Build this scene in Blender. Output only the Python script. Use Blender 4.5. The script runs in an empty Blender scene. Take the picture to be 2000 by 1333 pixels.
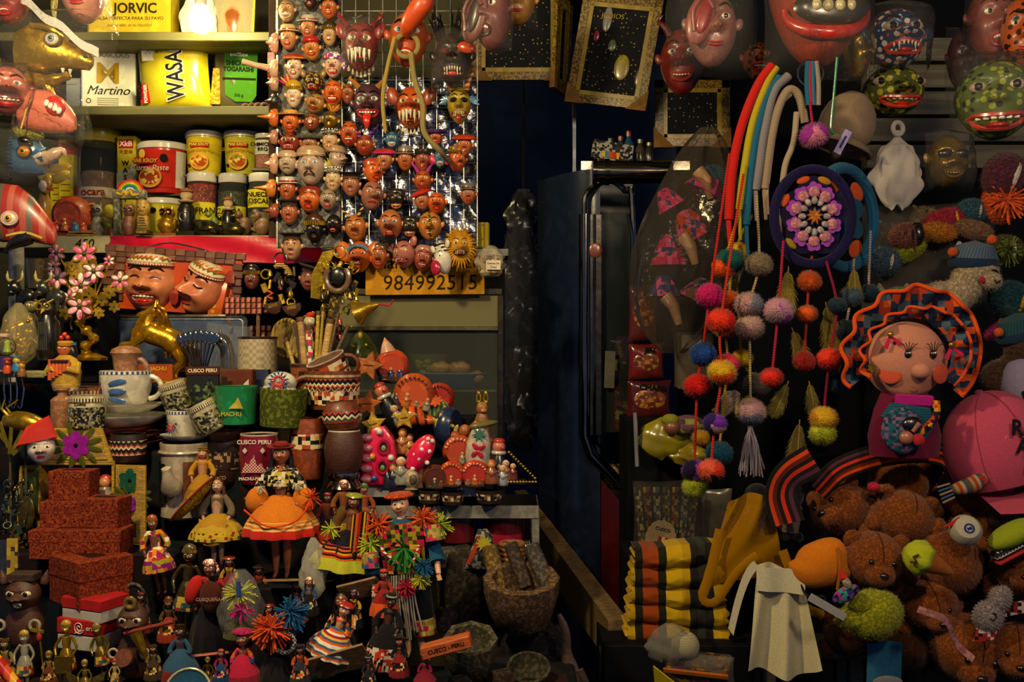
import bpy,math,random
from mathutils import Vector,Matrix,Euler
random.seed(7)
SC=bpy.context.scene
COL=SC.collection
F=1944.0
CZ=1.45
def P(px,py,y):
 return Vector(((px-1000)*y/F,y,CZ-(py-666.5)*y/F))
# ---------------------------------------------------------------- camera
cam=bpy.data.objects.new('camera',bpy.data.cameras.new('camera'))
cam.data.sensor_width=36;cam.data.lens=36*F/2000;cam.data.clip_start=.02
cam.location=(0,0,CZ);cam.rotation_euler=(math.pi/2,0,0)
COL.objects.link(cam);SC.camera=cam
# ---------------------------------------------------------------- world, lamps, exposure
w=bpy.data.worlds.new('night');SC.world=w;w.use_nodes=True
w.node_tree.nodes['Background'].inputs[0].default_value=(.12,.175,.33,1)
w.node_tree.nodes['Background'].inputs[1].default_value=.5
def lamp(name,loc,power,col,r=.05,spot=None,aim=None):
 d=bpy.data.lights.new(name,'SPOT' if spot else 'POINT');d.energy=power;d.color=col;d.shadow_soft_size=r
 if spot:d.spot_size=math.radians(spot);d.spot_blend=.6
 o=bpy.data.objects.new(name,d);o.location=loc;COL.objects.link(o)
 if aim is not None:o.rotation_euler=(Vector(aim)-Vector(loc)).to_track_quat('-Z','Y').to_euler()
 return o
WARM=(1,.68,.30)
lamp('stall_bulb_shelf',P(392,12,2.30),17,(1,.85,.36),.035)
lamp('stall_bulb_counter',(-.72,1.0,2.30),90,(1,.77,.38),.06)
lamp('stall_bulb_aisle',(.25,.55,2.35),19,(1,.78,.50),.08)
lamp('stall_bulb_plush',(.80,.45,2.15),45,(1,.75,.46),.08)
vs=SC.view_settings
vs.view_transform='Standard';vs.look='None';vs.gamma=1;vs.use_curve_mapping=False;vs.exposure=0
# ---------------------------------------------------------------- materials
def srgb(c):
 if isinstance(c,str):
  c=tuple(int(c[i:i+2],16)/255 for i in(0,2,4))
 return tuple((x/12.92 if x<=.04045 else((x+.055)/1.055)**2.4)for x in c)+(1,)
_M={}
def _nt(name):
 m=bpy.data.materials.new(name);m.use_nodes=True
 nt=m.node_tree;b=nt.nodes['Principled BSDF']
 return m,nt,b,nt.nodes.new,nt.links.new
def _set(b,**k):
 if k.get('Roughness',0)>.7:b.inputs['Specular IOR Level'].default_value=.12
 for n,v in k.items():
  b.inputs[n.replace('_',' ')].default_value=v
def _ramp(nt,cols,const=True):
 r=nt.nodes.new('ShaderNodeValToRGB');cr=r.color_ramp
 if const:cr.interpolation='CONSTANT'
 n=len(cols)
 cr.elements[0].color=srgb(cols[0]);cr.elements[0].position=0
 cr.elements[1].color=srgb(cols[1]);cr.elements[1].position=1/n
 for i in range(2,n):
  e=cr.elements.new(i/n);e.color=srgb(cols[i])
 return r
PAR=dict(matte=(.75,0,.15,.25,.25,0,0),gloss=(.28,0,.12,.12,.25,0,.3),clay=(.5,0,.25,.3,.35,0,.08),cloth=(.95,0,.5,1.1,.14,.06,0),plush=(1,0,1.0,.55,.45,.12,0),gold=(.28,.72,.35,.16,.35,0,0),metal=(.3,1,.2,.12,.3,0,0),chrome=(.12,1,.1,.05,.2,0,0),stone=(.85,0,.9,.35,.6,0,0),wood=(.6,0,.3,.2,.4,0,0),paper=(.8,0,.08,.1,.15,0,0),skin=(.38,0,.08,.15,.15,0,.15),foil=(.2,1,1,.12,.3,0,0),plast=(.22,0,.25,.06,.12,0,.2),fuzz=(1,0,1.0,1.1,.4,.12,0))
def M(kind,c,c2=None):
 key=(kind,c,c2)
 if key in _M:return _M[key]
 m,nt,b,new,link=_nt(kind+'_'+str(c));_M[key]=m
 rough,met,bs,bsc,var,sheen,coat=PAR[kind]
 _set(b,Roughness=rough,Metallic=met,Coat_Weight=coat,Coat_Roughness=.15)
 if sheen:_set(b,Sheen_Weight=sheen,Sheen_Roughness=.5)
 tc=new('ShaderNodeTexCoord');n1=new('ShaderNodeTexNoise');link(tc.outputs['Object'],n1.inputs[0])
 n1.inputs['Scale'].default_value=bsc*.35;n1.inputs['Detail'].default_value=4
 mx=new('ShaderNodeMix');mx.data_type='RGBA'
 base=srgb(c);dk=srgb(c2)if c2 else tuple(x*(1-var)for x in base[:3])+(1,)
 mx.inputs['A'].default_value=dk;mx.inputs['B'].default_value=base
 mr=new('ShaderNodeMapRange');mr.inputs[1].default_value=.5;mr.inputs[2].default_value=.58
 src=n1.outputs[0]
 if kind=='wood':
  mp=new('ShaderNodeMapping');mp.inputs['Scale'].default_value=(.08,.6,.9);link(tc.outputs['Object'],mp.inputs[0])
  link(mp.outputs[0],n1.inputs[0]);n1.inputs['Scale'].default_value=.5
 link(src,mr.inputs[0]);link(mr.outputs[0],mx.inputs['Factor']);link(mx.outputs['Result'],b.inputs['Base Color'])
 n2=new('ShaderNodeTexNoise');link(tc.outputs['Object'],n2.inputs[0]);n2.inputs['Scale'].default_value=bsc;n2.inputs['Detail'].default_value=3
 bp=new('ShaderNodeBump');bp.inputs['Strength'].default_value=bs;bp.inputs['Distance'].default_value=1.2*(.0012)
 link(n2.outputs[0],bp.inputs['Height']);link(bp.outputs[0],b.inputs['Normal'])
 return m
def STR(cols,axis=2,per=20,kind='cloth',off=0.):
 """stripes of the listed colours along an object axis, one repeat every `per` units"""
 key=('str',tuple(cols),axis,per,kind,off)
 if key in _M:return _M[key]
 m,nt,b,new,link=_nt('stripes');_M[key]=m
 rough,met,bs,bsc,var,sheen,coat=PAR[kind]
 _set(b,Roughness=rough,Coat_Weight=coat)
 if sheen:_set(b,Sheen_Weight=sheen)
 tc=new('ShaderNodeTexCoord');sp=new('ShaderNodeSeparateXYZ');link(tc.outputs['Object'],sp.inputs[0])
 if axis==3:
  a2=new('ShaderNodeMath');a2.operation='ARCTAN2';link(sp.outputs[1],a2.inputs[0]);link(sp.outputs[0],a2.inputs[1]);s=a2.outputs[0]
 else:s=sp.outputs[axis]
 d=new('ShaderNodeMath');d.operation='MULTIPLY_ADD';d.inputs[1].default_value=1/per;d.inputs[2].default_value=off;link(s,d.inputs[0])
 f=new('ShaderNodeMath');f.operation='FRACT';link(d.outputs[0],f.inputs[0])
 r=_ramp(nt,cols);link(f.outputs[0],r.inputs[0]);link(r.outputs[0],b.inputs['Base Color'])
 n2=new('ShaderNodeTexNoise');link(tc.outputs['Object'],n2.inputs[0]);n2.inputs['Scale'].default_value=bsc
 bp=new('ShaderNodeBump');bp.inputs['Strength'].default_value=bs;bp.inputs['Distance'].default_value=.0015
 link(n2.outputs[0],bp.inputs['Height']);link(bp.outputs[0],b.inputs['Normal'])
 return m
def PAT(cols,size=8,kind='cloth',mode='cell',thr=.3):
 """small woven / painted motifs: cell = random coloured cells, dots = dots of cols[1:] on cols[0], chk = checks, zig = zigzags"""
 key=('pat',tuple(cols),size,kind,mode,thr)
 if key in _M:return _M[key]
 m,nt,b,new,link=_nt('pattern_'+mode);_M[key]=m
 rough,met,bs,bsc,var,sheen,coat=PAR[kind]
 _set(b,Roughness=rough,Coat_Weight=coat)
 tc=new('ShaderNodeTexCoord')
 if mode=='cell':
  v=new('ShaderNodeTexVoronoi');v.distance='CHEBYCHEV';v.inputs['Scale'].default_value=1/size;v.inputs['Randomness'].default_value=thr
  link(tc.outputs['Object'],v.inputs['Vector']);sp=new('ShaderNodeSeparateColor');link(v.outputs['Color'],sp.inputs[0])
  r=_ramp(nt,cols);link(sp.outputs[0],r.inputs[0]);link(r.outputs[0],b.inputs['Base Color'])
 elif mode=='dots':
  v=new('ShaderNodeTexVoronoi');v.inputs['Scale'].default_value=1/size;v.inputs['Randomness'].default_value=.6
  link(tc.outputs['Object'],v.inputs['Vector'])
  r=_ramp(nt,list(cols[1:])*(2 if len(cols)==2 else 1))if len(cols)>1 else None
  sp=new('ShaderNodeSeparateColor');link(v.outputs['Color'],sp.inputs[0]);link(sp.outputs[0],r.inputs[0])
  lt=new('ShaderNodeMath');lt.operation='LESS_THAN';lt.inputs[1].default_value=thr;link(v.outputs['Distance'],lt.inputs[0])
  mx=new('ShaderNodeMix');mx.data_type='RGBA';mx.inputs['A'].default_value=srgb(cols[0]);link(r.outputs[0],mx.inputs['B'])
  link(lt.outputs[0],mx.inputs['Factor']);link(mx.outputs['Result'],b.inputs['Base Color'])
 elif mode=='chk':
  v=new('ShaderNodeTexChecker');v.inputs['Scale'].default_value=1/size;link(tc.outputs['Object'],v.inputs[0])
  v.inputs[1].default_value=srgb(cols[0]);v.inputs[2].default_value=srgb(cols[1]);link(v.outputs[0],b.inputs['Base Color'])
 elif mode=='zig':
  sp=new('ShaderNodeSeparateXYZ');link(tc.outputs['Object'],sp.inputs[0])
  pp=new('ShaderNodeMath');pp.operation='PINGPONG';pp.inputs[1].default_value=size/2;link(sp.outputs[0],pp.inputs[0])
  ad=new('ShaderNodeMath');ad.operation='ADD';link(pp.outputs[0],ad.inputs[0]);link(sp.outputs[2],ad.inputs[1])
  d=new('ShaderNodeMath');d.operation='DIVIDE';d.inputs[1].default_value=size*1.6;link(ad.outputs[0],d.inputs[0])
  f=new('ShaderNodeMath');f.operation='FRACT';link(d.outputs[0],f.inputs[0])
  r=_ramp(nt,cols);link(f.outputs[0],r.inputs[0]);link(r.outputs[0],b.inputs['Base Color'])
 n2=new('ShaderNodeTexNoise');link(tc.outputs['Object'],n2.inputs[0]);n2.inputs['Scale'].default_value=bsc
 bp=new('ShaderNodeBump');bp.inputs['Strength'].default_value=bs;bp.inputs['Distance'].default_value=.001
 link(n2.outputs[0],bp.inputs['Height']);link(bp.outputs[0],b.inputs['Normal'])
 return m
def FILM(c='ffffff',op=.10,rough=.12,crink=.09,bump=1.0,cov=.0):
 """clear plastic film: see-through with crinkled gloss"""
 key=('film',c,op,rough,crink,bump)
 if key in _M:return _M[key]
 m,nt,b,new,link=_nt('plastic_film');_M[key]=m
 nt.nodes.remove(b);out=nt.nodes['Material Output']
 tc=new('ShaderNodeTexCoord');n=new('ShaderNodeTexNoise');link(tc.outputs['Object'],n.inputs[0]);n.inputs['Scale'].default_value=crink;n.inputs['Detail'].default_value=2
 n.inputs['Distortion'].default_value=1.2
 bp=new('ShaderNodeBump');bp.inputs['Strength'].default_value=bump;bp.inputs['Distance'].default_value=.006;link(n.outputs[0],bp.inputs['Height'])
 t=new('ShaderNodeBsdfTransparent');g=new('ShaderNodeBsdfGlossy');g.inputs['Roughness'].default_value=rough;link(bp.outputs[0],g.inputs['Normal'])
 d=new('ShaderNodeBsdfDiffuse');d.inputs[0].default_value=srgb(c);t.inputs[0].default_value=tuple(.55+.45*x for x in srgb(c)[:3])+(1,)
 m1=new('ShaderNodeMixShader');m1.inputs[0].default_value=op;link(t.outputs[0],m1.inputs[1]);link(d.outputs[0],m1.inputs[2])
 lw=new('ShaderNodeLayerWeight');lw.inputs[0].default_value=.10;link(bp.outputs[0],lw.inputs[1])
 m2=new('ShaderNodeMixShader');link(lw.outputs['Fresnel'],m2.inputs[0]);link(m1.outputs[0],m2.inputs[1]);link(g.outputs[0],m2.inputs[2])
 link(m2.outputs[0],out.inputs[0])
 return m
def GLASS(c='dfe8e0'):
 return FILM(c,.03,.03,.004,.1)
def EMIT(c,s):
 key=('emit',c,s)
 if key in _M:return _M[key]
 m,nt,b,new,link=_nt('lamp_glow');_M[key]=m
 _set(b,Emission_Color=srgb(c),Emission_Strength=s,Base_Color=srgb(c));return m
def POM(cols,kind='fuzz'):
 """pompom yarn: sectors of colour"""
 key=('pom',tuple(cols))
 if len(cols)==1:return M('fuzz',cols[0])
 if key in _M:return _M[key]
 m,nt,b,new,link=_nt('pompom');_M[key]=m
 _set(b,Roughness=1,Sheen_Weight=.1)
 tc=new('ShaderNodeTexCoord');n=new('ShaderNodeTexNoise');n.inputs['Scale'].default_value=.9;link(tc.outputs['Object'],n.inputs[0])
 v=new('ShaderNodeTexVoronoi');v.inputs['Scale'].default_value=.85;v.inputs['Randomness'].default_value=1
 sc=new('ShaderNodeVectorMath');sc.operation='MULTIPLY_ADD';sc.inputs[1].default_value=(.35,.35,.35);link(n.outputs['Color'],sc.inputs[0]);link(tc.outputs['Object'],sc.inputs[2])
 link(sc.outputs[0],v.inputs['Vector'])
 sp=new('ShaderNodeSeparateColor');link(v.outputs['Color'],sp.inputs[0])
 r=_ramp(nt,cols);link(sp.outputs[0],r.inputs[0]);link(r.outputs[0],b.inputs['Base Color'])
 return m
# ---------------------------------------------------------------- mesh builder (local units: pixels of the photograph at the thing's distance)
def rotm(rot):
 return Euler([math.radians(a)for a in rot],'XYZ').to_matrix()
class G:
 def __init__(s):s.v=[];s.f=[];s.mi=[];s.m=0
 def add(s,vs,fs,at=(0,0,0),rot=None):
  o=len(s.v);R=rotm(rot)if rot else None
  for p in vs:
   if R is not None:p=R@Vector(p)
   s.v.append((p[0]+at[0],p[1]+at[1],p[2]+at[2]))
  for f in fs:s.f.append([i+o for i in f]);s.mi.append(s.m)
  return s
 def box(s,sx,sy,sz,at=(0,0,0),rot=None,b=None):
  if b is None:b=min(sx,sy,sz)*.08
  h=(sx/2,sy/2,sz/2);vs=[];idx={}
  for i in(-1,1):
   for j in(-1,1):
    for k in(-1,1):
     for a in range(3):
      c=[i*h[0],j*h[1],k*h[2]]
      for q in range(3):
       if q!=a:c[q]-=b*(1 if c[q]>0 else-1)
      idx[i,j,k,a]=len(vs);vs.append(c)
  fs=[]
  S=(-1,1)
  for a in range(3):
   o=[q for q in range(3)if q!=a]
   for sg in S:
    def K(u,v):
     t=[0,0,0];t[a]=sg;t[o[0]]=u;t[o[1]]=v;return idx[(*t,a)]
    q=[K(-1,-1),K(1,-1),K(1,1),K(-1,1)]
    if(sg>0)==(a==1):q.reverse()
    fs.append(q)
  for a in range(3):
   o=[q for q in range(3)if q!=a]
   for u in S:
    for v in S:
     def E(w,ax):
      t=[0,0,0];t[a]=w;t[o[0]]=u;t[o[1]]=v;return idx[(*t,ax)]
     fs.append([E(-1,o[0]),E(1,o[0]),E(1,o[1]),E(-1,o[1])])
  for i in S:
   for j in S:
    for k in S:fs.append([idx[i,j,k,0],idx[i,j,k,1],idx[i,j,k,2]])
  return s.add(vs,fs,at,rot)
 def lathe(s,prof,n=20,at=(0,0,0),rot=None,sx=1,sy=1,fr=None,a0=0,a1=360):
  vs=[];fs=[];full=abs(a1-a0)>=360;m=n if full else n+1
  for r,z in prof:
   for i in range(m):
    a=math.radians(a0+(a1-a0)*i/n);k=fr(a,z)if fr else 1
    vs.append((r*k*math.cos(a)*sx,r*k*math.sin(a)*sy,z))
  for j in range(len(prof)-1):
   for i in range(n):
    i2=(i+1)%m
    fs.append([j*m+i,j*m+i2,(j+1)*m+i2,(j+1)*m+i])
  if full:
   if prof[0][0]>1e-6:fs.append(list(range(m))[::-1])
   if prof[-1][0]>1e-6:fs.append([(len(prof)-1)*m+i for i in range(m)])
  return s.add(vs,fs,at,rot)
 def tube(s,pts,r,n=6,cap=True,flat=1.0,closed=False):
  pts=[Vector(p)for p in pts];N=len(pts);vs=[];fs=[];up=None
  for i,p in enumerate(pts):
   if closed:t=pts[(i+1)%N]-pts[i-1]
   else:t=pts[min(i+1,N-1)]-pts[max(i-1,0)]
   if t.length<1e-9:t=Vector((0,0,1))
   t.normalize()
   if up is None:
    up=Vector((0,1,0))if abs(t.y)<.9 else Vector((1,0,0))
   up=(up-t*up.dot(t));up=up.normalized()if up.length>1e-6 else t.orthogonal().normalized()
   sd=t.cross(up);rr=r[i]if isinstance(r,(list,tuple))else r
   for k in range(n):
    a=2*math.pi*k/n;q=p+sd*(rr*math.cos(a))+up*(rr*math.sin(a)*flat);vs.append(q[:])
  for i in range(N if closed else N-1):
   j=(i+1)%N
   for k in range(n):
    k2=(k+1)%n;fs.append([i*n+k,i*n+k2,j*n+k2,j*n+k])
  if cap and not closed:fs.append(list(range(n))[::-1]);fs.append([(N-1)*n+k for k in range(n)])
  return s.add(vs,fs)
 def ell(s,rx,ry=None,rz=None,at=(0,0,0),rot=None,nu=14,nv=9,fn=None):
  ry=rx if ry is None else ry;rz=rx if rz is None else rz
  vs=[(0,0,-rz)];fs=[]
  for j in range(1,nv):
   b=math.pi*j/nv-math.pi/2
   for i in range(nu):
    a=2*math.pi*i/nu;p=(rx*math.cos(b)*math.cos(a),ry*math.cos(b)*math.sin(a),rz*math.sin(b))
    if fn:p=fn(p)
    vs.append(p)
  vs.append((0,0,rz));L=len(vs)-1
  for i in range(nu):
   i2=(i+1)%nu;fs.append([0,1+i2,1+i]);fs.append([L,1+(nv-2)*nu+i,1+(nv-2)*nu+i2])
   for j in range(nv-2):fs.append([1+j*nu+i,1+j*nu+i2,1+(j+1)*nu+i2,1+(j+1)*nu+i])
  return s.add(vs,fs,at,rot)
 def prism(s,o,d,at=(0,0,0),rot=None,b=0):
  """outline in x,z (counter-clockwise seen from the front), thickness d along y"""
  n=len(o);vs=[(x,-d/2,z)for x,z in o]+[(x,d/2,z)for x,z in o];fs=[list(range(n)),[n+i for i in range(n)][::-1]]
  if b:
   cx=sum(p[0]for p in o)/n;cz=sum(p[1]for p in o)/n
   for i in range(n):
    x,z=o[i];l=math.hypot(x-cx,z-cz)or 1;k=1-b/l
    vs.append((cx+(x-cx)*k,-d/2-b*.6,cz+(z-cz)*k))
   fs[0]=[2*n+i for i in range(n)]
   for i in range(n):j=(i+1)%n;fs.append([i,j,2*n+j,2*n+i])
  for i in range(n):j=(i+1)%n;fs.append([j,i,n+i,n+j])
  return s.add(vs,fs,at,rot)
 def grid(s,fn,nu,nv,at=(0,0,0),rot=None,t=0,cu=False):
  """surface fn(u,v) u,v in 0..1; t = thickness along y (two skins)"""
  vs=[];fs=[];W=nu if cu else nu+1
  for j in range(nv+1):
   for i in range(W):vs.append(tuple(fn(i/nu,j/nv)))
  n0=len(vs)
  for j in range(nv):
   for i in range(nu):i2=(i+1)%W if cu else i+1;fs.append([j*W+i,j*W+i2,(j+1)*W+i2,(j+1)*W+i])
  if t:
   vs+=[(x,y+t,z)for x,y,z in vs[:n0]]
   fs+=[[q+n0 for q in f[::-1]]for f in fs]
   rim=[i for i in range(W)]+[j*W+W-1 for j in range(1,nv+1)]+[nv*W+i for i in range(W-2,-1,-1)]+[j*W for j in range(nv-1,0,-1)]
   for a in range(len(rim)):c=rim[(a+1)%len(rim)];fs.append([rim[a],rim[a]+n0,c+n0,c])
  return s.add(vs,fs,at,rot)
 def tor(s,R,r,at=(0,0,0),rot=None,n=24,k=8,sz=1):
  """ring in the x,z plane"""
  vs=[];fs=[]
  for i in range(n):
   a=2*math.pi*i/n
   for j in range(k):
    b=2*math.pi*j/k;q=R+r*math.cos(b);vs.append((q*math.cos(a),r*math.sin(b),q*math.sin(a)*sz))
  for i in range(n):
   i2=(i+1)%n
   for j in range(k):j2=(j+1)%k;fs.append([i*k+j,i*k+j2,i2*k+j2,i2*k+j])
  return s.add(vs,fs,at,rot)
def mesh(name,g,mats,ang=38):
 me=bpy.data.meshes.new(name);me.from_pydata(g.v,[],g.f)
 for m in(mats if isinstance(mats,(list,tuple))else[mats]):me.materials.append(m)
 if max(g.mi or[0]):me.polygons.foreach_set('material_index',g.mi)
 me.polygons.foreach_set('use_smooth',[True]*len(g.f))
 me.set_sharp_from_angle(angle=math.radians(ang));me.update()
 return me
def part(name,g,mats,parent,label=None,stuff=False,ang=38):
 o=bpy.data.objects.new(name,mesh(name,g,mats,ang));COL.objects.link(o);o.parent=parent
 if label:o['label']=label
 if stuff:o['kind']='stuff'
 return o
def share(name,me,mat,parent,loc=(0,0,0),rot=(0,0,0),sc=(1,1,1)):
 """object sharing mesh data, with its own material"""
 o=bpy.data.objects.new(name,me);COL.objects.link(o);o.parent=parent
 o.location=loc;o.rotation_euler=[math.radians(a)for a in rot];o.scale=sc
 if mat is not None:o.material_slots[0].link='OBJECT';o.material_slots[0].material=mat
 return o
def T(name,label,cat,px,py,y,rz=0,rx=0,ry=0,group=None,k=1.0):
 """a thing: an Empty at the photograph point (px,py) at distance y; its parts are built in photograph pixels"""
 o=bpy.data.objects.new(name,None);COL.objects.link(o);o.empty_display_size=.01
 o.location=P(px,py,y);o.scale=(y/F*k,)*3;o.rotation_euler=[math.radians(a)for a in(rx,ry,rz)]
 o['label']=label;o['category']=cat
 if group:o['group']=group
 return o
def one(name,label,cat,g,mats,px,py,y,rz=0,rx=0,ry=0,group=None,ang=38):
 """a thing that is one mesh"""
 o=part(name,g,mats,None,ang=ang);o.location=P(px,py,y);o.scale=(y/F,)*3
 o.rotation_euler=[math.radians(a)for a in(rx,ry,rz)]
 o['label']=label;o['category']=cat
 if group:o['group']=group
 return o
def struct(name,g,mats,loc=None,label=None):
 o=part(name,g,mats,None);o['kind']='structure'
 if loc is not None:o.location=loc
 if label:o['label']=label
 return o
def text(name,s,size,mat,parent,at=(0,0,0),rot=(0,0,0),bold=0,shear=0,ext=.25,align='CENTER',sx=1,space=1):
 """lettering standing in the x,z plane, facing the viewer (-y)"""
 c=bpy.data.curves.new('lettering','FONT');c.body=s;c.size=size;c.align_x=align;c.align_y='CENTER'
 c.offset=bold;c.shear=shear;c.extrude=ext;c.resolution_u=3;c.space_character=space
 o=bpy.data.objects.new('lettering',c)
 me=bpy.data.meshes.new_from_object(o)
 bpy.data.objects.remove(o);bpy.data.curves.remove(c)
 me.materials.clear();me.materials.append(mat)
 R=rotm((90,0,0)).to_4x4();me.transform(Matrix.Diagonal((sx,1,1,1))if sx!=1 else Matrix());me.transform(R)
 p=bpy.data.objects.new(name,me);COL.objects.link(p);p.parent=parent;p.location=at;p.rotation_euler=[math.radians(a)for a in rot]
 return p
def arc(cx,cz,rx,rz,a0,a1,n=10,y=0):
 return[(cx+rx*math.cos(math.radians(a0+(a1-a0)*i/n)),y,cz+rz*math.sin(math.radians(a0+(a1-a0)*i/n)))for i in range(n+1)]
def circ(r,n=16,cx=0,cz=0,rz=None):
 rz=r if rz is None else rz
 return[(cx+r*math.cos(2*math.pi*i/n),cz+rz*math.sin(2*math.pi*i/n))for i in range(n)]
def star(R,r,n=5,a=90):
 return[((R if i%2==0 else r)*math.cos(math.radians(a+180*i/n)),(R if i%2==0 else r)*math.sin(math.radians(a+180*i/n)))for i in range(2*n)]
def flower(R,n=6,k=.35,N=48,a=90):
 return[(R*(1-k+k*abs(math.cos(n*math.pi*i/N)))*math.cos(math.radians(a)+2*math.pi*i/N),R*(1-k+k*abs(math.cos(n*math.pi*i/N)))*math.sin(math.radians(a)+2*math.pi*i/N))for i in range(N)]
def bez(pts,n=16):
 """smooth (Catmull-Rom) path through the points"""
 pts=[Vector(p)for p in pts];q=[2*pts[0]-pts[1]]+pts+[2*pts[-1]-pts[-2]];out=[];seg=len(pts)-1;m=max(2,n//seg)
 for i in range(seg):
  a,b,c,d=q[i:i+4]
  for j in range(m):
   t=j/m;out.append(.5*((2*b)+(c-a)*t+(2*a-5*b+4*c-d)*t*t+(3*b-a-3*c+d)*t**3))
 return out+[pts[-1]]
def fuzz(g,n,L,r=.5,seed=1,droop=.25):
 """short fibres standing on the surface of g"""
 rr=random.Random(seed);V=[Vector(v)for v in g.v];A=[];tot=0
 for f in g.f:tot+=(V[f[1]]-V[f[0]]).cross(V[f[2]]-V[f[0]]).length+.0001;A.append(tot)
 import bisect
 h=G();c=sum(V,Vector())/len(V);vs=[];fs=[]
 for i in range(n):
  f=g.f[bisect.bisect(A,rr.random()*tot)%len(A)];a,b=rr.random(),rr.random()
  p=V[f[0]]*(1-a)+V[f[1]]*a*(1-b)+V[f[2]]*a*b;d=(V[f[1]]-V[f[0]]).cross(V[f[-1]]-V[f[0]])
  if d.length<1e-9:continue
  d.normalize();d=d if d.dot(p-c)>0 else-d;s=d.orthogonal().normalized();q=d.cross(s)
  e=p+d*L*rr.uniform(.6,1.15)+Vector((rr.uniform(-1,1),rr.uniform(-1,1),rr.uniform(-1,1)-droop))*L*.4
  o=len(vs);p=p-d*L*.3;vs+=[(p+s*r)[:],(p-s*.5*r+q*.87*r)[:],(p-s*.5*r-q*.87*r)[:],e[:]];fs+=[[o,o+1,o+3],[o+1,o+2,o+3],[o+2,o,o+3]]
 return h.add(vs,fs)
def rnd(a,b):return random.uniform(a,b)
_C={}
def once(key,fn):
 if key not in _C:_C[key]=fn()
 return _C[key]
# ================================================================ the place
def zat(py,y):return CZ-(py-666.5)*y/F
def pyz(z,y):return 666.5-(z-CZ)*F/y
def xat(px,y):return(px-1000)*y/F
def wbox(g,x0,x1,y0,y1,z0,z1,b=.002):
 return g.box(x1-x0,y1-y0,z1-z0,((x0+x1)/2,(y0+y1)/2,(z0+z1)/2),b=b)
def MW(kind,c,sc=800.,c2=None):
 """the same materials for things built in metres"""
 key=('mw',kind,c,c2)
 if key in _M:return _M[key]
 m=M(kind,c,c2).copy();_M[key]=m
 for n in m.node_tree.nodes:
  if n.type=='TEX_NOISE':n.inputs['Scale'].default_value*=sc
 return m
struct('floor',wbox(G(),-3.2,3.2,-1.2,6.2,-.05,0),MW('stone','3a3632',30.))
struct('wall_back',wbox(G(),-3.2,3.2,6.0,6.1,0,3.3),MW('matte','465470',40.))
struct('wall_left',wbox(G(),-3.2,xat(925,2.92),2.9,2.98,0,3.3),MW('matte','3a3626',40.))
struct('wall_right',wbox(G(),xat(1330,3.0),3.2,3.0,3.08,0,3.3),MW('matte','070a12',40.))
struct('ceiling',wbox(G(),-3.2,3.2,.2,6.2,3.3,3.36),MW('matte','3a3a38',40.))
sl=None
for i in range(5):
 z=zat(330-52*i,2.96);g=wbox(G(),xat(1690,2.96),2.6,2.94,2.998,z,z+.068)
 o=part('wall_board',g,MW('wood','6a6350',60.),bpy.data.objects['wall_right'])
# ---- shelves on the left: boards carried by a frame
Z1,Z2,Z3=zat(62,2.42),zat(207,2.42),zat(460,2.42)
def board(name,label,cat,x0,x1,y0,y1,z0,z1,mat,parts=()):
 o=part(name,wbox(G(),x0,x1,y0,y1,z0,z1),mat,None);o['label']=label;o['category']=cat;return o
XL=xat(-60,2.42);XR=xat(560,2.42)
board('wall_shelf','highest olive shelf board, above the couscous box','shelf',XL,XR,2.42,2.89,Z1-.022,Z1,MW('wood','6a6430',60.))
board('wall_shelf','dark shelf board carrying the couscous box and yellow wasabi bag','shelf',XL,XR,2.42,2.89,Z2-.022,Z2,MW('wood','6a6638',60.))
board('wall_shelf','long lower ledge carrying the jars, tubs and small figurines','shelf',XL,xat(668,2.42),2.42,2.89,Z3-.03,Z3,MW('wood','8f8a5c',60.))
t=T('price_card','pale card strip with a handwritten 450 on the ledge','sign',160,478,2.412)
part('card',G().box(112,2,32),M('paper','b8ae84'),t)
text('lettering','450',25,M('matte','16140f'),t,(5,-1.8,1),shear=.2)
g=G();g.grid(lambda u,v:(-228+456*u+(6*math.sin(9*v)if u<.02 else 0),-2-2*math.sin(17*u+3*v)*math.sin(5*v),-26+52*v+1.2*math.sin(23*u)),44,6,t=2)
one('paper_strip','crumpled red paper strip hung along the front of the ledge','paper',g,M('plast','c8142c'),440,488,2.412)
# ---- dark tiers that carry the display (covered by the wares)
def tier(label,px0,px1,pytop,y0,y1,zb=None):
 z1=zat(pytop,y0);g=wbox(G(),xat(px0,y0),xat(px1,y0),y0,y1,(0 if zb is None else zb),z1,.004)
 o=part('display_step',g,PAT(['0c0e14','1a1216','10141c','241214','0e1820','0c0e14'],.03,'matte',thr=.6),None);o['label']=label;o['category']='display step';return z1
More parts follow.
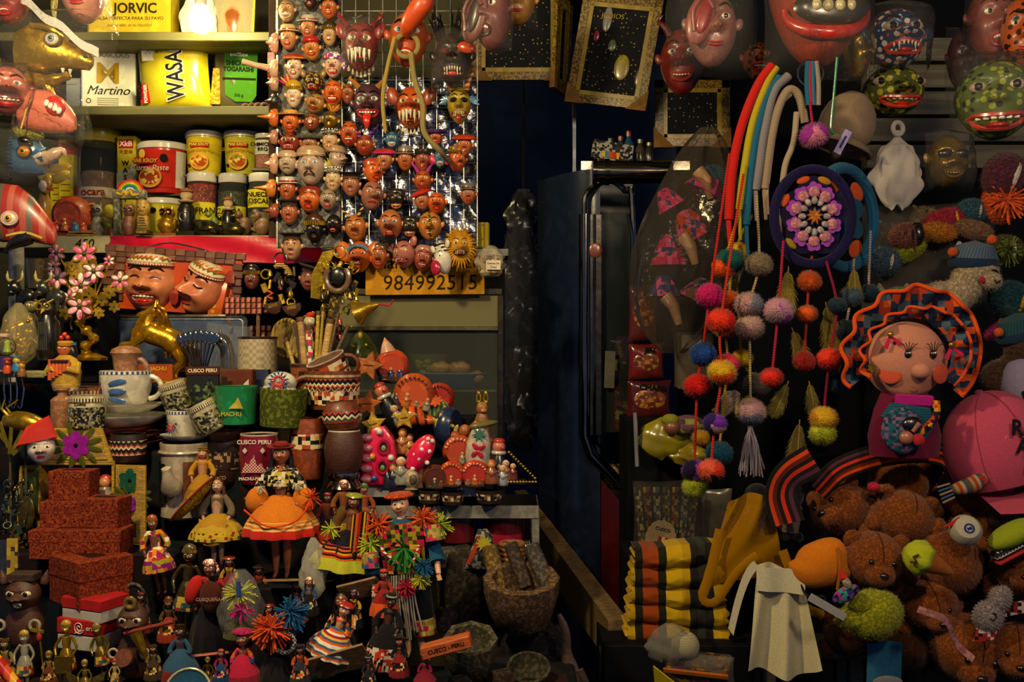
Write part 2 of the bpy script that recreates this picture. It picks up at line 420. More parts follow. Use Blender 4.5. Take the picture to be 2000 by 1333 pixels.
# ================================================================ faces
def sst(a,b,x):
 t=max(0,min(1,(x-a)/(b-a)));return t*t*(3-2*t)
def gs(x,z,cx,cz,sx,sz):return math.exp(-((x-cx)/sx)**2-((z-cz)/sz)**2)
class Face:
 def __init__(s,w,h,d=None,nose=.22,nw=.11,nz=-.06,hook=0.,jaw=.18,brow=.05,cheek=.06,chin=.06,sock=.05,mouth=.0,mz=-.25,sq=.0,ez=.1,ex=.2,snout=0,nside=0.,wr=0.):
  s.__dict__.update(locals());s.d=d or w*.45
 def out(s,t):
  k=1.0
  if t<0:k-=s.jaw*(-t)**1.6
  return k
 def y(s,x,z):
  w,h=s.w,s.h;t=max(-1,min(1,z/(h/2)));xx=x/max(1e-6,s.out(t))
  r2=min(1,(xx/(w/2))**2+t*t)
  b=s.d*(1-r2**1.15)**.55 if r2<1 else 0
  f=b
  n0=s.ez*h+.04*h;n1=s.nz*h
  if s.nose:
   p=(n0-z)/(n0-n1)
   k=(sst(-.1,1.,p)if p<1 else max(0,1-((p-1)/.28)**2))if p>-.1 else 0
   sg=s.nw*w*(.55+.55*min(1,max(0,p)))
   f+=s.nose*w*k*math.exp(-((x-s.nside*p*w)/sg)**2)
   f+=s.nose*.3*w*(gs(x,z,-s.nw*w,n1+.02*h,.6*s.nw*w,.05*h)+gs(x,z,s.nw*w,n1+.02*h,.6*s.nw*w,.05*h))
  for q in(-1,1):
   f-=s.sock*w*gs(x,z,q*s.ex*w,s.ez*h,.13*w,.07*h)
   f+=s.brow*w*gs(x,z,q*s.ex*w,(s.ez+.11)*h,.17*w,.045*h)
   f+=s.cheek*w*gs(x,z,q*.27*w,-.1*h,.13*w,.11*h)
  f+=s.chin*w*gs(x,z,0,-.42*h,.14*w,.08*h)
  if s.snout:f+=s.snout*w*gs(x,z,0,s.mz*h+.08*h,.26*w,.2*h)
  if s.mouth:f-=s.mouth*w*gs(x,z,0,s.mz*h,.17*w,.08*h)
  else:f+=.035*w*gs(x,z,0,s.mz*h,.16*w,.05*h)
  if s.wr:f+=s.wr*w*math.sin(z/h*42+abs(x)/w*9)*gs(x,z,0,.34*h,.4*w,.14*h)
  return-max(f,0)
 def mesh(s,g=None,nr=13,na=30,back=True,dome=0):
  g=g or G();vs=[(0,s.y(0,0),0)];fs=[]
  for i in range(1,nr+1):
   r=math.sin(i/nr*math.pi/2)
   for j in range(na):
    a=2*math.pi*j/na;c,sn=math.cos(a),math.sin(a)
    if s.sq:e=2/(2+s.sq*4);c=math.copysign(abs(c)**e,c);sn=math.copysign(abs(sn)**e,sn)
    z=r*sn*s.h/2;x=r*c*s.w/2*s.out(z/(s.h/2))
    vs.append((x,s.y(x,z)if i<nr else 0,z))
  for j in range(na):
   k=(j+1)%na;fs.append([0,1+j,1+k])
   for i in range(nr-1):fs.append([1+i*na+j,1+(i+1)*na+j,1+(i+1)*na+k,1+i*na+k])
  b=len(vs);R=nr-1
  for q,(kk,yy)in enumerate(((.96,.35),(.7,.8),(.0,1))if dome else((.97,.10),(0.,.10))):
   for j in range(na):
    x,_,z=vs[1+R*na+j];vs.append((x*kk,(dome or s.w)*yy,z*kk))
   o=b+q*na;p=1+R*na if q==0 else b+(q-1)*na
   for j in range(na):k=(j+1)%na;fs.append([p+j,o+j,o+k,p+k])
  return g.add(vs,fs)
EYECOL={'blue':'3a86c8','brown':'3a1c08','green':'5a7a1c','black':'060404','grey':'7d8890','yellow':'d8a018','red':'a01808'}
def eye_part(p,f,x,z,r,iris='brown',white='e8e0cc',tall=1.0,lid=None,look=0):
 g=G();y=f.y(x,z)
 g.ell(r*1.25,r*.75,r*.8*tall,(x,y-.02*r,z),nu=10,nv=7)
 g.m=1;g.ell(r*.62,r*.3,r*.62,(x+look*r,y-r*.58,z),nu=8,nv=5)
 g.m=2;g.ell(r*.32,r*.2,r*.32,(x+look*r,y-r*.8,z),nu=6,nv=4)
 if lid:
  g.m=3;g.tube([(x-r*1.3,y-r*.1,z),(x-r*.6,y-r*.65,z+r*.75*tall),(x+r*.6,y-r*.65,z+r*.75*tall),(x+r*1.3,y-r*.1,z)],r*.22,5)
 return part('eye',g,[M('gloss',white),M('gloss',EYECOL.get(iris,iris)),M('gloss','050404')]+([M('gloss',lid)]if lid else[]),p)
def brow_part(p,f,sgn,c,th=1.,sad=0.,rise=.12,L=1.):
 w,h=f.w,f.h;pts=[]
 for i in range(6):
  u=i/5;x=sgn*w*(f.ex-.13*L+.27*L*u);z=h*(f.ez+rise)+h*(.05*math.sin(u*math.pi)+sad*(u-.5))
  pts.append((x,f.y(x,z)-w*.015,z))
 g=G().tube(pts,[w*.022*th*q for q in(.7,1.1,1.2,1.1,.8,.4)],6)
 return part('eyebrow',g,M('matte',c),p)
def mouth_part(p,f,kind,lip='b01810',teeth='e6dcc0'):
 up_=p if p.parent else None
 w,h=f.w,f.h;z0=f.mz*h
 def S(x,z,o=.012):return(x,f.y(x,z)-w*o,z)
 if kind in('closed','sad','smirk'):
  W=.15*w if kind!='sad' else .2*w;bend={'closed':.015,'sad':-.05,'smirk':.045}[kind]*h;g=G()
  for k,th in((.018,.6),(-.014,.8)):
   pts=[S(W*(i/3-1),z0+k*h+bend*((i/3-1)**2-.5)*(1),.012)for i in range(7)]
   g.tube(pts,[w*.032*th*q for q in(.3,.8,1.1,1,1.1,.8,.3)],6)
  return part('mouth',g,M('gloss',lip),p)
 W={'smile':.24,'open':.17,'laugh':.26,'fang':.3,'wide':.33,'o':.1}[kind]*w
 H={'smile':.075,'open':.11,'laugh':.13,'fang':.13,'wide':.12,'o':.09}[kind]*h;bend={'smile':.06,'laugh':.05,'wide':.07,'fang':.0,'open':0,'o':0}[kind]*h
 def zc(u):return z0+bend*(u*u-.4)
 up=[(W*(i/5-1),zc(i/5-1)+H*.55*math.sqrt(max(0,1-(i/5-1)**2)))for i in range(11)]
 dn=[(W*(1-i/5),zc(1-i/5)-H*.75*math.sqrt(max(0,1-(1-i/5)**2)))for i in range(1,10)]
 ring=up+dn;g=G()
 ctr=S(0,zc(0)-.1*H,-.02);vs=[ctr]+[S(x,z,.008)for x,z in ring]
 g.add(vs,[[0,1+(i+1)%len(ring),1+i]for i in range(len(ring))])
 mo=part('mouth',g,M('gloss','1a0505'),p)
 g=G().tube([S(x,z,.02)for x,z in ring],w*.035,6,closed=True)
 part('lips',g,M('gloss',lip),up_ or mo)
 if teeth:
  g=G();n=6 if kind!='fang' else 7
  for i in range(n):
   u=(i+.5)/n*2-1;x=W*.8*u;zt=zc(u*.8)+H*.5*math.sqrt(1-(u*.8)**2)
   q=W*.8/n;L=H*.42
   if kind=='fang':
    L=H*(1.1 if i in(1,n-2)else .55)
    g.lathe([(.02,-L),(q*.5,-L*.4),(q*.75,0)],6,S(x,zt,.035))
    g.lathe([(q*.7,0),(q*.5,L*.35),(.02,L*.8)],6,S(x,zc(u*.8)-H*.62*math.sqrt(1-(u*.8)**2),.035))
   else:g.box(q*1.75,w*.03,L,S(x,zt-L*.5,.018),b=q*.3)
  part('teeth',g,M('gloss',teeth),up_ or mo)
 if kind in('laugh','fang','wide'):
  z=zc(0)-H*.38;part('tongue',G().ell(W*.45,w*.05,H*.3,S(0,z,.0),nu=10,nv=6),M('gloss','b81c14'),up_ or mo)
 return mo
# ---- hats; (cx,cz) = top of the forehead line, w = head width
def hat(p,f,kind,c,c2='a01410',z=None,ry=0,k=1.):
 w,h,d=f.w*k,f.h,f.d;z=h*.31 if z is None else z*h;cy=-d*.12
 R=(0,ry,0)
 if kind in('fedora','bowler','straw','tophat'):
  br={'fedora':.72,'bowler':.68,'straw':.85,'tophat':.68}[kind]*w;hh={'fedora':.42,'bowler':.4,'straw':.36,'tophat':.5}[kind]*w
  dent=(lambda a,zz:1-.12*abs(math.sin(a))*(zz>hh*.7))if kind=='fedora' else None
  prof=[(br,0),(br*1.02,w*.05),(w*.5,w*.06),(w*.47,w*.18),(w*.44,hh*.85),(w*.36,hh),(.01,hh*(.92 if kind=='fedora' else 1.02))]
  if kind=='straw':prof=[(br,w*.06),(br*1.01,w*.1),(w*.5,w*.03),(w*.46,w*.15),(w*.36,hh*.9),(.01,hh)]
  o=part('hat',G().lathe(prof,22,(0,cy,z),(7,ry,0),1,.72,dent),M('cloth' if kind=='straw' else 'gloss',c),p)
  part('hat_band',G().lathe([(w*.495,w*.055),(w*.485,w*.17)],22,(0,cy,z),(7,ry,0),1,.74),M('gloss',c2),p if p.parent else o)
 elif kind=='beret':
  o=part('hat',G().lathe([(w*.45,0),(w*.72,w*.06),(w*.76,w*.14),(w*.6,w*.26),(w*.3,w*.34),(.01,w*.36)],22,(0,cy,z),(9,ry,0),1,.7),M('gloss',c),p)
  part('hat_trim',G().lathe([(w*.74,w*.04),(w*.79,w*.09),(w*.74,w*.13)],22,(0,cy,z),(9,ry,0),1,.71),M('gloss',c2),p if p.parent else o)
 elif kind=='montera':
  o=part('hat',G().lathe([(w*.44,0),(w*.47,w*.2),(w*.72,w*.3),(w*.74,w*.36),(.01,w*.37)],22,(0,cy,z),(6,ry,0),1,.7),M('cloth',c),p)
  part('hat_trim',G().lathe([(w*.46,.0),(w*.48,w*.09)],22,(0,cy,z),(6,ry,0),1,.73),M('cloth',c2),p if p.parent else o)
 elif kind=='crown':
  g=G();n=9
  g.lathe([(w*.5,0),(w*.53,w*.1),(w*.52,w*.26)],20,(0,cy,z),(6,ry,0),1,.7)
  for i in range(n):
   a=math.pi*(1+i/(n-1));g.ell(w*.06,w*.05,w*.1,(w*.5*math.cos(a),cy+.36*w*math.sin(a),z+w*.28),nu=6,nv=5)
  o=part('crown',g,M('gold',c),p)
  g=G()
  for i in range(n):
   a=math.pi*(1+i/(n-1));g.ell(w*.04,at=(w*.53*math.cos(a),cy+.39*w*math.sin(a)-w*.02,z+w*.1),nu=6,nv=4)
  part('crown_beads',g,M('gloss',c2),p if p.parent else o)
 elif kind=='cap':
  o=part('cap',G().lathe([(w*.5,-w*.02),(w*.53,w*.1),(w*.5,w*.2),(w*.36,w*.34),(.01,w*.4)],20,(0,cy,z),(6,ry,0),1,.72),M('gloss',c),p)
  part('cap_band',G().lathe([(w*.51,-w*.03),(w*.55,w*.03),(w*.53,w*.09)],20,(0,cy,z),(6,ry,0),1,.73),M('gloss',c2),p if p.parent else o)
 elif kind=='fringe':
  o=part('cap',G().lathe([(w*.5,0),(w*.54,w*.2),(w*.42,w*.42),(w*.2,w*.56),(.01,w*.6)],20,(0,cy,z),(8,ry,0),1,.72),M('gloss',c),p)
  g=G()
  for i in range(13):
   a=math.pi*(1.03+.94*i/12);x,yy=w*.53*math.cos(a),cy+.4*w*math.sin(a)
   g.tube([(x,yy,z+w*.12),(x*1.05,yy-w*.03,z-w*.02),(x*1.04,yy-w*.03,z-w*.12)],w*.045,5)
  part('fringe',g,M('gold',c2),p if p.parent else o)
 elif kind=='scarf':
  g=G().lathe([(w*.5,-.02*w),(w*.55,w*.1),(w*.5,w*.24),(w*.3,w*.36),(.01,w*.4)],20,(0,cy,z),(8,ry,0),1,.72,lambda a,zz:1+.05*math.sin(a*9))
  for q in(0,1):g.tube(bez([(w*.48,cy,z+.05*w),(w*.66,cy,z-.25*w),(w*(.62+.16*q),cy-.03*w,z-.7*w)],8),[w*.1]*4+[w*.08]*4+[w*.03],6)
  part('scarf',g,PAT([c,c2,'f0e6e0'],w*.12,'cloth'),p)
 elif kind=='curly':
  g=G().lathe([(w*.5,0),(w*.74,w*.05),(w*.8,w*.14),(w*.66,w*.27),(.01,w*.36)],24,(0,cy,z),(6,ry,0),1,.72)
  rr=random.Random(3)
  for i in range(46):
   a=rr.uniform(math.pi,2*math.pi);q=rr.uniform(.55,.8);g.ell(w*.07,at=(w*q*math.cos(a),cy+.6*w*q*math.sin(a)*.9,z+w*(.08+.3*(.8-q)*2)+rr.uniform(0,.06)*w),nu=6,nv=4)
  part('hat',g,M('plush',c),p)
 elif kind=='hair':
  o=part('hair',G().lathe([(w*.515,-h*.12),(w*.535,w*.08),(w*.5,w*.2),(w*.34,w*.31),(.01,w*.34)],20,(0,d*.05,z),(0,ry,0),1,.62),M('gloss',c),p)
def horns(p,f,c,curl=1.,L=.55,w0=.1,spread=.25,tip=None,ring=False):
 w,h=f.w,f.h
 for q in(-1,1):
  pts=bez([(q*spread*w,-f.d*.4,.38*h),(q*(spread+.18*curl)*w,-f.d*.5,.38*h+L*w*.5),(q*(spread+.34*curl)*w,-f.d*.45,.38*h+L*w*.85),(q*(spread+.22*curl)*w,-f.d*.5,.38*h+L*w*1.15)],12)
  n=len(pts);g=G().tube(pts,[w*w0*(1-.85*i/(n-1))*(1+.18*(ring and i%2))for i in range(n)],8)
  part('horn',g,STR([c,tip],2,w*.22,'gloss')if tip else M('gloss',c),p)
def ears(p,f,c,s=.09,up=0.,z=.05,pointy=0):
 w,h=f.w,f.h
 for q in(-1,1):
  g=G().ell(w*s,w*s*.5,w*s*(1.5+pointy),(q*(w*.5+w*s*.35),-f.d*.15,(z+up)*h),(0,q*(18+20*pointy),0),10,7)
  part('ear',g,M('skin',c),p)
def mask(label,px,py,w,h,y,skin,mouth='closed',eyes='brown',brows='1a0e08',hatk=None,ry=0,rz=0,rx=0,lip='b01810',kind='skin',name='wall_mask',group='small painted masks',earc=True,extra=None,white='e8e0cc',er=.085,hat_ry=0,teeth='e6dcc0',sad=0.,cat='mask',blush=None,lid=None,browth=1.,dots=None,look=0.,nr=12,na=28,**fk):
 t=T(name,label,cat,px,py,y,rz,rx,ry,group)
 f=Face(w,h,**fk)
 fm=PAT([skin]+list(dots[:-1]),dots[-1],'skin','dots',.42)if dots else M(kind,skin)
 part('face',f.mesh(nr=nr,na=na),fm,t)
 if eyes:
  for q in(-1,1):eye_part(t,f,q*f.ex*w,f.ez*h,er*w,eyes,white,lid=lid,look=look)
 if brows:
  for q in(-1,1):brow_part(t,f,q,brows,browth,sad)
 if mouth:mouth_part(t,f,mouth,lip,teeth)
 if earc:ears(t,f,skin)
 if blush:
  for q in(-1,1):
   x,z=q*.3*w,-.1*h;part('cheek',G().ell(.09*w,.03*w,.09*w,(x,f.y(x,z),z),nu=10,nv=5),M('skin',blush),t)
 if hatk:hat(t,f,*hatk,ry=hat_ry)
 if extra:extra(t,f)
 return t
# ================================================================ mask wall: grey board and wire grid
YM=2.28
t=T('mask_board','tall grey foam board covered with small masks beside the shelves','board',605,235,YM+.02)
part('panel',G().box(122,10,500),M('stone','74726c'),t)
part('edge_strip',G().box(4,14,500,(-62,-1,0)),M('metal','b0aea0'),t)
g=G()
t=T('wire_grid','white wire display grid hung with masks, backed with silver plastic','rack',800,236,YM+.03)
for i in range(11):
 part('wire',G().tube([(-132+i*26.4,0,-246),(-132+i*26.4,0,250)],1.1,5),M('metal','c4c2b4'),t)
for i in range(19):
 part('wire',G().tube([(-134,1.5,-244+i*27),(134,1.5,-244+i*27)],1.0,5),M('metal','c4c2b4'),t)
g=G().grid(lambda u,v:(-130+260*u,9+5*math.sin(11*u+4*v)*math.sin(9*v+2*u)+4*math.sin(31*u+3*v)*math.sin(27*v+5*u),-243+330*v),40,46,t=1)
one('plastic_sheet','crinkled silver plastic sheet behind the wire grid','plastic sheet',g,M('foil','84868e'),800,236,YM+.03)
t=T('side_strip','narrow red and dark strip at the left edge of the mask board','strip',533,230,YM+.03)
part('strip',G().box(15,6,470),M('paper','3a2a20'),t);part('red_piece',G().box(14,3,52,(-2,-5,100)),M('gloss','b01a18'),t)
def beard(c,s=1.,z=-.42):
 def fn(t,f):part('beard',G().ell(.22*f.w*s,.12*f.w*s,.14*f.h*s,(0,f.y(0,z*f.h)-.02*f.w,z*f.h),nu=12,nv=8),M('plush',c),t)
 return fn
def stache(c):
 def fn(t,f):
  for q in(-1,1):
   pts=[(q*f.w*a,f.y(q*f.w*a,f.h*b)-f.w*.02,f.h*b)for a,b in((.02,-.15),(.1,-.17),(.18,-.23),(.2,-.29))]
   part('moustache',G().tube(pts,[f.w*.02,f.w*.025,f.w*.02,f.w*.008],5),M('matte',c),t)
 return fn
def feather(c,c2,dx=-.35,n=5,L=.6):
 def fn(t,f):
  for i in range(n):
   a=math.radians(90+(i-n/2+.5)*16-dx*60);x0,z0=dx*f.w*.5,.42*f.h
   pts=[(x0,-f.d*.2,z0),(x0+L*f.w*.5*math.cos(a),-f.d*.3,z0+L*f.w*.5*math.sin(a)),(x0+L*f.w*math.cos(a),-f.d*.3,z0+L*f.w*math.sin(a))]
   part('feather',G().tube(pts,[f.w*.05,f.w*.1,f.w*.03],6,flat=.4),M('fuzz',c if i%2 else c2),t)
 return fn
def horned(c,curl=1.,L=.55,w0=.1,spread=.25,tip=None,ring=False,also=None):
 def fn(t,f):
  horns(t,f,c,curl,L,w0,spread,tip,ring)
  if also:also(t,f)
 return fn
def braids(c):
 def fn(t,f):
  for q in(-1,1):
   g=G()
   for i in range(6):g.ell(f.w*.1,f.w*.1,f.w*.1,(q*f.w*(.52+.03*(i%2)),-f.d*.1,f.h*(.25-.13*i)),nu=7,nv=5)
   part('braid',g,M('gloss',c),t)
 return fn
def pign(c):
 def fn(t,f):
  y=f.y(0,-.04*f.h);g=G().lathe([(f.w*.15,0),(f.w*.17,f.w*.12),(f.w*.13,f.w*.16),(.01,f.w*.15)],14,(0,y,-.04*f.h),(90,0,0))
  part('snout',g,M('skin',c),t)
 return fn
def shawl(c):
 def fn(t,f):part('hair',G().tube(arc(0,.02*f.h,f.w*.5,f.h*.47,-25,205,14,f.d*.02),f.w*.09,7),M('gloss',c),t)
 return fn
def both(*fs):
 def fn(t,f):
  for q in fs:q(t,f)
 return fn
def mane(c,c2,n=42,L=.42,z=.0,r=.46):
 def fn(t,f):
  rr=random.Random(5)
  for ring in range(3):
   g=G()
   for i in range(n//2+ring*4):
    a=2*math.pi*i/(n//2+ring*4)+ring*.2;ca,sa=math.cos(a),math.sin(a);l=f.w*L*rr.uniform(.7,1.1)*(1+.25*(sa<0))
    x0,z0=ca*f.w*(r-.03*ring),sa*f.h*(r-.03*ring)+z*f.h;yy=-f.d*(.1+.25*ring)
    g.tube([(x0,yy,z0),(x0+ca*l*.5,yy-f.w*.06,z0+sa*l*.5),(x0+ca*l,yy+f.w*.02,z0+sa*l-l*.15)],[f.w*.06,f.w*.055,f.w*.012],5)
   part('mane',g,M('matte',c if ring%2 else c2),t)
 return fn
OR,BR,DK,TN,PL,BG='c8581c','8a4a28','140e0c','b98a58','d8b48c','a98f78'
# --- grey board (label, px, py, w, h, skin, options)
for a,k in[(('clown mask with a broad white grin at the top of the grey board',560,22,32,42),dict(skin=TN,mouth='wide',lip='e6e0d0',nose=.3)),(('dark mask with long golden horns cut by the top edge',606,2,26,36),dict(skin='2a1c14',mouth='open',extra=horned('c89a30',.5,.9))),(('orange mask with black hair and pouting red lips, top of the grey board',643,17,32,44),dict(skin='b8632c',mouth='open',lip='c81810',hatk=('hair','1c0e0a'),nose=.3)),(('pale-faced mask in a cream hat with orange band',563,76,32,44),dict(skin='c88a58',mouth='open',hatk=('fedora','d8bc84','a8481c'),eyes='black')),(('mask in a white fedora with a red band near the top of the grey board',602,56,30,42),dict(skin='b87848',mouth='open',hatk=('fedora','c8c0ac','b01c18'),eyes='black')),(('queen mask with golden helmet and black braids',644,70,28,42),dict(skin='c09868',mouth='closed',eyes='blue',hatk=('fringe','3a2c10','b88a20'),extra=braids('100c0a'))),(('clown mask in a big red beret with yellow trim',575,132,30,48),dict(skin='dcc0a0',mouth='open',lip='c01410',hatk=('beret','c8201a','d89a20'),nose=.4,blush='d06a50')),(('laughing yellow-orange mask wearing a red cap',609,97,32,44),dict(skin='c87c34',mouth='smile',hatk=('cap','c02418','a01810'),nose=.3,ry=-6)),(('pale mask in a pink and purple knotted scarf, mouth wide open',651,130,34,46),dict(skin='dcb898',mouth='laugh',lip='d82018',hatk=('scarf','c02868','6a4aa0'),nose=.45)),(('black and gold jaguar mask on the grey board',612,162,36,42),dict(skin='17130e',mouth='fang',eyes='red',brows='b8902c',snout=.2,nose=.1,extra=lambda t,f:ears(t,f,'8a6a20',.16,.38),earc=False,dots=('b8902c',7))),(('pale mask with a yellow knitted headdress and feather plume',574,188,30,46),dict(skin='dcc4a0',mouth='closed',eyes='blue',hatk=('fringe','d0a020','d8b030'),extra=both(feather('e0b820','d82878',-.5,5,.8)),blush='d07050')),(('big laughing orange mask with open toothy mouth on the grey board',651,183,37,52),dict(skin='cf5f1a',mouth='laugh',nose=.32,lip='a01408')),(('tan grinning mask tilted to the right on the grey board',616,203,37,40),dict(skin='a8783c',mouth='smile',nose=.42,ry=18,hook=.1,lip='8a1c10')),(('orange mask under a wide yellow straw hat',568,240,33,44),dict(skin='c86420',mouth='smile',hatk=('straw','d09a28','a86a18'),nose=.3,sad=-.05)),(('small brown pig mask on the grey board',609,239,31,34),dict(skin='8a4422',mouth='closed',extra=pign('9a5028'),nose=0,jaw=.05)),(('gold feathered mask half turned on the grey board',646,236,30,38),dict(skin='a8842c',kind='gold',mouth='closed',extra=feather('c8a030','a0541c',0,7,.7),ry=12)),(('brown devil mask with bulging white eyes',566,279,40,40),dict(skin='8a3418',mouth='fang',eyes='black',er=.12,nose=.3,jaw=.1,extra=horned('1c0c08',.4,.3))),(('brown mask under a curly grey fur hat',605,283,32,34),dict(skin='96603c',mouth='open',eyes='black',hatk=('curly','5a564e'))),(('pale tan mask with a silver beaded crown',645,277,31,44),dict(skin='c09a6c',mouth='closed',eyes='blue',hatk=('crown','8a8878','e0dcc8'),blush='b86a40')),(('small plain beige mask with a flat cap line beside the big sad one',562,320,36,42),dict(skin='b39c82',mouth='sad',eyes='grey',hatk=('cap','c4a47c','c4a47c'),lip='7a5440',sad=-.08)),(('large beige sad mask with blue eyes and a thin moustache',608,327,54,72),dict(skin='ad9480',mouth='sad',eyes='blue',hatk=('cap','b8946c','c0a07c'),lip='6e4a3a',extra=stache('1a0e0a'),sad=-.08,nose=.24,nr=18,na=40,wr=.01)),(('beige mask in profile at the right edge of the grey board',658,311,36,42),dict(skin='a88c74',mouth='sad',eyes='grey',rz=55,hatk=('cap','b8946c','c0a07c'),nose=.35,lip='7a5440')),(('pale mask with white beaded crown and yellow-green feather',651,352,31,46),dict(skin='c8a878',mouth='closed',eyes='green',hatk=('crown','b8b4a0','f0ecd8'),extra=feather('d8c82c','b0b030',-.1,5,.8),blush='b05a38')),(('brown-orange mask in a white bowler with a red band',562,372,32,44),dict(skin='a8582c',mouth='closed',hatk=('bowler','cfc8b8','b01a1c'),eyes='black')),(('orange sad-browed mask with parted lips below the large beige one',605,392,41,48),dict(skin='d0621c',mouth='open',sad=-.1,hatk=('hair','8a2c10'),nose=.36,eyes='grey',teeth=None)),(('grey-tan mask with red open mouth on the grey board',641,391,34,42),dict(skin='9a8468',mouth='open',lip='b81c18',nose=.35,eyes='blue')),(('brown woman mask in a dark flat montera hat, left of the grey board',566,417,33,46),dict(skin='a85c38',mouth='closed',hatk=('montera','33271f','4a3a2c'),eyes='black',extra=shawl('15100e'))),(('black mask with golden fringe and brown felt hat',615,452,35,48),dict(skin='120f0e',mouth='closed',lip='4a1c18',hatk=('fringe','4a2618','c49a1c'),eyes='brown',white='b8a890',brows='3a2c20',extra=beard('c8a028',.35,-.5))),(('small black laughing mask with red lips, lower right of the grey board',652,440,31,42),dict(skin='100d0d',mouth='open',lip='b81a14',brows='3a3024',nose=.34,white='e0d8c8')),]:mask(*a,YM,**k)
# --- masks seen in profile along the left edge
for lab,x,y,w,h,c,nl in(('pale pink profile mask highest at the left edge of the board',533,84,26,40,'c8947c',.3),('small pale mask below the long-nosed one',533,163,26,32,'b88e74',.3),('black profile mask at the left edge of the board',532,198,26,32,'1c1612',.35),('orange pointed-nose profile mask beside the straw hat mask',532,230,28,36,'c8641c',.9),('pale pink profile mask beside the curly-hat mask',532,268,24,30,'b07a60',.3),('pale profile mask beside the flat cap mask',532,320,26,42,'c09070',.4),('orange star-nosed profile mask beside the white bowler mask',527,368,30,36,'d07c2c',.9),('reddish profile mask above the nutmeg jar corner',533,412,28,30,'9a4a2c',.5)):
 mask(lab,x+5,y,w,h,YM,c,'closed','black',rz=-62,nose=nl,nw=.13,group='profile masks on the board edge')
def longnose(t,f):
 part('long_nose',G().tube([(0,f.y(0,0),0),(0,f.y(0,0)-24,3),(0,f.y(0,0)-50,8)],[7,5.2,5.6],10),M('skin','dcae90'),t)
mask('long-nosed pale puppet mask pointing left from the board edge',538,134,30,36,YM-.01,'dcae90','closed','black',rz=-70,nose=0,extra=longnose,group='profile masks on the board edge')
# --- wire grid
def gecko(t,f):
 pts=[(f.w*a,f.y(f.w*a,f.h*b)-f.w*.05,f.h*b)for a,b in((.02,.5),(-.03,.36),(.04,.22),(.0,.08),(.12,-.02),(.03,-.14),(.02,-.3),(.12,-.42))]
 part('painted_snake',G().tube(bez(pts,28),f.w*.045,6),STR(['16120c','c8a028','16120c','3a5a1c'],2,9,'gloss'),t)
def bignose(c,x=.35,z=.6):
 def fn(t,f):
  w,h=f.w,f.h
  pts=bez([(0,f.y(0,0)+2,0),(w*.12,f.y(0,0)-w*.35,h*.12),(x*w*.8,f.y(0,0)-w*.55,z*h*.75),(x*w,f.y(0,0)-w*.5,z*h)],12);n=len(pts)
  part('bulb_nose',G().tube(pts,[w*(.14+.12*math.sin(min(1,i/(n-2.2))*2.0))if i<n-1 else w*.1 for i in range(n)],14),M('skin',c),t)
 return fn
def tongue(c,L=.3):
 def fn(t,f):
  z0=f.mz*f.h-.04*f.h;pts=[(0,f.y(0,z0)-1,z0),(0,f.y(0,z0)-f.w*.14,z0-f.h*L*.4),(0,f.y(0,z0)-f.w*.1,z0-f.h*L)]
  part('tongue',G().tube(bez(pts,8),[f.w*.12]*3+[f.w*.11]*3+[f.w*.09,f.w*.07,f.w*.03],9,flat=.4),M('gloss',c),t)
 return fn
def fins(c,s=.3,z=.05):
 def fn(t,f):
  for q in(-1,1):
   for i in range(4):
    a=math.radians(-20+28*i);L=f.w*s*(1-.1*i)
    o=part('ear_fin',G().tube([(q*f.w*.46,-f.d*.2,z*f.h),(q*(f.w*.46+L*.6*math.cos(a)),-f.d*.2,z*f.h+L*.6*math.sin(a)),(q*(f.w*.46+L*math.cos(a)),-f.d*.15,z*f.h+L*math.sin(a))],[f.w*.05,f.w*.09,f.w*.02],5,flat=.35),M('gloss',c),t)
 return fn
def fangs_big(t,f):
 w,h=f.w,f.h;z0=f.mz*h+.1*h;TG=lambda:M('gloss','ded2b0')
 for i in range(6):
  x=w*(-.3+.12*i);L=h*(.3 if i in(1,2,4)else .2);part('fang',G().lathe([(.05,-L),(w*.035,-L*.5),(w*.05,0)],7,(x,f.y(x,z0)-w*.06,z0)),TG(),t)
 for i in range(7):
  x=w*(-.36+.12*i);zz=z0-h*.46+h*.12*(i-3)**2/9;L=h*.13;part('fang',G().lathe([(w*.05,0),(w*.035,L*.5),(.05,L)],7,(x,f.y(x,zz)-w*.08,zz)),TG(),t)
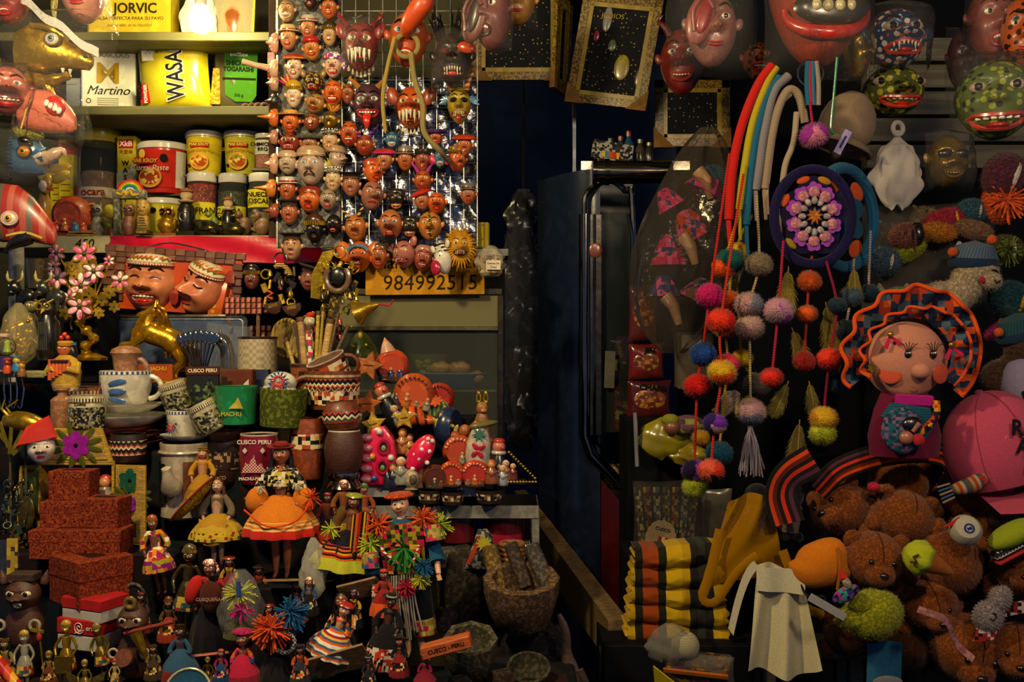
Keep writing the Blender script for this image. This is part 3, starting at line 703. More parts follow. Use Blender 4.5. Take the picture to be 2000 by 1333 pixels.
for a,k in[(('brown mask with golden curls at the left of the wire grid',680,184,26,42),dict(skin=BR,mouth='closed',extra=horned('b88a28',.6,.3))),(('orange mask with open mouth and hanging tongue, left of the wire grid',683,262,36,50),dict(skin='b8531c',mouth='laugh',extra=tongue('8a1c14',.2),nose=.38)),(('brown devil mask with curled purple horns on the wire grid',713,285,34,42),dict(skin='9a4a22',mouth='smile',er=.1,extra=horned('8a3a9a',1.5,.8,.13,.25,'3a1848'),snout=.15,eyes='yellow')),(('small blue devil mask with dark curls',766,274,27,34),dict(skin='3a6a86',mouth='laugh',er=.11,extra=horned('2a2418',1.3,.5,.13),lip='d8c8b0')),(('small orange-brown imp mask with purple hair',851,271,27,30),dict(skin='9a4a24',mouth='wide',lip='c8401c',hatk=('curly','4a2a6a'),teeth=None)),(('woman mask in an orange-red round hat at the right of the grid',907,287,32,40),dict(skin='a85a34',mouth='closed',hatk=('beret','b83a18','c8481c'),eyes='black')),(('woman mask in a scarlet hat with studs, centre of the wire grid',751,314,32,38),dict(skin='b06c44',mouth='closed',hatk=('beret','c02c1c','b83a8a'),eyes='black',extra=shawl('15100e'))),(('man mask in a grey top hat on the wire grid',792,314,31,42),dict(skin='a85c2c',mouth='o',hatk=('tophat','8a8272','5a2c1c'),eyes='black',teeth=None)),(('brown woman mask with a dark crown braid',826,315,30,44),dict(skin='9a4a30',mouth='closed',hatk=('crown','4a4238','2a2420'),eyes='black',extra=shawl('15100e'))),(('blue devil mask with pink ears on the wire grid',860,310,24,40),dict(skin='3a6680',mouth='laugh',lip='c8b8a0',extra=lambda t,f:(ears(t,f,'d81c50',.28,-.12),horns(t,f,'7a5a8a',.6,.5)),earc=False)),(('orange mask with golden hair bun at the right of the grid',893,314,34,46),dict(skin='c0561c',mouth='smirk',hatk=('crown','a87c20','c09a30'),nose=.4,rz=18)),(('orange profile mask with parted lips below the scarlet hat mask',730,336,38,46),dict(skin='cc5c1c',mouth='open',rz=28,nose=.42,hatk=('hair','b8461a'),teeth=None)),(('woman mask in a wide black flat hat, left of the wire grid',686,363,33,46),dict(skin='a06448',mouth='closed',hatk=('montera','1c1612','6a4a28'),eyes='black',extra=shawl('120d0c'))),(('large wrinkled brown mask with a crooked nose on the wire grid',727,383,44,58),dict(skin='96604a',mouth='sad',rz=14,nose=.5,nw=.15,nside=.12,wr=.02,ry=6,eyes='grey')),(('orange devil mask with magenta horns and blue collar',826,354,34,42),dict(skin='b0521e',mouth='smile',er=.1,extra=horned('b0308a',1.,.6,.12),snout=.15,eyes='yellow',hatk=None)),(('woman mask in a tilted scarlet hat, right of the wire grid',824,393,29,36),dict(skin='a8623c',mouth='closed',hatk=('beret','c0341c','a82818'),hat_ry=-14,ry=-8,eyes='black')),(('orange round-headed mask beside the tilted scarlet hat',853,397,36,42),dict(skin='c8591c',mouth='open',nose=.42,nw=.14,eyes='black',teeth=None)),(('man mask in a grey fedora hanging at the right edge of the grid',915,382,30,38),dict(skin='a05c38',mouth='o',hatk=('fedora','6e685a','4a2218'),eyes='black',teeth=None)),(('black mask with white open mouth and gold-streaked hair',775,392,30,44),dict(skin='15100d',mouth='wide',lip='c06a2c',hatk=('hair','2a2214'),brows='6a5a2c')),(('tan long-faced mask with black and yellow snake horns',695,446,42,54),dict(skin='b0682c',mouth='closed',extra=horned('2a2412',.9,.5,.09,.2,'c8a02c'),nose=.45,eyes='yellow',ry=-8)),(('big-nosed mask with gaping mouth and black beard',763,440,46,62),dict(skin='b06634',mouth='open',nose=.62,nw=.15,extra=beard('0e0c0c',1.25,-.44),wr=.02,eyes='blue',er=.1)),(('black laughing mask between two large tan masks',801,446,31,44),dict(skin='100d0d',mouth='wide',lip='b8642c',hatk=('hair','1e1a14'),brows='6a5a2c')),(('orange mask with a painted snake crossing its face',840,442,46,58),dict(skin='b8702c',mouth='smirk',extra=gecko,eyes='yellow',nose=.3)),(('orange long-eared devil mask with blue brow band below the grid',702,502,48,62),dict(skin='b8521a',mouth='open',nose=.5,nw=.18,extra=both(lambda t,f:part('brow_band',G().tube(arc(0,.12*f.h,.42*f.w,.2*f.h,10,170,10,f.y(0,.2*f.h)-1),3.2,7),M('gloss','4a7a9a'),t),lambda t,f:ears(t,f,'c86420',.3,.1)),snout=.2,earc=False)),(('brown smiling mask with gold-black hair above the phone sign',740,502,33,54),dict(skin='a0542c',mouth='smile',hatk=('hair','4a3a14'),nose=.4,eyes='black')),(('pink snarling jaguar mask above the phone sign',789,497,44,54),dict(skin='a8665a',mouth='fang',snout=.3,nose=.14,extra=lambda t,f:ears(t,f,'a8604c',.16,.36),earc=False,rz=-16,ry=-8,eyes='yellow',lip='a01c20')),(('pink laughing goblin mask beside the jaguar mask',827,506,36,50),dict(skin='9a4c3a',mouth='laugh',nose=.3,lip='7a1c18',ry=10,hatk=('hair','b07a6a'))),]:mask(*a,YM,**k)
def collar(t,f):
 pass
f4=lambda t,f:(tongue('c0281a',.34)(t,f),horns(t,f,'a86a18',.8,.34,.1,.3))
mask('dark purple demon mask with huge red mouth and hanging tongue',721,207,62,86,YM-.01,'4a2a34','wide','grey',lip='b8281c',extra=f4,nose=.42,nw=.12,er=.1,group='large carnival masks',nr=18,na=40,browth=1.6,mz=-.22)
f5=lambda t,f:(fangs_big(t,f),fins('2a4a6a',.3,.2)(t,f),ears(t,f,'8a3a1c',.2,.22))
mask('orange dragon mask with long white fangs and red tongue',803,212,62,84,YM-.01,'b8501a','fang','green',lip='c89020',extra=f5,nose=.34,nw=.3,nz=-.02,snout=.3,er=.1,group='large carnival masks',nr=18,na=40,earc=False)
f6=lambda t,f:(horns(t,f,'7a2c18',.9,1.0,.13,.3,'b88a2c',True),fins('3a6a92',.42,.12)(t,f),tongue('8a2c28',.2)(t,f))
mask('gold dragon mask with tall ringed horns and blue ear fins',897,207,46,74,YM-.01,'9a8424','fang','black',white='2a2008',lip='8a3428',extra=f6,nose=.32,jaw=.4,er=.15,group='large carnival masks',nr=18,na=40,earc=False)
def film_over(t,w,h,d,c='ffffff',op=.02,at=(0,0,0),sx=1.15,seed=0):
 """loose clear plastic bag around a mask"""
 rr=random.Random(seed);ph=[rr.uniform(0,6)for _ in range(6)]
 def fn(u,v):
  x=(u-.5)*w*sx;z=(v-.5)*h*1.12
  e=max(0,1-(2*u-1)**4)*max(0,1-(2*v-1)**4)
  y=-d*e**.6-(3*math.sin(13*u+ph[0]+5*v)*math.sin(11*v+ph[1])+2*math.sin(23*v+9*u+ph[2]))*e
  return(x*(1+.06*math.sin(6*v+ph[3])),y,z+3*math.sin(7*u+ph[4]))
 return part('plastic_wrap',G().grid(fn,26,26,at=at),FILM(c,op),t)
def f1(t,f):
 fangs_big(t,f);ears(t,f,'8a2c2c',.18,.25);horns(t,f,'7a1c20',.9,.35,.1,.35);film_over(t,f.w,f.h,f.w*1.0,seed=1)
mask('red and green demon mask with fangs wrapped in clear plastic',706,92,66,100,YM-.02,'7a2420','fang','green',lip='3a4a1c',extra=f1,nose=.4,snout=.25,er=.11,group='large carnival masks',nr=18,na=40,earc=False)
def f2(t,f):
 bignose('c4491c',.5,.52)(t,f)
 part('rope_ring',G().tor(22,5,(4,f.y(0,-26)-14,-24),None,26,8),M('cloth','8a7a44'),t)
 part('rope',G().tube(bez([(-18,f.y(0,0)-18,-14),(-28,f.y(0,0)-16,-70),(-34,f.y(0,0)-8,-130),(-26,f.y(0,0),-190)],20),4,7),M('cloth','9a8440'),t)
 part('rope',G().tube(bez([(14,f.y(0,0)-16,-40),(24,f.y(0,0)-14,-90),(44,f.y(0,0)-20,-140),(50,f.y(0,0)-22,-190),(80,f.y(0,0)-10,-220),(96,-10,-232)],28),5.5,7),M('cloth','8a7a48'),t)
mask('orange mask with a huge upturned bulb nose and a straw rope',797,78,76,108,YM-.03,'a84a24','open','blue',extra=f2,nose=.1,er=.1,group='large carnival masks',nr=18,na=40,ry=4,mz=-.3,lip='a8381c',browth=1.7)
def f3(t,f):
 part('orange_ear',G().ell(18,6,11,(30,f.y(0,0)-10,4),(0,12,0)),M('gloss','c4481c'),t)
 g=G();rr=random.Random(4)
 for i in range(38):
  a=rr.uniform(20,160);x=math.cos(math.radians(a))*f.w*.45;z=f.h*.4
  g.tube([(x,-10,z-10),(x*1.3,-20,z+rr.uniform(10,30)),(x*1.5+rr.uniform(-8,8),-8,z+rr.uniform(30,66))],[3,3,.6],5)
 part('bristles',g,M('gloss','1c1410'),t);film_over(t,f.w,f.h,f.w*.8,seed=2)
mask('shiny black demon mask with orange ear, wrapped in plastic',885,118,72,108,YM-.03,'2a1814','fang','red',white='5a2c20',extra=f3,nose=.5,nw=.16,lip='3a1410',group='large carnival masks',nr=18,na=40,jaw=.35)
mask('golden roaring lion head mask with a full mane',897,482,42,56,YM-.03,'b8862c','fang','brown',brows='6a4414',extra=mane('a8741c','c08a20',52,.36),snout=.3,nose=.16,nw=.2,nz=-.04,lip='3a1410',group='animal head masks',earc=False,rz=8,mz=-.22)
def zeb(t,f):
 ears(t,f,'d0c8b8',.16,.42);part('open_mouth',G().ell(12,8,15,(0,f.y(0,-.3*f.h)-2,-.3*f.h),None,12,8),M('gloss','b01c3c'),t)
 part('bristle_mane',G().tube(arc(0,0,f.w*.4,f.h*.52,20,120,8,-4),5,6),STR(['e6e0d0','141210'],0,6),t)
z_=mask('black and white striped zebra head mask with open pink mouth',866,508,36,58,YM-.04,'d0c8b8',None,'black',rz=-40,ry=-14,extra=zeb,snout=.4,nose=0,group='animal head masks',earc=False)
z_.children[0].data.materials[0]=STR(['d8d2c4','17140f'],2,8,'skin')
mask('woman head with a tall dark flat hat hung below the grey board',571,484,36,52,2.22,'b8845c','closed','brown',hatk=('montera','2a1f17','5a3c20'),extra=shawl('160f0d'),group='hat-wearing woman masks',lid='2a1810',nr=16,na=36)
mask('woman head with a tilted dark hat beside the metal keyrings',604,547,34,46,2.22,'9a5c48','closed','brown',hatk=('montera','2a1f17','4a3420'),hat_ry=14,ry=4,extra=shawl('160f0d'),group='hat-wearing woman masks',lid='2a1810')
mask('dark little mask in a black and gold knitted cap beside the brick plaque',492,546,29,42,2.3,'6e3a2c','closed','black',hatk=('fringe','17130f','b8902c'),earc=False)
# ================================================================ shelf groceries (upper left)
INK=M('matte','15120e')
def Tb(name,label,cat,px,z,y,**k):return T(name,label,cat,px,pyz(z,y),y,**k)
def hollow(r0,r1,h,th=.08,bulge=0.,lip=0.):
 """open vessel profile, outside then inside"""
 o=[(r0*.9,0),(r0,h*.03)]
 for i in range(1,8):
  u=i/8;o.append((r0+(r1-r0)*u+bulge*math.sin(math.pi*u),h*u))
 o+=[(r1+lip,h*.97),(r1+lip,h),(r1-r1*th,h)]
 o+=[((r0+(r1-r0)*u+bulge*math.sin(math.pi*u))*(1-th),h*u)for u in(.75,.5,.25,.1)]
 return o+[(.01,h*.08)]
def jar(label,px,z,y,w,h,lidc,fillc,fill=.8,lab=None,labc='d8c82c',kind='glass',lidh=.14,inkc='1a1610',glassc='dfe8e0',chunks=None,neck=.86,lz=.42,lh=.34,ts=.3,rz=0):
 t=Tb('storage_jar',label,'jar',px,z,y,rz=rz);r=w/2
 part('glass',G().lathe([(r*.9,0),(r,h*.04),(r,h*.74),(r*neck,h*.86),(r*neck,h*(1-lidh*.6))],26),GLASS(glassc),t)
 part('contents',G().lathe([(.01,h*.02),(r*.92,h*.03),(r*.94,h*fill*.97),(r*.6,h*fill),(.01,h*fill*1.02)],24),fillc,t)
 if chunks:
  rr=random.Random(int(px));n=0
  for i in range(26):
   a=rr.uniform(math.pi,2*math.pi);q=rr.uniform(.6,.86)*r;part('nut',G().ell(r*.26,r*.22,r*.22,(q*math.cos(a),q*math.sin(a),h*rr.uniform(.08,fill)),nu=8,nv=6),M('clay',chunks),t)
 part('lid',G().lathe([(r*neck*1.06,h*(1-lidh)),(r*neck*1.1,h*(1-lidh*.9)),(r*neck*1.1,h*(1-lidh*.15)),(r*neck*.98,h),(.01,h)],26,fr=lambda a,zz:1+.012*math.cos(a*26)),M('plast',lidc),t)
 if lab:
  o=part('paper_label',G().lathe([(r*1.012,h*lz-h*lh/2),(r*1.014,h*lz),(r*1.012,h*lz+h*lh/2)],16,a0=200,a1=340),M('paper',labc),t)
  ls=lab.split('\n')
  for i,s in enumerate(ls):text('lettering',s,w*ts,M('matte',inkc),o,(0,-r*1.06,h*lz+(len(ls)-1)*w*ts*.5-i*w*ts),bold=.25)
 return t
def tub(label,px,z,y,w,h,bodyc,lidc='d8d4c0',rz=0,deco=None):
 t=Tb('paste_tub',label,'tub',px,z,y,rz=rz);r=w/2
 part('tub',G().lathe([(r*.82,0),(r*.85,h*.04),(r*.95,h*.86),(r*.95,h*.9),(.01,h*.9)],28),M('plast',bodyc),t)
 part('lid',G().lathe([(r*.97,h*.86),(r*1.02,h*.87),(r*1.03,h*.96),(r*.97,h),(r*.9,h*.985),(.01,h*.985)],28),M('plast',lidc),t)
 if deco:deco(t,r,h)
 return t
def lab_arc(t,r0,r1,z0,z1,c,a0,a1,name='label_panel',n=14):
 return part(name,G().lathe([(r0,z0),(r1,z1)],n,a0=a0,a1=a1),M('paper',c)if isinstance(c,str)else c,t)
def bowlpic(t,r,h,food,a=270):
 x=r*.95*math.cos(math.radians(a));yy=r*.95*math.sin(math.radians(a))-r*.05
 o=part('bowl_picture',G().prism(circ(r*.5,20,rz=h*.2),2,(x,yy,h*.28),(0,0,a+90)),M('paper','e0a040'),t)
 part('food_picture',G().prism(circ(r*.42,20,rz=h*.15),2,(x,yy-1.5,h*.29),(0,0,a+90)),PAT([food,'e8c860','a84818'],5,'paper',thr=.9),o)
# --- top shelf
t=Tb('carton','yellow sauce carton with dark lettering on the highest shelf','box',262,Z1,2.6)
part('box_body',G().box(160,60,150,(0,0,75)),M('paper','c8ac28'),t)
text('lettering','JORVIC',27,M('paper','2a2410'),t,(14,-31,77),bold=.6,sx=.95)
text('lettering','BALSA PERFECTA PARA SU PAVO',9,M('paper','4a3c10'),t,(2,-31,58))
text('lettering','insuperable en su Navidad',8,M('paper','9a8420'),t,(2,-31,45),shear=.3)
text('lettering','SALSA',13,M('paper','4a3c10'),t,(-12,-31,100))
t=Tb('jar_in_box','amber jar in a clear yellow-edged box at the end of the highest shelf','jar',462,Z1,2.6)
part('jar_body',G().lathe([(14,0),(30,20),(34,60),(20,110),(14,130)],20,(0,0,6)),M('gloss','8a4a14'),t)
for s in(-1,1):part('box_edge',G().tube([(s*38,-28,0),(s*44,-28,140)],3,5),M('plast','c8b030'),t)
part('clear_wall',G().box(80,1.5,130,(0,-30,66)),FILM('fff4d0',.12),t)
t=T('bulb_lamp','glaring bare white bulb hanging over the highest shelf','lamp',392,40,2.30)
part('bulb',G().lathe([(.01,-26),(14,-22),(22,-8),(22,4),(14,20),(10,30)],22),EMIT('fff0c8',26),t)
part('socket',G().lathe([(11,29),(12,52),(8,60),(.01,60)],16),M('plast','d8d2c0'),t)
part('cord',G().tube([(0,0,60),(2,0,110),(0,0,200)],2,6),M('plast','c8c0a8'),t)
def crumple(w,h,d,seed,nu=26,nv=26,amp=5,taper=.5,neck=None):
 """crumpled bag: closed surface"""
 rr=random.Random(seed);ph=[rr.uniform(0,6.3)for _ in range(8)]
 def fn(u,v):
  a=2*math.pi*u;s=math.sin(math.pi*min(.985,max(.015,v)))**.45*(1-taper*v)
  if neck and v>neck:s=max(.08,s*(1-(v-neck)/(1-neck))*.8)
  k=1+amp/w*2*(math.sin(5*a+ph[0]+6*v)*.5+math.sin(9*a+ph[1]-11*v)*.35+math.sin(3*a+17*v+ph[2])*.4)
  return(w/2*s*k*math.cos(a),d/2*s*k*math.sin(a),h*v+amp*.5*math.sin(4*a+ph[3])*(1-v))
 return G().grid(fn,nu,nv,cu=True)
one('plastic_bag','crumpled white plastic bag glowing beside the bare bulb','bag',crumple(90,130,40,3,amp=6),FILM('fff8e4',.6,.25),388,pyz(Z1,2.55),2.55)
# --- second shelf
t=Tb('couscous_box','white couscous carton with a golden M on the second shelf','box',217,Z2,2.55,rz=6)
part('box_body',G().box(102,40,146,(0,0,73)),M('paper','e6e2cc'),t)
text('lettering','COUSCOUS',15,M('paper','7a6c48'),t,(4,-20.6,117),sx=.9)
text('monogram','M',56,M('paper','b8901c'),t,(0,-20.8,80),bold=.9,sx=1.1)
text('lettering','Martino',24,M('paper','1c1a16'),t,(0,-20.6,48),shear=.35,sx=1.05)
part('top_tag',G().box(18,.6,6,(-8,-20.4,138)),M('paper','2a2418'),t)
text('lettering','MEDIO',6,M('paper','e6e2cc'),t,(-8,-21,138))
for i in range(5):part('print_line',G().box(40-4*(i==4),.5,1.4,(0,-20.3,33-4*i)),M('paper','8a8468'),t)
part('stamp',G().tor(4,.8,(-36,-20.5,28)),M('paper','3a3620'),t)
t=Tb('carton','narrow pale blue carton left of the couscous box','box',152,Z2,2.58)
part('box_body',G().box(30,40,78,(0,0,39)),M('paper','b8c4c0'),t);part('blue_edge',G().box(2,41,79,(14.6,-1,39)),M('paper','2a5a9a'),t)
def pillow(w,h,d,fl=.06,nu=20,nv=24,amp=1.5,seed=0):
 rr=random.Random(seed);p=[rr.uniform(0,6)for _ in range(5)]
 def sd(s):
  def fn(u,v):
   a,b=2*u-1,2*v-1;e=max(0,1-a**4)*max(0,1-b**4)
   return(w/2*a*(1-.05*(1-b*b)),s*d/2*e**.6-s*amp*math.sin(9*u+p[0]+7*v)*math.sin(8*v+p[1])*e,h/2*b*(1-.03*(1-a*a))+fl*w*.3*math.sin(4*u+p[2])*abs(b)**6)
  return fn
 g=G();g.grid(sd(-1),nu,nv);g.grid(sd(1),nu,nv);return g
t=T('wasabi_bag','bulging yellow wasabi powder bag with big sideways lettering','bag',340,143,2.53,ry=-4)
part('bag_body',pillow(142,152,46,seed=2),M('plast','c8b81c'),t)
o=part('white_label',G().box(34,1,34,(-36,-22,38)),M('paper','e8e4d4'),t)
text('lettering','BARCIDDA',7,INK,o,(-23,-23,38),(0,-90,0),bold=.2)
part('peak_mark',G().tube([(-46,-23,34),(-41,-23,40),(-36,-23,34)],.8,4),M('paper','b0a890'),o)
text('outline_lettering','WASABI',46,M('paper','efe9d8'),t,(10,-23.5,2),(0,-90,0),bold=2.8,sx=.72)
text('lettering','WASABI',46,M('paper','1c1914'),t,(10,-24.5,2),(0,-90,0),bold=.7,sx=.72)
o=part('red_tag',G().box(18,1,38,(-54,-19.5,-42),(0,-6,0)),M('paper','b81c1c'),t)
text('lettering','POWDER',8.5,M('paper','efe9d8'),o,(-51,-20.6,-42),(0,-90,0),bold=.3)
text('lettering','WASABI',9.5,INK,o,(-61,-20.6,-36),(0,-90,0),bold=.5)
t=T('spice_pouch','green and black shichimi togarashi spice pouch on the second shelf','pouch',460,152,2.54,ry=2)
part('pouch_body',pillow(88,138,30,seed=5),M('plast','4a4428'),t)
o=part('green_label',G().prism([(-18,-46),(2,-58),(34,-58),(42,-46),(42,54),(-24,54)],1.5,(4,-15.5,8)),M('paper','3c7418'),t)
text('lettering','SHICHIMI',13,INK,o,(10,-17,24),bold=.4,sx=.92);text('lettering','TOGARASHI',12,INK,o,(10,-17,12),bold=.4,sx=.88)
text('lettering','BARCIDDA',7,M('paper','e8e4d4'),o,(10,-17,40),bold=.2)
part('badge',G().prism(circ(8,16),1,(10,-17,51)),M('paper','e8e4d4'),o);part('peak_mark',G().tube([(5,-18,49),(10,-18,54),(15,-18,49)],1.2,4),M('paper','8a3a1c'),o)
part('black_band',G().box(64,1,4,(12,-16.8,-6)),INK,o);text('lettering','300 g',8,INK,o,(12,-17,-38))
part('spice_window',G().prism([(-14,-50),(6,-50),(2,20),(-10,20)],1,(-30,-13,-6)),PAT(['c8781c','a8581c','d89a30'],3,'matte',thr=1.),t)
g=G()
for i in range(4):g.tor(7,3,(i*13-18,-3*i,7),(20,0,30),14,7)
one('pretzel_rings','row of small brown rings lying beside the spice pouch','rings',g,M('clay','6a4a34'),498,pyz(Z2,2.48),2.48)
# --- third row: jars and tubs on the ledge
jar('tall jar of pink powder with a broad yellow lid',193,Z3,2.62,80,226,'c8b41c',M('matte','a5836c'),.62,'Tocara','cfc4a0',lidh=.14,inkc='a81c20',neck=.96,lz=.42,lh=.09,ts=.26)
for i,(px,w,h)in enumerate(((136,30,205),(120,30,180))):
 t=Tb('carton',('yellow carton standing left of the tall powder jar','yellow and blue carton half hidden at the far left of the ledge')[i],'box',px,Z3,2.66+.05*i)
 part('box_body',G().box(w,36,h,(0,0,h/2)),M('paper','cdb822'),t);part('top_band',G().box(w+1,37,26,(0,0,h-20)),M('paper',('c02a1c','2a4a8a')[i]),t)
 for j in range(5):part('print_line',G().box(w*.6,.6,2,(0,-18.4,h*.62-12*j)),M('paper','6a5a18'),t)
t=Tb('wasabi_box','slim yellow wasabi box with a red brand panel','box',252,Z3,2.6)
part('box_body',G().box(37,30,206,(0,0,103)),M('paper','c8b82a'),t)
o=part('red_panel',G().box(28,1,17,(0,-15.3,190)),M('paper','b81c1c'),t);text('lettering','XkB',14,M('paper','efe6d8'),o,(0,-16.2,190),bold=.4)
part('green_wave',G().prism([(-18,0),(18,12),(18,46),(-18,28)],1,(0,-15.2,105)),M('paper','a8b088'),t)
text('lettering','天堂味',9,M('paper','7a2c14'),t,(0,-16,174))
for i,c in enumerate('WASABI'):text('lettering',c,13,INK,t,(-1,-16.4,152-14*i),bold=.4)
def d_red(t,r,h):
 lab_arc(t,r*.9,r*.965,h*.1,h*.82,'c42a1c',190,318);lab_arc(t,r*.905,r*.97,h*.1,h*.82,'d8d2c0',318,352)
 text('lettering','Curry Paste',15,M('paper','efe6d0'),t,(-10,-r-2,h*.46),shear=.2)
 text('lettering','MAE KROY',10,M('paper','d8a83c'),t,(-20,-r-2,h*.6),bold=.4)
 part('brand_frame',G().box(42,1,12,(-20,-r-.6,h*.6)),M('paper','a01c14'),t)
 part('figure_mark',G().ell(6,1,9,(-26,-r*.95,h*.74)),M('paper','d8b040'),t)
 part('seal',G().prism(circ(8,8),1,(16,-r*.98,h*.66)),M('paper','1c1a18'),t);bowlpic(t,r,h,'b83a14',258)
tub('large white-lidded tub of red curry paste',320,Z3+.124,2.6,96,98,'c42a1c',deco=d_red)
def d_yel(c,food,name):
 def fn(t,r,h):
  lab_arc(t,r*.87,r*.96,h*.1,h*.84,c,185,355);o=part('brand_panel',G().box(r*1.0,1,9,(0,-r*.97,h*.66)),M('paper','b02418'),t)
  text('lettering','MAE KROY',7.5,M('paper','e8c860'),o,(0,-r-1.4,h*.66),bold=.3);text('lettering',name,8,M('paper','c8901c'),t,(0,-r-1,h*.54),shear=.3);bowlpic(t,r,h,food)
  part('corner_mark',G().box(6,1,6,(-r*.6,-r*.72,h*.2)),M('paper','2a1c10'),t)
 return fn
tub('yellow curry tub with a bowl picture, stacked left',400,Z3+.17,2.58,72,84,'c8b422',deco=d_yel('c8b422','d8a030','Yellow Curry Paste'))
tub('green-yellow curry tub with a bowl picture, stacked right',474,Z3+.17,2.58,72,84,'b0aa2a',deco=d_yel('b0aa2a','8a9a2c','Green Curry Paste'))
tub('lower white-lidded tub with a yellow label behind the rainbow gate',320,Z3,2.6,74,84,'c8b830',deco=lambda t,r,h:(lab_arc(t,r*.88,r*.96,h*.08,h*.84,'c8b830',190,350),part('seal',G().prism(circ(6,8),1,(-8,-r*.98,h*.7)),M('paper','1c1a18'),t),part('red_tag',G().box(18,1,10,(-26,-r*.8,h*.52)),M('paper','8a2018'),t)))
jar('jar of red saffron threads with a yellow handwritten label',395,Z3,2.56,60,132,'d8d4c4',PAT(['7a2418','9a4030','5a1a12'],3,'matte',thr=1),.84,'AZAFRAN','cdc02c',lz=.42,lh=.26,ts=.26)
jar('jar of green cardamom with a yellow handwritten label',455,Z3,2.56,58,130,'d8d4c4',PAT(['3a3a24','2a2a1a','4a4a30'],4,'matte',thr=1),.74,'CARDA\nMOMO','cdc02c',lz=.36,lh=.28,ts=.25)
jar('jar of whole nutmegs with a yellow handwritten label',514,Z3,2.5,58,126,'d8d4c4',M('clay','6a5a40'),.4,'NUECES\nMOSCADA','cdc02c',chunks='8a7452',lz=.6,lh=.28,ts=.22)
jar('small jar of pink salt with a white label, above the nutmeg jar',518,Z3+.172,2.5,40,70,'c8c4b0',PAT(['9a5a48','b87a68'],3,'matte',thr=1),.4,'CHIMICHU\nRRO','cfcab8',lz=.6,lh=.4,ts=.24)
for lab,px,w,z,y in(('thin riser board under the red curry tub',320,104,Z3+.124,2.6),('thin riser board under the stacked curry tubs',440,150,Z3+.17,2.58),('thin riser board under the pink salt jar',520,50,Z3+.172,2.5)):
 o=one('riser_board',lab,'board',G().box(w,46,4,(0,0,-2)),M('wood','5a5430'),px,pyz(z,y),y)
# ================================================================ figurines along the ledge
YF=2.45
PF=lambda:pyz(Z3,YF)
t=Tb('rainbow_gate','grey stone gateway figurine with a rainbow and golden snake on top','figurine',254,Z3,YF)
for s in(-1,1):part('gate_post',G().box(13,18,74,(s*24,0,37),b=2),M('stone','8e8c78'),t)
part('lintel',G().box(62,20,17,(0,0,82),b=2),M('stone','9a9884'),t);part('doorstep',G().box(66,24,6,(0,0,3)),M('stone','807e6c'),t)
for i,c in enumerate(('c0281c','d8821c','d8c828','3a9a4a','2a6ab8','e0dccc')):part('rainbow_band',G().tube(arc(0,90,25-3.6*i,20-3*i,0,180,14),2.0,6),M('gloss',c),t)
part('gold_snake',G().tube(bez([(-22,-11,84),(-12,-12,80),(-8,-12,88),(-2,-12,79),(4,-12,88),(10,-12,79),(22,-11,82)],24),2.6,6),M('gloss','c89c1c'),t)
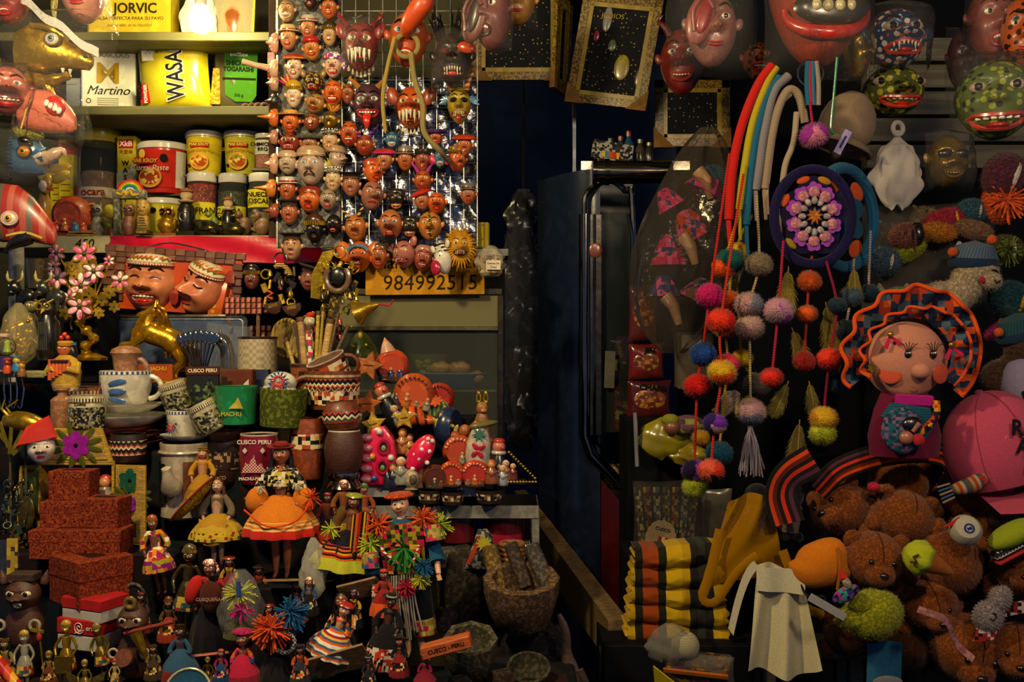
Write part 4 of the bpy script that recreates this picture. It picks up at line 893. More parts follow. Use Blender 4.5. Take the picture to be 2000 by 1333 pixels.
def totem(label,px,w,h,c,style='owl',y=YF,kind='clay',basec=None,name='totem_figurine',dz=0):
 t=Tb(name,label,'figurine',px,Z3,y);r=w/2;b=0
 if basec:part('base',G().box(w*1.15,w*.8,h*.1,(0,0,h*.05)),M('matte',basec),t);b=h*.1
 H=h-b
 if style=='bottle':
  part('body',G().lathe([(r*.8,b),(r,b+H*.08),(r,b+H*.5),(r*.7,b+H*.62),(r*.45,b+H*.68)],18),M(kind,c),t)
  part('relief',G().tor(r*.5,r*.1,(0,-r*.92,b+H*.32),None,14,5),M(kind,'4a4a40'),t)
  part('collar',G().lathe([(r*.8,b+H*.66),(r*.95,b+H*.69),(r*.5,b+H*.72)],16),M('matte','b8a078'),t)
  part('head',G().ell(r*.72,r*.6,H*.13,(0,0,b+H*.82)),M('matte','b89a70'),t)
  part('hat',G().lathe([(r*.75,b+H*.9),(r*.6,b+H*.95),(.01,b+H)],16),M('matte','7a4a2c'),t)
 elif style=='owl':
  part('body',G().lathe([(r*.6,b),(r*.95,b+H*.15),(r,b+H*.35),(r*.7,b+H*.55),(r*.6,b+H*.6)],16),M(kind,c),t)
  o=part('head',G().ell(r*.85,r*.75,H*.23,(0,0,b+H*.76)),M(kind,c),t)
  for s in(-1,1):
   part('eye',G().tor(r*.24,r*.1,(s*r*.36,-r*.7,b+H*.8),None,12,5),M(kind,'2a1c10'),o);part('ear_tuft',G().lathe([(r*.22,0),(.01,H*.14)],8,(s*r*.5,0,b+H*.92)),M(kind,c),o)
  part('beak',G().lathe([(r*.15,0),(.01,r*.4)],8,(0,-r*.7,b+H*.74),(120,0,0)),M(kind,'3a2414'),o)
  for s in(-1,1):part('wing',G().ell(r*.25,r*.5,H*.2,(s*r*.85,0,b+H*.35)),M(kind,c),t)
 elif style=='idol':
  part('body',G().box(w*.8,w*.6,H*.5,(0,0,b+H*.25),b=w*.1),M(kind,c),t);o=part('head',G().lathe([(r*.7,b+H*.5),(r*.95,b+H*.6),(r,b+H*.8),(r*.8,b+H*.96),(.01,b+H)],16),M(kind,c),t)
  for s in(-1,1):part('eye',G().ell(r*.2,r*.12,r*.14,(s*r*.4,-r*.82,b+H*.74)),M(kind,'2a2010'),o)
  part('mouth',G().box(r*.7,r*.2,H*.04,(0,-r*.85,b+H*.62)),M(kind,'2a2010'),o)
  g=G()
  for i in range(5):g.box(w*.72-i*2,2,2.5,(0,-w*.31,b+H*.08+i*H*.08))
  part('carved_lines',g,M(kind,'4a3a1c'),t)
  if basec:text('lettering','CUSCO',w*.22,M('matte','d8c860'),t,(0,-w*.43,h*.05))
 elif style=='bird':
  part('body',G().ell(r*.9,r*.7,H*.36,(0,0,b+H*.38),(0,18,0)),M(kind,c),t);o=part('head',G().ell(r*.45,at=(-r*.55,0,b+H*.8)),M(kind,c),t)
  part('beak',G().lathe([(r*.2,0),(.01,r*.6)],8,(-r*.85,0,b+H*.8),(0,-100,0)),M(kind,'a8902c'),o);part('tail',G().box(r*1.1,r*.3,H*.1,(r*.9,0,b+H*.3),(0,25,0)),M(kind,c),t)
 elif style=='flower':
  part('stem',G().tube([(0,0,0),(r*.2,0,H*.5),(-r*.1,0,H*.75)],2.5,6),M('matte','4a5a24'),t)
  part('bloom',G().ell(r*.9,r*.5,r*.9,(-r*.2,-2,H*.7)),M('matte',c),t)
  for s in(-1,1):part('leaf',G().ell(r*.8,r*.2,r*.3,(s*r*.6,0,H*.35),(0,-s*35,0)),M('matte','6a7a2c'),t)
  part('pot',G().lathe([(r*.5,0),(r*.7,H*.2),(.01,H*.2)],12),M('clay','8a3c20'),t)
 elif style=='rock':
  def fn(p):k=1+.22*math.sin(p[0]*.6+px)*math.cos(p[2]*.9)+.12*math.sin(p[1]*1.3+p[0]);return(p[0]*k,p[1]*k,p[2]*k)
  part('rock',G().ell(r,r*.7,H*.5,(0,0,H*.45),nu=16,nv=11,fn=fn),M('stone',c),t);part('gold_fleck',G().ell(r*.3,r*.2,H*.16,(r*.3,-r*.55,H*.5)),M('gold','c8a030'),t)
 return t
totem('small grey jar-bodied figurine left of the rainbow gate',190,27,66,'8a8670','owl',YF+.02)
totem('flower figurine with a yellow-green bloom beside the rainbow gate',219,32,70,'a89a2c','flower',basec=None)
totem('brown clay owl standing in the rainbow gate',252,26,62,'7a4c34','owl',YF-.03)
totem('golden carved idol on a yellow CUSCO base',280,26,68,'b08a34','idol',YF-.05,basec='3a2c14')
totem('golden owl with spread wings on the ledge',327,36,58,'b88a28','owl',YF,kind='gold',basec='7a4424')
totem('black bottle idol with a pale hatted head',364,34,96,'17150f','bottle',YF,basec='201c14',kind='gloss')
totem('dark rough stone with gold flecks in the middle of the ledge',406,50,32,'2e2a1c','rock',YF)
totem('dark rough stone with gold flecks nearest the brown birds',456,48,28,'2c2818','rock',YF)
totem('small green bird figurine perched behind the dark stone',414,26,58,'6a7a20','bird',YF+.04)
totem('black bottle-shaped figurine with a white collar',446,26,84,'121210','bottle',YF+.05,kind='gloss')
totem('brown clay bird figurine near the saffron jars',476,36,54,'6e4a34','bird',YF+.01)
totem('brown clay bird figurine at the foot of the nutmeg jar',512,34,50,'8a6448','bird',YF-.01)
totem('small brown clay figurine at the end of the ledge',538,24,44,'7a5438','owl',YF-.02)
g=G();g.box(52,22,3,(0,0,2));g.box(46,20,3,(0,0,8));g.tube([(-24,-8,5),(30,-8,12)],1.5,6)
one('wooden_rods','bundle of thin wooden rods lying at the left of the ledge','rods',g,M('wood','b08a34'),160,PF(),YF-.02)
t=Tb('nativity_pot','orange clay pot cut open around a nativity scene, left of the ledge','figurine',142,Z3,2.47)
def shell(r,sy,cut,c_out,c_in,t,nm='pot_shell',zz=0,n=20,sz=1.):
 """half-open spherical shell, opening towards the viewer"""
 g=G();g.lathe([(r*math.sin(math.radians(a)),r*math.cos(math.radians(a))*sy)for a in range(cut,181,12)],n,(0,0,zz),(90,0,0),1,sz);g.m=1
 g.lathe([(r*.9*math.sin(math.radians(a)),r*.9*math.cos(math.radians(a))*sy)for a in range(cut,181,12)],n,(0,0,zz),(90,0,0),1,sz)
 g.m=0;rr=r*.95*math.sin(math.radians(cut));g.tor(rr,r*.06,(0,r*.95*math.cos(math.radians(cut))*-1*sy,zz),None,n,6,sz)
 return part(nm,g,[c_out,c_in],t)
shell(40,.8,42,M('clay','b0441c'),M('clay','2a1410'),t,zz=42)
def peg(t,x,y,z,s,c,hc,head='b87a4c',nm='small_figure'):
 """small nativity figure: cloaked body, head, hood"""
 o=part(nm,G().lathe([(s*.3,0),(s*.34,s*.1),(s*.26,s*.5),(s*.14,s*.72)],10,(x,y,z)),M('gloss',c),t)
 part('head',G().ell(s*.17,at=(x,y-s*.02,z+s*.82),nu=9,nv=7),M('skin',head),o);part('hood',G().ell(s*.2,s*.17,s*.2,(x,y+s*.05,z+s*.87),nu=9,nv=7),M('gloss',hc),o)
 part('arms',G().tube([(x-s*.24,y-s*.1,z+s*.55),(x,y-s*.32,z+s*.42),(x+s*.24,y-s*.1,z+s*.55)],s*.07,6),M('gloss',c),o)
 return o
for x,y,s,c,h in((-24,-16,34,'c8381c','4a2414'),(-6,-22,26,'b8662c','8a4a20'),(14,-18,30,'3a6a8a','6a2c18'),(26,-14,26,'b84a20','8a6a4a'),(2,-8,40,'c85a1c','a8481c')):peg(t,x,y,10,s,c,h)
part('handle_knob',G().tor(9,3,(38,-2,56),(0,0,30)),M('clay','b0541c'),t);part('base_plate',G().lathe([(30,0),(32,6),(.01,7)],18),M('gloss','c03018'),t)
t=T('hanging_parrot','yellow parrot-like ornament with petals above the nativity pot','ornament',104,340,2.22)
for i,(x,z,a,L)in enumerate(((0,0,20,40),(14,10,-10,44),(-16,-6,60,34),(20,-8,-30,36),(-4,-22,95,36))):
 part('petal',G().ell(L*.55,7,10,(x,-4*i,z),(0,a,0),14,8),M('gloss',('d0b020','c89c1c','d8c050')[i%3]),t)
part('head',G().ell(10,9,12,(-10,-18,-26)),M('gloss','e0d4c0'),t);part('beak',G().lathe([(5,0),(.01,14)],8,(0,-20,-30),(0,120,0)),M('gloss','c84a1c'),t)
part('body',G().lathe([(5,0),(13,14),(12,40),(6,62)],14,(-18,0,-94)),M('gloss','b88a28'),t)
# ================================================================ big masks in plastic hanging at the far left
def head_animal(t,prof,skin,kind='skin',n=18,sy=.6,rot=None):
 """head built along a line of (x, z, rx, rz) sections, joined as one surface"""
 g=G();vs=[];fs=[]
 for x,z,ry_,rz_ in prof:
  for i in range(n):
   a=2*math.pi*i/n;vs.append((x,ry_*sy*math.cos(a),z+rz_*math.sin(a)))
 for j in range(len(prof)-1):
  for i in range(n):k=(i+1)%n;fs.append([j*n+i,j*n+k,(j+1)*n+k,(j+1)*n+i])
 fs.append(list(range(n)));fs.append([(len(prof)-1)*n+i for i in range(n)][::-1]);g.add(vs,fs)
 return part('head',g,M(kind,skin)if isinstance(skin,str)else skin,t)
def side_eye(t,x,y,z,r,iris='brown',ring=None,white='e0d4b8'):
 g=G().ell(r*1.2,r*.6,r,(x,y,z));g.m=1;g.ell(r*.6,r*.3,r*.6,(x,y-r*.5,z),nu=10,nv=6);g.m=2;g.ell(r*.3,r*.2,r*.3,(x,y-r*.74,z),nu=8,nv=5)
 if ring:g.m=3;g.tor(r*1.25,r*.22,(x,y-r*.1,z),None,18,6,.85)
 return part('eye',g,[M('gloss',white),M('gloss',EYECOL.get(iris,iris)),M('gloss','050404'),M('gloss',ring or '000000')],t)
YL=2.02
t=T('dragon_mask','golden dragon head mask in clear plastic at the upper left','mask',100,112,YL)
head_animal(t,[(-66,10,30,40),(-40,16,44,50),(-10,18,46,50),(14,14,36,40),(34,4,26,28),(58,-4,22,20),(74,-8,20,18),(82,-8,8,9)],'b08a1c','gold')
part('lower_jaw',G().tube(bez([(-40,-12,-44),(-6,-14,-50),(24,-14,-44),(44,-14,-38)],12),[14]*4+[12]*4+[9]*4+[4],10),M('gold','a8801c'),t)
part('chin_beard',G().tube(bez([(-6,-10,-50),(4,-12,-70),(18,-8,-84)],8),[12,11,10,9,8,6,4,3,1],8),M('gold','9a741c'),t)
side_eye(t,14,-26,28,12,'grey','5a4410','b8b4a0')
for x,z in((30,-26),(44,-28)):part('tooth',G().lathe([(.1,-12),(3,-4),(4,0)],8,(x,-16,z)),M('gloss','e0d8c0'),t)
part('brow_crest',G().tube(bez([(-30,-20,56),(4,-26,50),(34,-22,34)],10),[6]*8+[4,3,2],7),M('gold','c09a28'),t)
part('nostril',G().ell(5,4,3.5,(72,-11,-2)),M('gloss','2a1c08'),t)
film_over(t,200,170,60,seed=11,at=(6,14,0));part('bag_fold',G().grid(lambda u,v:(-40+150*u,-40-14*math.sin(3*u),92-108*u+18*v+4*math.sin(14*u)),14,5,t=1),FILM('ffffff',.22,.15),t)
t=T('pig_mask','pink pig mask with white teeth in clear plastic on the left','mask',96,218,YL-.02)
head_animal(t,[(-56,0,28,34),(-30,2,38,42),(0,0,40,42),(26,-8,32,34),(44,-18,22,24),(52,-22,10,14)],'b8604a')
part('mouth',G().ell(20,16,22,(18,-14,6),(0,-30,0)),M('gloss','b01c14'),t)
for i in range(4):part('tooth',G().ell(5,4,7,(8+8*i,-28,10-5*i),(0,20,0),8,6),M('gloss','e6e0d0'),t)
part('stick',G().tube([(-20,-36,20),(-38,-34,-40)],1.6,6),M('wood','d0b060'),t)
film_over(t,130,104,46,seed=12,at=(0,14,0))
t=mask('pink wrinkled mask with white teeth cut by the left edge',14,178,84,96,YL-.03,'a8564c','wide','grey',rz=26,nose=.42,nw=.2,wr=.03,group='large masks in plastic',lip='7a1c20',extra=lambda t,f:film_over(t,f.w,f.h,f.w*.9,seed=13),nr=18,na=40)
t=mask('dark red mask in glossy plastic at the top left corner',22,8,66,84,YL-.01,'7a2424','open','black',group='large masks in plastic',extra=lambda t,f:film_over(t,f.w,f.h,f.w*.9,seed=14),nr=16,na=36)
t=mask('pale pink chin of a large mask at the top, in plastic',165,-16,90,126,YL+.06,'b87a68','closed','brown',group='large masks in plastic',extra=lambda t,f:film_over(t,f.w,f.h,f.w*.8,seed=15),nr=18,na=40)
t=T('bird_mask','blue and yellow bird mask with orange eye, in plastic','mask',62,302,YL)
head_animal(t,[(-40,0,26,36),(-16,2,36,44),(10,-4,30,38),(26,-14,20,26)],'2a4c6e','gloss')
part('beak',G().tube(bez([(18,-6,-12),(40,-10,-6),(62,-8,6),(70,-6,-4)],12),[15]*4+[12]*3+[9,8,6,5,3,1],10),M('gloss','a88a74'),t)
side_eye(t,-4,-22,2,11,'c88a18','1c2a38','b86a18')
part('crest',G().ell(34,18,14,(-6,-6,40),(0,10,0)),M('fuzz','9a9428'),t);part('black_tuft',G().ell(15,10,9,(-2,-24,22),(0,8,0)),M('gloss','14110f'),t)
for i in range(3):part('cheek_feather',G().tube([(6+6*i,-20,-8),(22+4*i,-22,4-8*i),(36,-18,10-14*i)],[3,6,1],6,flat=.4),M('gloss',('2a5a8a','b8b0a0','1c4a72')[i]),t)
g=G()
for i in range(12):g.tube([(-48,-14,28-7*i),(-28,-24,26-7*i)],1.1,5)
part('comb_bristles',g,M('gloss','14120f'),t)
film_over(t,150,120,44,seed=16,at=(6,14,0))
t=T('eagle_mask','red and grey striped eagle mask with a black beak at the left edge','mask',48,432,YL-.02)
head_animal(t,[(-70,20,30,44),(-44,16,40,58),(-12,14,40,56),(18,2,32,44),(40,-14,24,32),(56,-26,18,22),(62,-30,8,10)],STR(['8a2016','96463a','544a44','8a2418','9a4a3c'],0,58,'skin',.2))
part('beak',G().tube(bez([(20,-20,-34),(-8,-24,-46),(-30,-22,-64)],10),[14,14,14,13,12,11,9,7,5,3,1],10),M('gloss','141010'),t)
part('mouth_line',G().tube(bez([(44,-20,-36),(14,-28,-26),(-20,-30,-32)],10),3,6),M('gloss','b8a050'),t)
side_eye(t,-16,-26,2,12,'yellow','c8a898','e0d0c0')
for i in range(4):part('neck_streak',G().tube(bez([(-40-6*i,-26,-12),(-52,-26,-50),(-44-4*i,-22,-84)],8),[4,5,5,5,4,4,3,2,1],6),M('gloss',('c09a40','14110f')[i%2]),t)
one('post','pale grey post at the left edge behind the eagle mask','post',G().lathe([(14,-1260),(14,70)],16),M('matte','b0ae9a'),32,520,2.2)
t=T('shelf_plank','small pale plank shelf at the left edge with metal hooks under it','shelf',34,735,1.98,rz=-14)
part('plank',G().box(200,90,8,(-10,10,6)),M('wood','b0a678'),t)
part('front_edge',G().box(200,3,10,(-10,-36,4)),M('wood','8a8258'),t)
for i in range(6):part('hook',G().tube(bez([(-26+13*i,-34,0),(-28+15*i,-38,-24),(-20+13*i,-40,-46),(-34+15*i,-40,-60),(-30+10*i,-36,-44)],14),1.5,6),M('chrome','b8b8ae'),t)
def horncup(label,px,py,w,h,y):
 t=T('horn_cup',label,'cup',px,py,y)
 part('cup',G().lathe(hollow(w*.4,w*.5,h),22),STR(['8e7a3c','a89250','7a6430'],0,40,'gloss'),t);part('rim',G().tor(w*.48,1.6,(0,0,h),(90,0,0),22,6),M('gloss','5a4a24'),t)
horncup('translucent tan horn cup behind the black bull',82,566,62,58,2.16)
horncup('smaller tan horn cup behind the enamel flowers',150,566,46,52,2.2)
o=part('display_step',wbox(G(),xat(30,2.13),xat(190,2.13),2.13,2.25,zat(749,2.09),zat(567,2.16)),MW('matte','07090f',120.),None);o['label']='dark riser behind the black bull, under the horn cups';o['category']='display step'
def bull(label,px,py,y,s,c,k='gloss'):
 t=T('bull_figurine',label,'figurine',px,py,y,rz=-20)
 part('body',G().ell(16*s,10*s,12*s,(8*s,0,16*s)),M(k,c),t);o=part('head',G().ell(9*s,8*s,11*s,(-8*s,-6*s,30*s),(0,-25,0)),M(k,c),t)
 for q in(-1,1):
  part('horn',G().tube(bez([(-8*s+4*q*s,-4*s,38*s),(-8*s+13*q*s,-6*s,42*s),(-8*s+14*q*s,-6*s,54*s)],8),[2.4*s]*4+[2*s]*3+[1*s,.4*s],6),M('gloss','a89858'),o);part('eye',G().ell(1.8*s,at=(-8*s+4*q*s,-12*s,32*s),nu=8,nv=5),M('gloss','d8ccb0'),o)
 part('muzzle',G().ell(6*s,6*s,5*s,(-11*s,-10*s,22*s)),M(k,c),o)
 for x in(0,16):
  for q in(-1,1):part('leg',G().tube([(x*s,q*5*s,12*s),(x*s,q*5*s,0)],[3.4*s,2.6*s],7),M(k,c),t)
 return t
bull('black bull figurine with pale horns on the small plank',44,602,2.04,1.35,'12100e')
bull('dark bronze bull figurine with golden snout behind the black owl',100,604,2.0,1.4,'2a2c24')
t=T('owl_figurine','tall glossy black owl figurine with golden brow on the plank','figurine',92,704,1.99)
part('body',G().lathe([(16,0),(20,10),(22,50),(18,78),(14,90)],18),M('gloss','15130f'),t);o=part('head',G().ell(20,16,20,(0,-2,100)),M('gloss','1c1a14'),t)
part('beak',G().lathe([(4,0),(.1,14)],8,(0,-16,98),(125,0,0)),M('gloss','b8a050'),o)
for q in(-1,1):part('eye',G().tor(6,2,(q*8,-17,104),None,14,6),M('gold','b8963a'),o);part('brow',G().tube([(q*2,-18,108),(q*18,-12,118)],2,6),M('gold','c0a040'),o);part('wing',G().ell(6,12,32,(q*20,0,48)),M('gloss','201d14'),t)
g=G();[g.tube([(-8+4*i,-20,20),(-7+3.6*i,-21,74)],1.2,5)for i in range(5)];part('breast_lines',g,M('gloss','4a4a3a'),t)
t=T('duck_figurine','bronze duck-billed figurine beside the black bull','figurine',58,664,2.0)
part('body',G().lathe([(10,0),(18,14),(16,40),(8,56)],14),M('gloss','4a4630'),t);o=part('head',G().ell(14,11,12,(4,-4,64)),M('gloss','6a6444'),t)
part('bill',G().tube([(10,-8,66),(34,-10,76),(44,-10,74)],[6,4.4,2],8,flat=.5),M('gloss','a8923c'),o);side_eye(o,4,-13,67,4,'yellow','2a2410')
t=T('trinket_bag','clear bag of tangled golden trinkets at the left edge','bag',36,712,1.97)
rr=random.Random(8)
for i in range(34):
 a=rr.uniform(0,6.3);r_=rr.uniform(0,30);x,yy,z=r_*math.cos(a)*1.0,r_*math.sin(a)*.4,rr.uniform(14,100)*(1-.2*r_/30)
 part('trinket',(G().tube(bez([(x-8,yy,z),(x,yy-4,z+rr.uniform(-10,10)),(x+9,yy,z+rr.uniform(-10,10))],6),rr.uniform(1.6,3.4),6)if i%3 else G().ell(rr.uniform(3,6),at=(x,yy-6,z),nu=8,nv=6)),M('gold','c09424'),t)
part('clear_bag',crumple(92,120,56,6,amp=5,taper=.45),FILM('e8d8a0',.14),t)
t=T('snow_globe','small snow globe with green figure in front of the trinket bag','snow globe',12,722,1.93)
part('globe',G().ell(18,at=(0,0,44)),GLASS(),t);part('base',G().lathe([(14,0),(16,6),(15,26),(.1,27)],16),M('plast','3a2a5a'),t)
part('green_figure',G().lathe([(3,0),(8,6),(5,20),(6,26),(.1,30)],10,(2,0,28)),M('gloss','a8b82c'),t);part('cap',G().box(22,14,8,(-6,0,66),b=2),M('plast','c8a090'),t)
for lab,px,py,c,c2 in(('orange and red toy figure on the plank edge',14,732,'c84a1c','8a2c18'),('blue and yellow toy block on the plank edge',32,728,'2a7ab0','c8a82c'),('brown toy figure on the plank edge',42,738,'8a5a24','b8882c')):
 t=T('toy_figure',lab,'toy',px,py-2,1.92);part('body',G().lathe([(7,0),(9,6),(6,16)],12),M('gloss',c),t);part('head',G().ell(7,at=(0,0,21),nu=10,nv=7),M('gloss',c2),t);part('hat',G().box(14,10,4,(0,0,28),b=1.5),M('gloss',c),t)
# ================================================================ two-face plaque
t=T('face_plaque','clay plaque with two laughing faces in knitted caps framed by bricks','plaque',340,552,2.34,ry=4)
part('backing',G().box(262,8,116),PAT(['b84418','d89a28','b03a14'],13,'gloss','dots',.2),t)
bm=[M('gloss',c)for c in('6e4a3a','7c5644','604032')]
def brick(w,h):return once(('brick',w,h),lambda:mesh('brick',G().box(w,8,h,b=1.2),bm[0]))
for i in range(14):share('brick',brick(19,13),bm[i%3],t,(-126+19.6*i,-6,58+(i%2)));share('brick',brick(19,9),bm[(i+1)%3],t,(-122+19.2*i,-7,47))if i<13 else None
for i in range(7):
 for s in(-1,1):share('brick',brick(19,13),bm[(i+2)%3],t,(s*(124+2*(i%2)),-6,38-15*i));share('brick',brick(19,13),bm[i%3],t,(-104,-5,38-15*i))if s>0 and i<6 else None
part('hanging_wire',G().tube(bez([(-60,-6,58),(-52,-6,66),(-10,-4,76),(50,-4,68),(76,-6,60)],16),1.6,6),M('chrome','b0aea4'),t)
for x,z in((-62,60),(76,58)):part('wire_loop',G().tor(5,1.3,(x,-7,z)),M('chrome','b0aea4'),t)
def chullo(f,o,trim):
 w,h=f.w,f.h
 c=part('knit_cap',G().lathe([(w*.42,-.02*h),(w*.45,h*.05),(w*.38,h*.12),(w*.24,h*.17),(.1,h*.19)],24,(0,-f.d*.1,h*.34),(4,0,0),1,.8),PAT(['c8b898','4a5a1c','b84a1c','c8b898'],9,'gloss','zig'),o)
 part('beaded_band',G().lathe([(w*.43,0),(w*.46,h*.02),(w*.43,h*.035)],24,(0,-f.d*.1,h*.32),(4,0,0),1,.82),STR(['e0d4bc','a84a3a'],3,.13,'gloss'),o)
 return c
sk='c87a52'
f=Face(100,112,34,nose=.26,nw=.12,cheek=.12,chin=.08,sock=.03,mz=-.24,brow=.05,ez=.1)
g=f.mesh(nr=20,na=44);g.v=[(x-45,y-4,z-6)for x,y,z in g.v];fc=part('laughing_face',g,M('skin',sk),t)
def put(o,dx,dy,dz):
 o.location=(dx,dy,dz);return o
for q in(-1,1):
 put(brow_part(fc,f,q,'20120c',1.3),-45,-4,-6)
 pts=[(q*100*(.1+.2*u),f.y(q*100*(.1+.2*u),112*(.09+.035*math.sin(u*math.pi)))-1.5,112*(.09+.035*math.sin(u*math.pi)))for u in(0,.25,.5,.75,1)]
 put(part('closed_eye',G().tube(pts,1.8,6),M('gloss','2a140c'),fc),-45,-4,-6)
n0=set(fc.children);mouth_part(fc,f,'laugh','8a2c20')
for q in set(fc.children)-n0:put(q,-45,-4,-6)
n0=set(fc.children);chullo(f,fc,0)
for q in set(fc.children)-n0:put(q,-45,-4,-6)
part('tassel',G().lathe([(3,0),(10,-8),(9,-22),(3,-30)],12,(8,-14,-14),fr=lambda a,z:1+.12*math.sin(7*a)),M('gloss','b03c30'),t)
f=Face(86,104,34,nose=.34,nw=.15,cheek=.14,chin=.1,sock=.03,mz=-.26,brow=.05,ez=.12,jaw=.05)
g=f.mesh(nr=20,na=44);R_=rotm((0,22,-28));g.v=[tuple(R_@Vector(p)+Vector((58,-8,-10)))for p in g.v];fc=part('kissing_face',g,M('skin','c4704c'),t)
def put2(o):o.location=(58,-8,-10);o.rotation_euler=[math.radians(a)for a in(0,22,-28)];return o
for q in(-1,1):
 put2(brow_part(fc,f,q,'20120c',1.3));pts=[(q*86*(.1+.2*u),f.y(q*86*(.1+.2*u),104*(.11-.03*math.sin(u*math.pi)))-1.5,104*(.11-.03*math.sin(u*math.pi)))for u in(0,.25,.5,.75,1)]
 put2(part('closed_eye',G().tube(pts,1.8,6),M('gloss','2a140c'),fc))
n0=set(fc.children);mouth_part(fc,f,'closed','a03c30');chullo(f,fc,0)
for q in set(fc.children)-n0:put2(q)
part('cap_tassel',G().lathe([(2,0),(10,-8),(11,-24),(4,-30)],12,(112,-12,30),fr=lambda a,z:1+.12*math.sin(7*a)),M('gloss','a03a30'),t)
part('ear_flap',G().prism([(-14,-40),(14,-34),(16,30),(-10,34)],8,(92,-14,-22),(0,6,0),3),PAT(['c85a1c','d8a830','c89a98','c8401c'],14,'gloss','dots',.3),t)
def tiled_house(label,px,py,y,w,h):
 t=T('tile_roof_stand',label,'ornament',px,py,y);tm=once('tile',lambda:mesh('roof_tile',G().lathe([(3.6,0),(4.4,10)],8,(0,0,-5),(0,0,0),1,1),M('clay','b8604a')))
 part('roof_board',G().box(w,6,h,(0,4,0)),M('wood','3a241a'),t)
 nx=int(w/9.5);nz=max(2,int(h/10))
 for i in range(nx):
  for j in range(nz):share('roof_tile',tm,M('clay',('b8604a','c87058','a4503c')[(i*2+j)%3]),t,(-w/2+5+i*(w-9)/(nx-1),-1-2*j*.3,-h/2+5+j*(h-10)/(nz-1)),(-16,0,0))
 for s in(-1,1):part('post',G().box(7,7,60,(s*(w/2-8),6,-h/2-28)),M('wood','6a4a2c'),t)
 return t
tiled_house('little roof of rounded terracotta tiles beside the plaque',475,598,2.26,72,32)
tiled_house('second smaller tiled roof behind the woven-textured mug',508,648,2.34,44,22)
t=T('enamel_flower_tree','gold wire tree with pink and white enamel flowers','ornament',176,704,2.12)
part('base',G().lathe([(30,0),(32,5),(24,9),(12,14),(.1,15)],22,fr=lambda a,z:1+.06*math.sin(9*a)),M('gold','b88c1c'),t)
part('trunk',G().tube(bez([(-6,0,8),(-12,0,24),(8,-4,40),(-6,0,56),(-18,-2,74),(-2,0,92)],30),[9+3*math.sin(i*1.1)for i in range(31)],10),M('gold','b88c1c'),t)
part('curl',G().tube(bez([(-20,0,76),(-32,0,84),(-38,0,72),(-36,0,60)],12),2,6),M('gold','b88c1c'),t)
FL=[(172,498,26,'w'),(120,497,18,'p'),(195,532,25,'w'),(165,560,28,'w'),(122,545,22,'p'),(168,600,28,'p'),(241,550,20,'w'),(146,582,16,'w'),(210,586,14,'g'),(112,522,14,'p'),(128,590,12,'g'),(186,573,12,'g'),(148,520,12,'g'),(222,512,12,'w'),(140,612,14,'g'),(200,612,12,'g'),(222,572,14,'g'),(105,570,12,'g'),(152,540,12,'g'),(232,600,12,'g')]
for i,(fx,fy,r,k)in enumerate(FL):
 x,z=fx-176,704-fy;yy=-16-6*(i%3)
 part('branch',G().tube(bez([(-2,0,90),(x*.5+4*(i%3-1),-8,60+z*.45),(x,yy+4,z)],10),1.8,6),STR(['c89c2c','8a6414'],2,3.4,'gold'),t)
 o=part('gold_flower',G().prism(flower(r,6,.45),2,(x,yy+1,z),(12*(i%3-1),0,0)),M('gold','c8a030'),t);g=G()
 for j in range(6):
  a=math.radians(90+60*j);g.ell(r*.36,1.6,r*.2,(x+r*.56*math.cos(a),yy-1.5,z+r*.56*math.sin(a)),(0,-math.degrees(a),0),10,6)
 if k!='g':
  part('enamel_petals',g,M('gloss',{'w':'e4d8d8','p':'c02868'}[k],{'w':'d05a90','p':'e8a8c0'}[k]),o)
 part('stone',G().ell(r*.14,r*.1,r*.14,(x,yy-3,z),nu=8,nv=6),M('gloss','2a3a38'),o)
t=T('silver_tray','dark blue tray with a silver border leaning behind the golden horse','tray',349,672,2.26,rx=-6)
def rrect(w,h,r,n=5):
 o=[]
 for cx,cz,a in((w/2-r,h/2-r,0),(-w/2+r,h/2-r,90),(-w/2+r,-h/2+r,180),(w/2-r,-h/2+r,270)):
  o+=[(cx+r*math.cos(math.radians(a+90*i/n)),cz+r*math.sin(math.radians(a+90*i/n)))for i in range(n+1)]
 return o
part('panel',G().prism(rrect(262,108,10),3),M('gloss','3c4a68'),t)
part('border',G().tube([(x,-2,z)for x,z in rrect(262,108,10)],3.4,7,closed=True),M('metal','a8a698'),t);part('inner_border',G().tube([(x,-3,z)for x,z in rrect(250,96,8)],1,5,closed=True),M('metal','c0bead'),t)
# ================================================================ golden horse
t=T('golden_horse','golden rearing horse statuette with a long mane','figurine',305,748,2.14)
g=G();GH=M('gold','c8951c')
g.tube(bez([(44,0,60),(30,0,82),(6,0,92),(-14,0,100)],14),[14,19,22,23,23,22,22,22,22,22,23,23,22][:13],14)
g.tube(bez([(-10,0,98),(-18,0,112),(-12,0,128),(-4,0,140)],10),[21,19,17,15,14,13,12,11,11,10,9][:10],12)
g.tube(bez([(0,0,140),(-16,-2,136),(-36,-2,131)],8),[12,12,11,10,8,7,6.5,6,4][:9],10)
for q in(-1,1):
 g.tube(bez([(46,q*9,62),(52,q*11,40),(38,q*11,26),(30,q*11,2)],12),[15,14,12,10,8,7,6.5,6,6,6,6,6,6],9)
 g.tube(bez([(-20,q*9,92),(-38+6*q,q*10,84+8*q),(-56+8*q,q*10,88+14*q),(-52+8*q,q*10,70+16*q)],12),[11,10,9,8,7,6,6,5.5,5,5,5,5,5],9)
 g.lathe([(4,0),(.1,14)],7,(0,q*5,148),(0,8,0))
part('body',g,GH,t)
g=G();rr=random.Random(2)
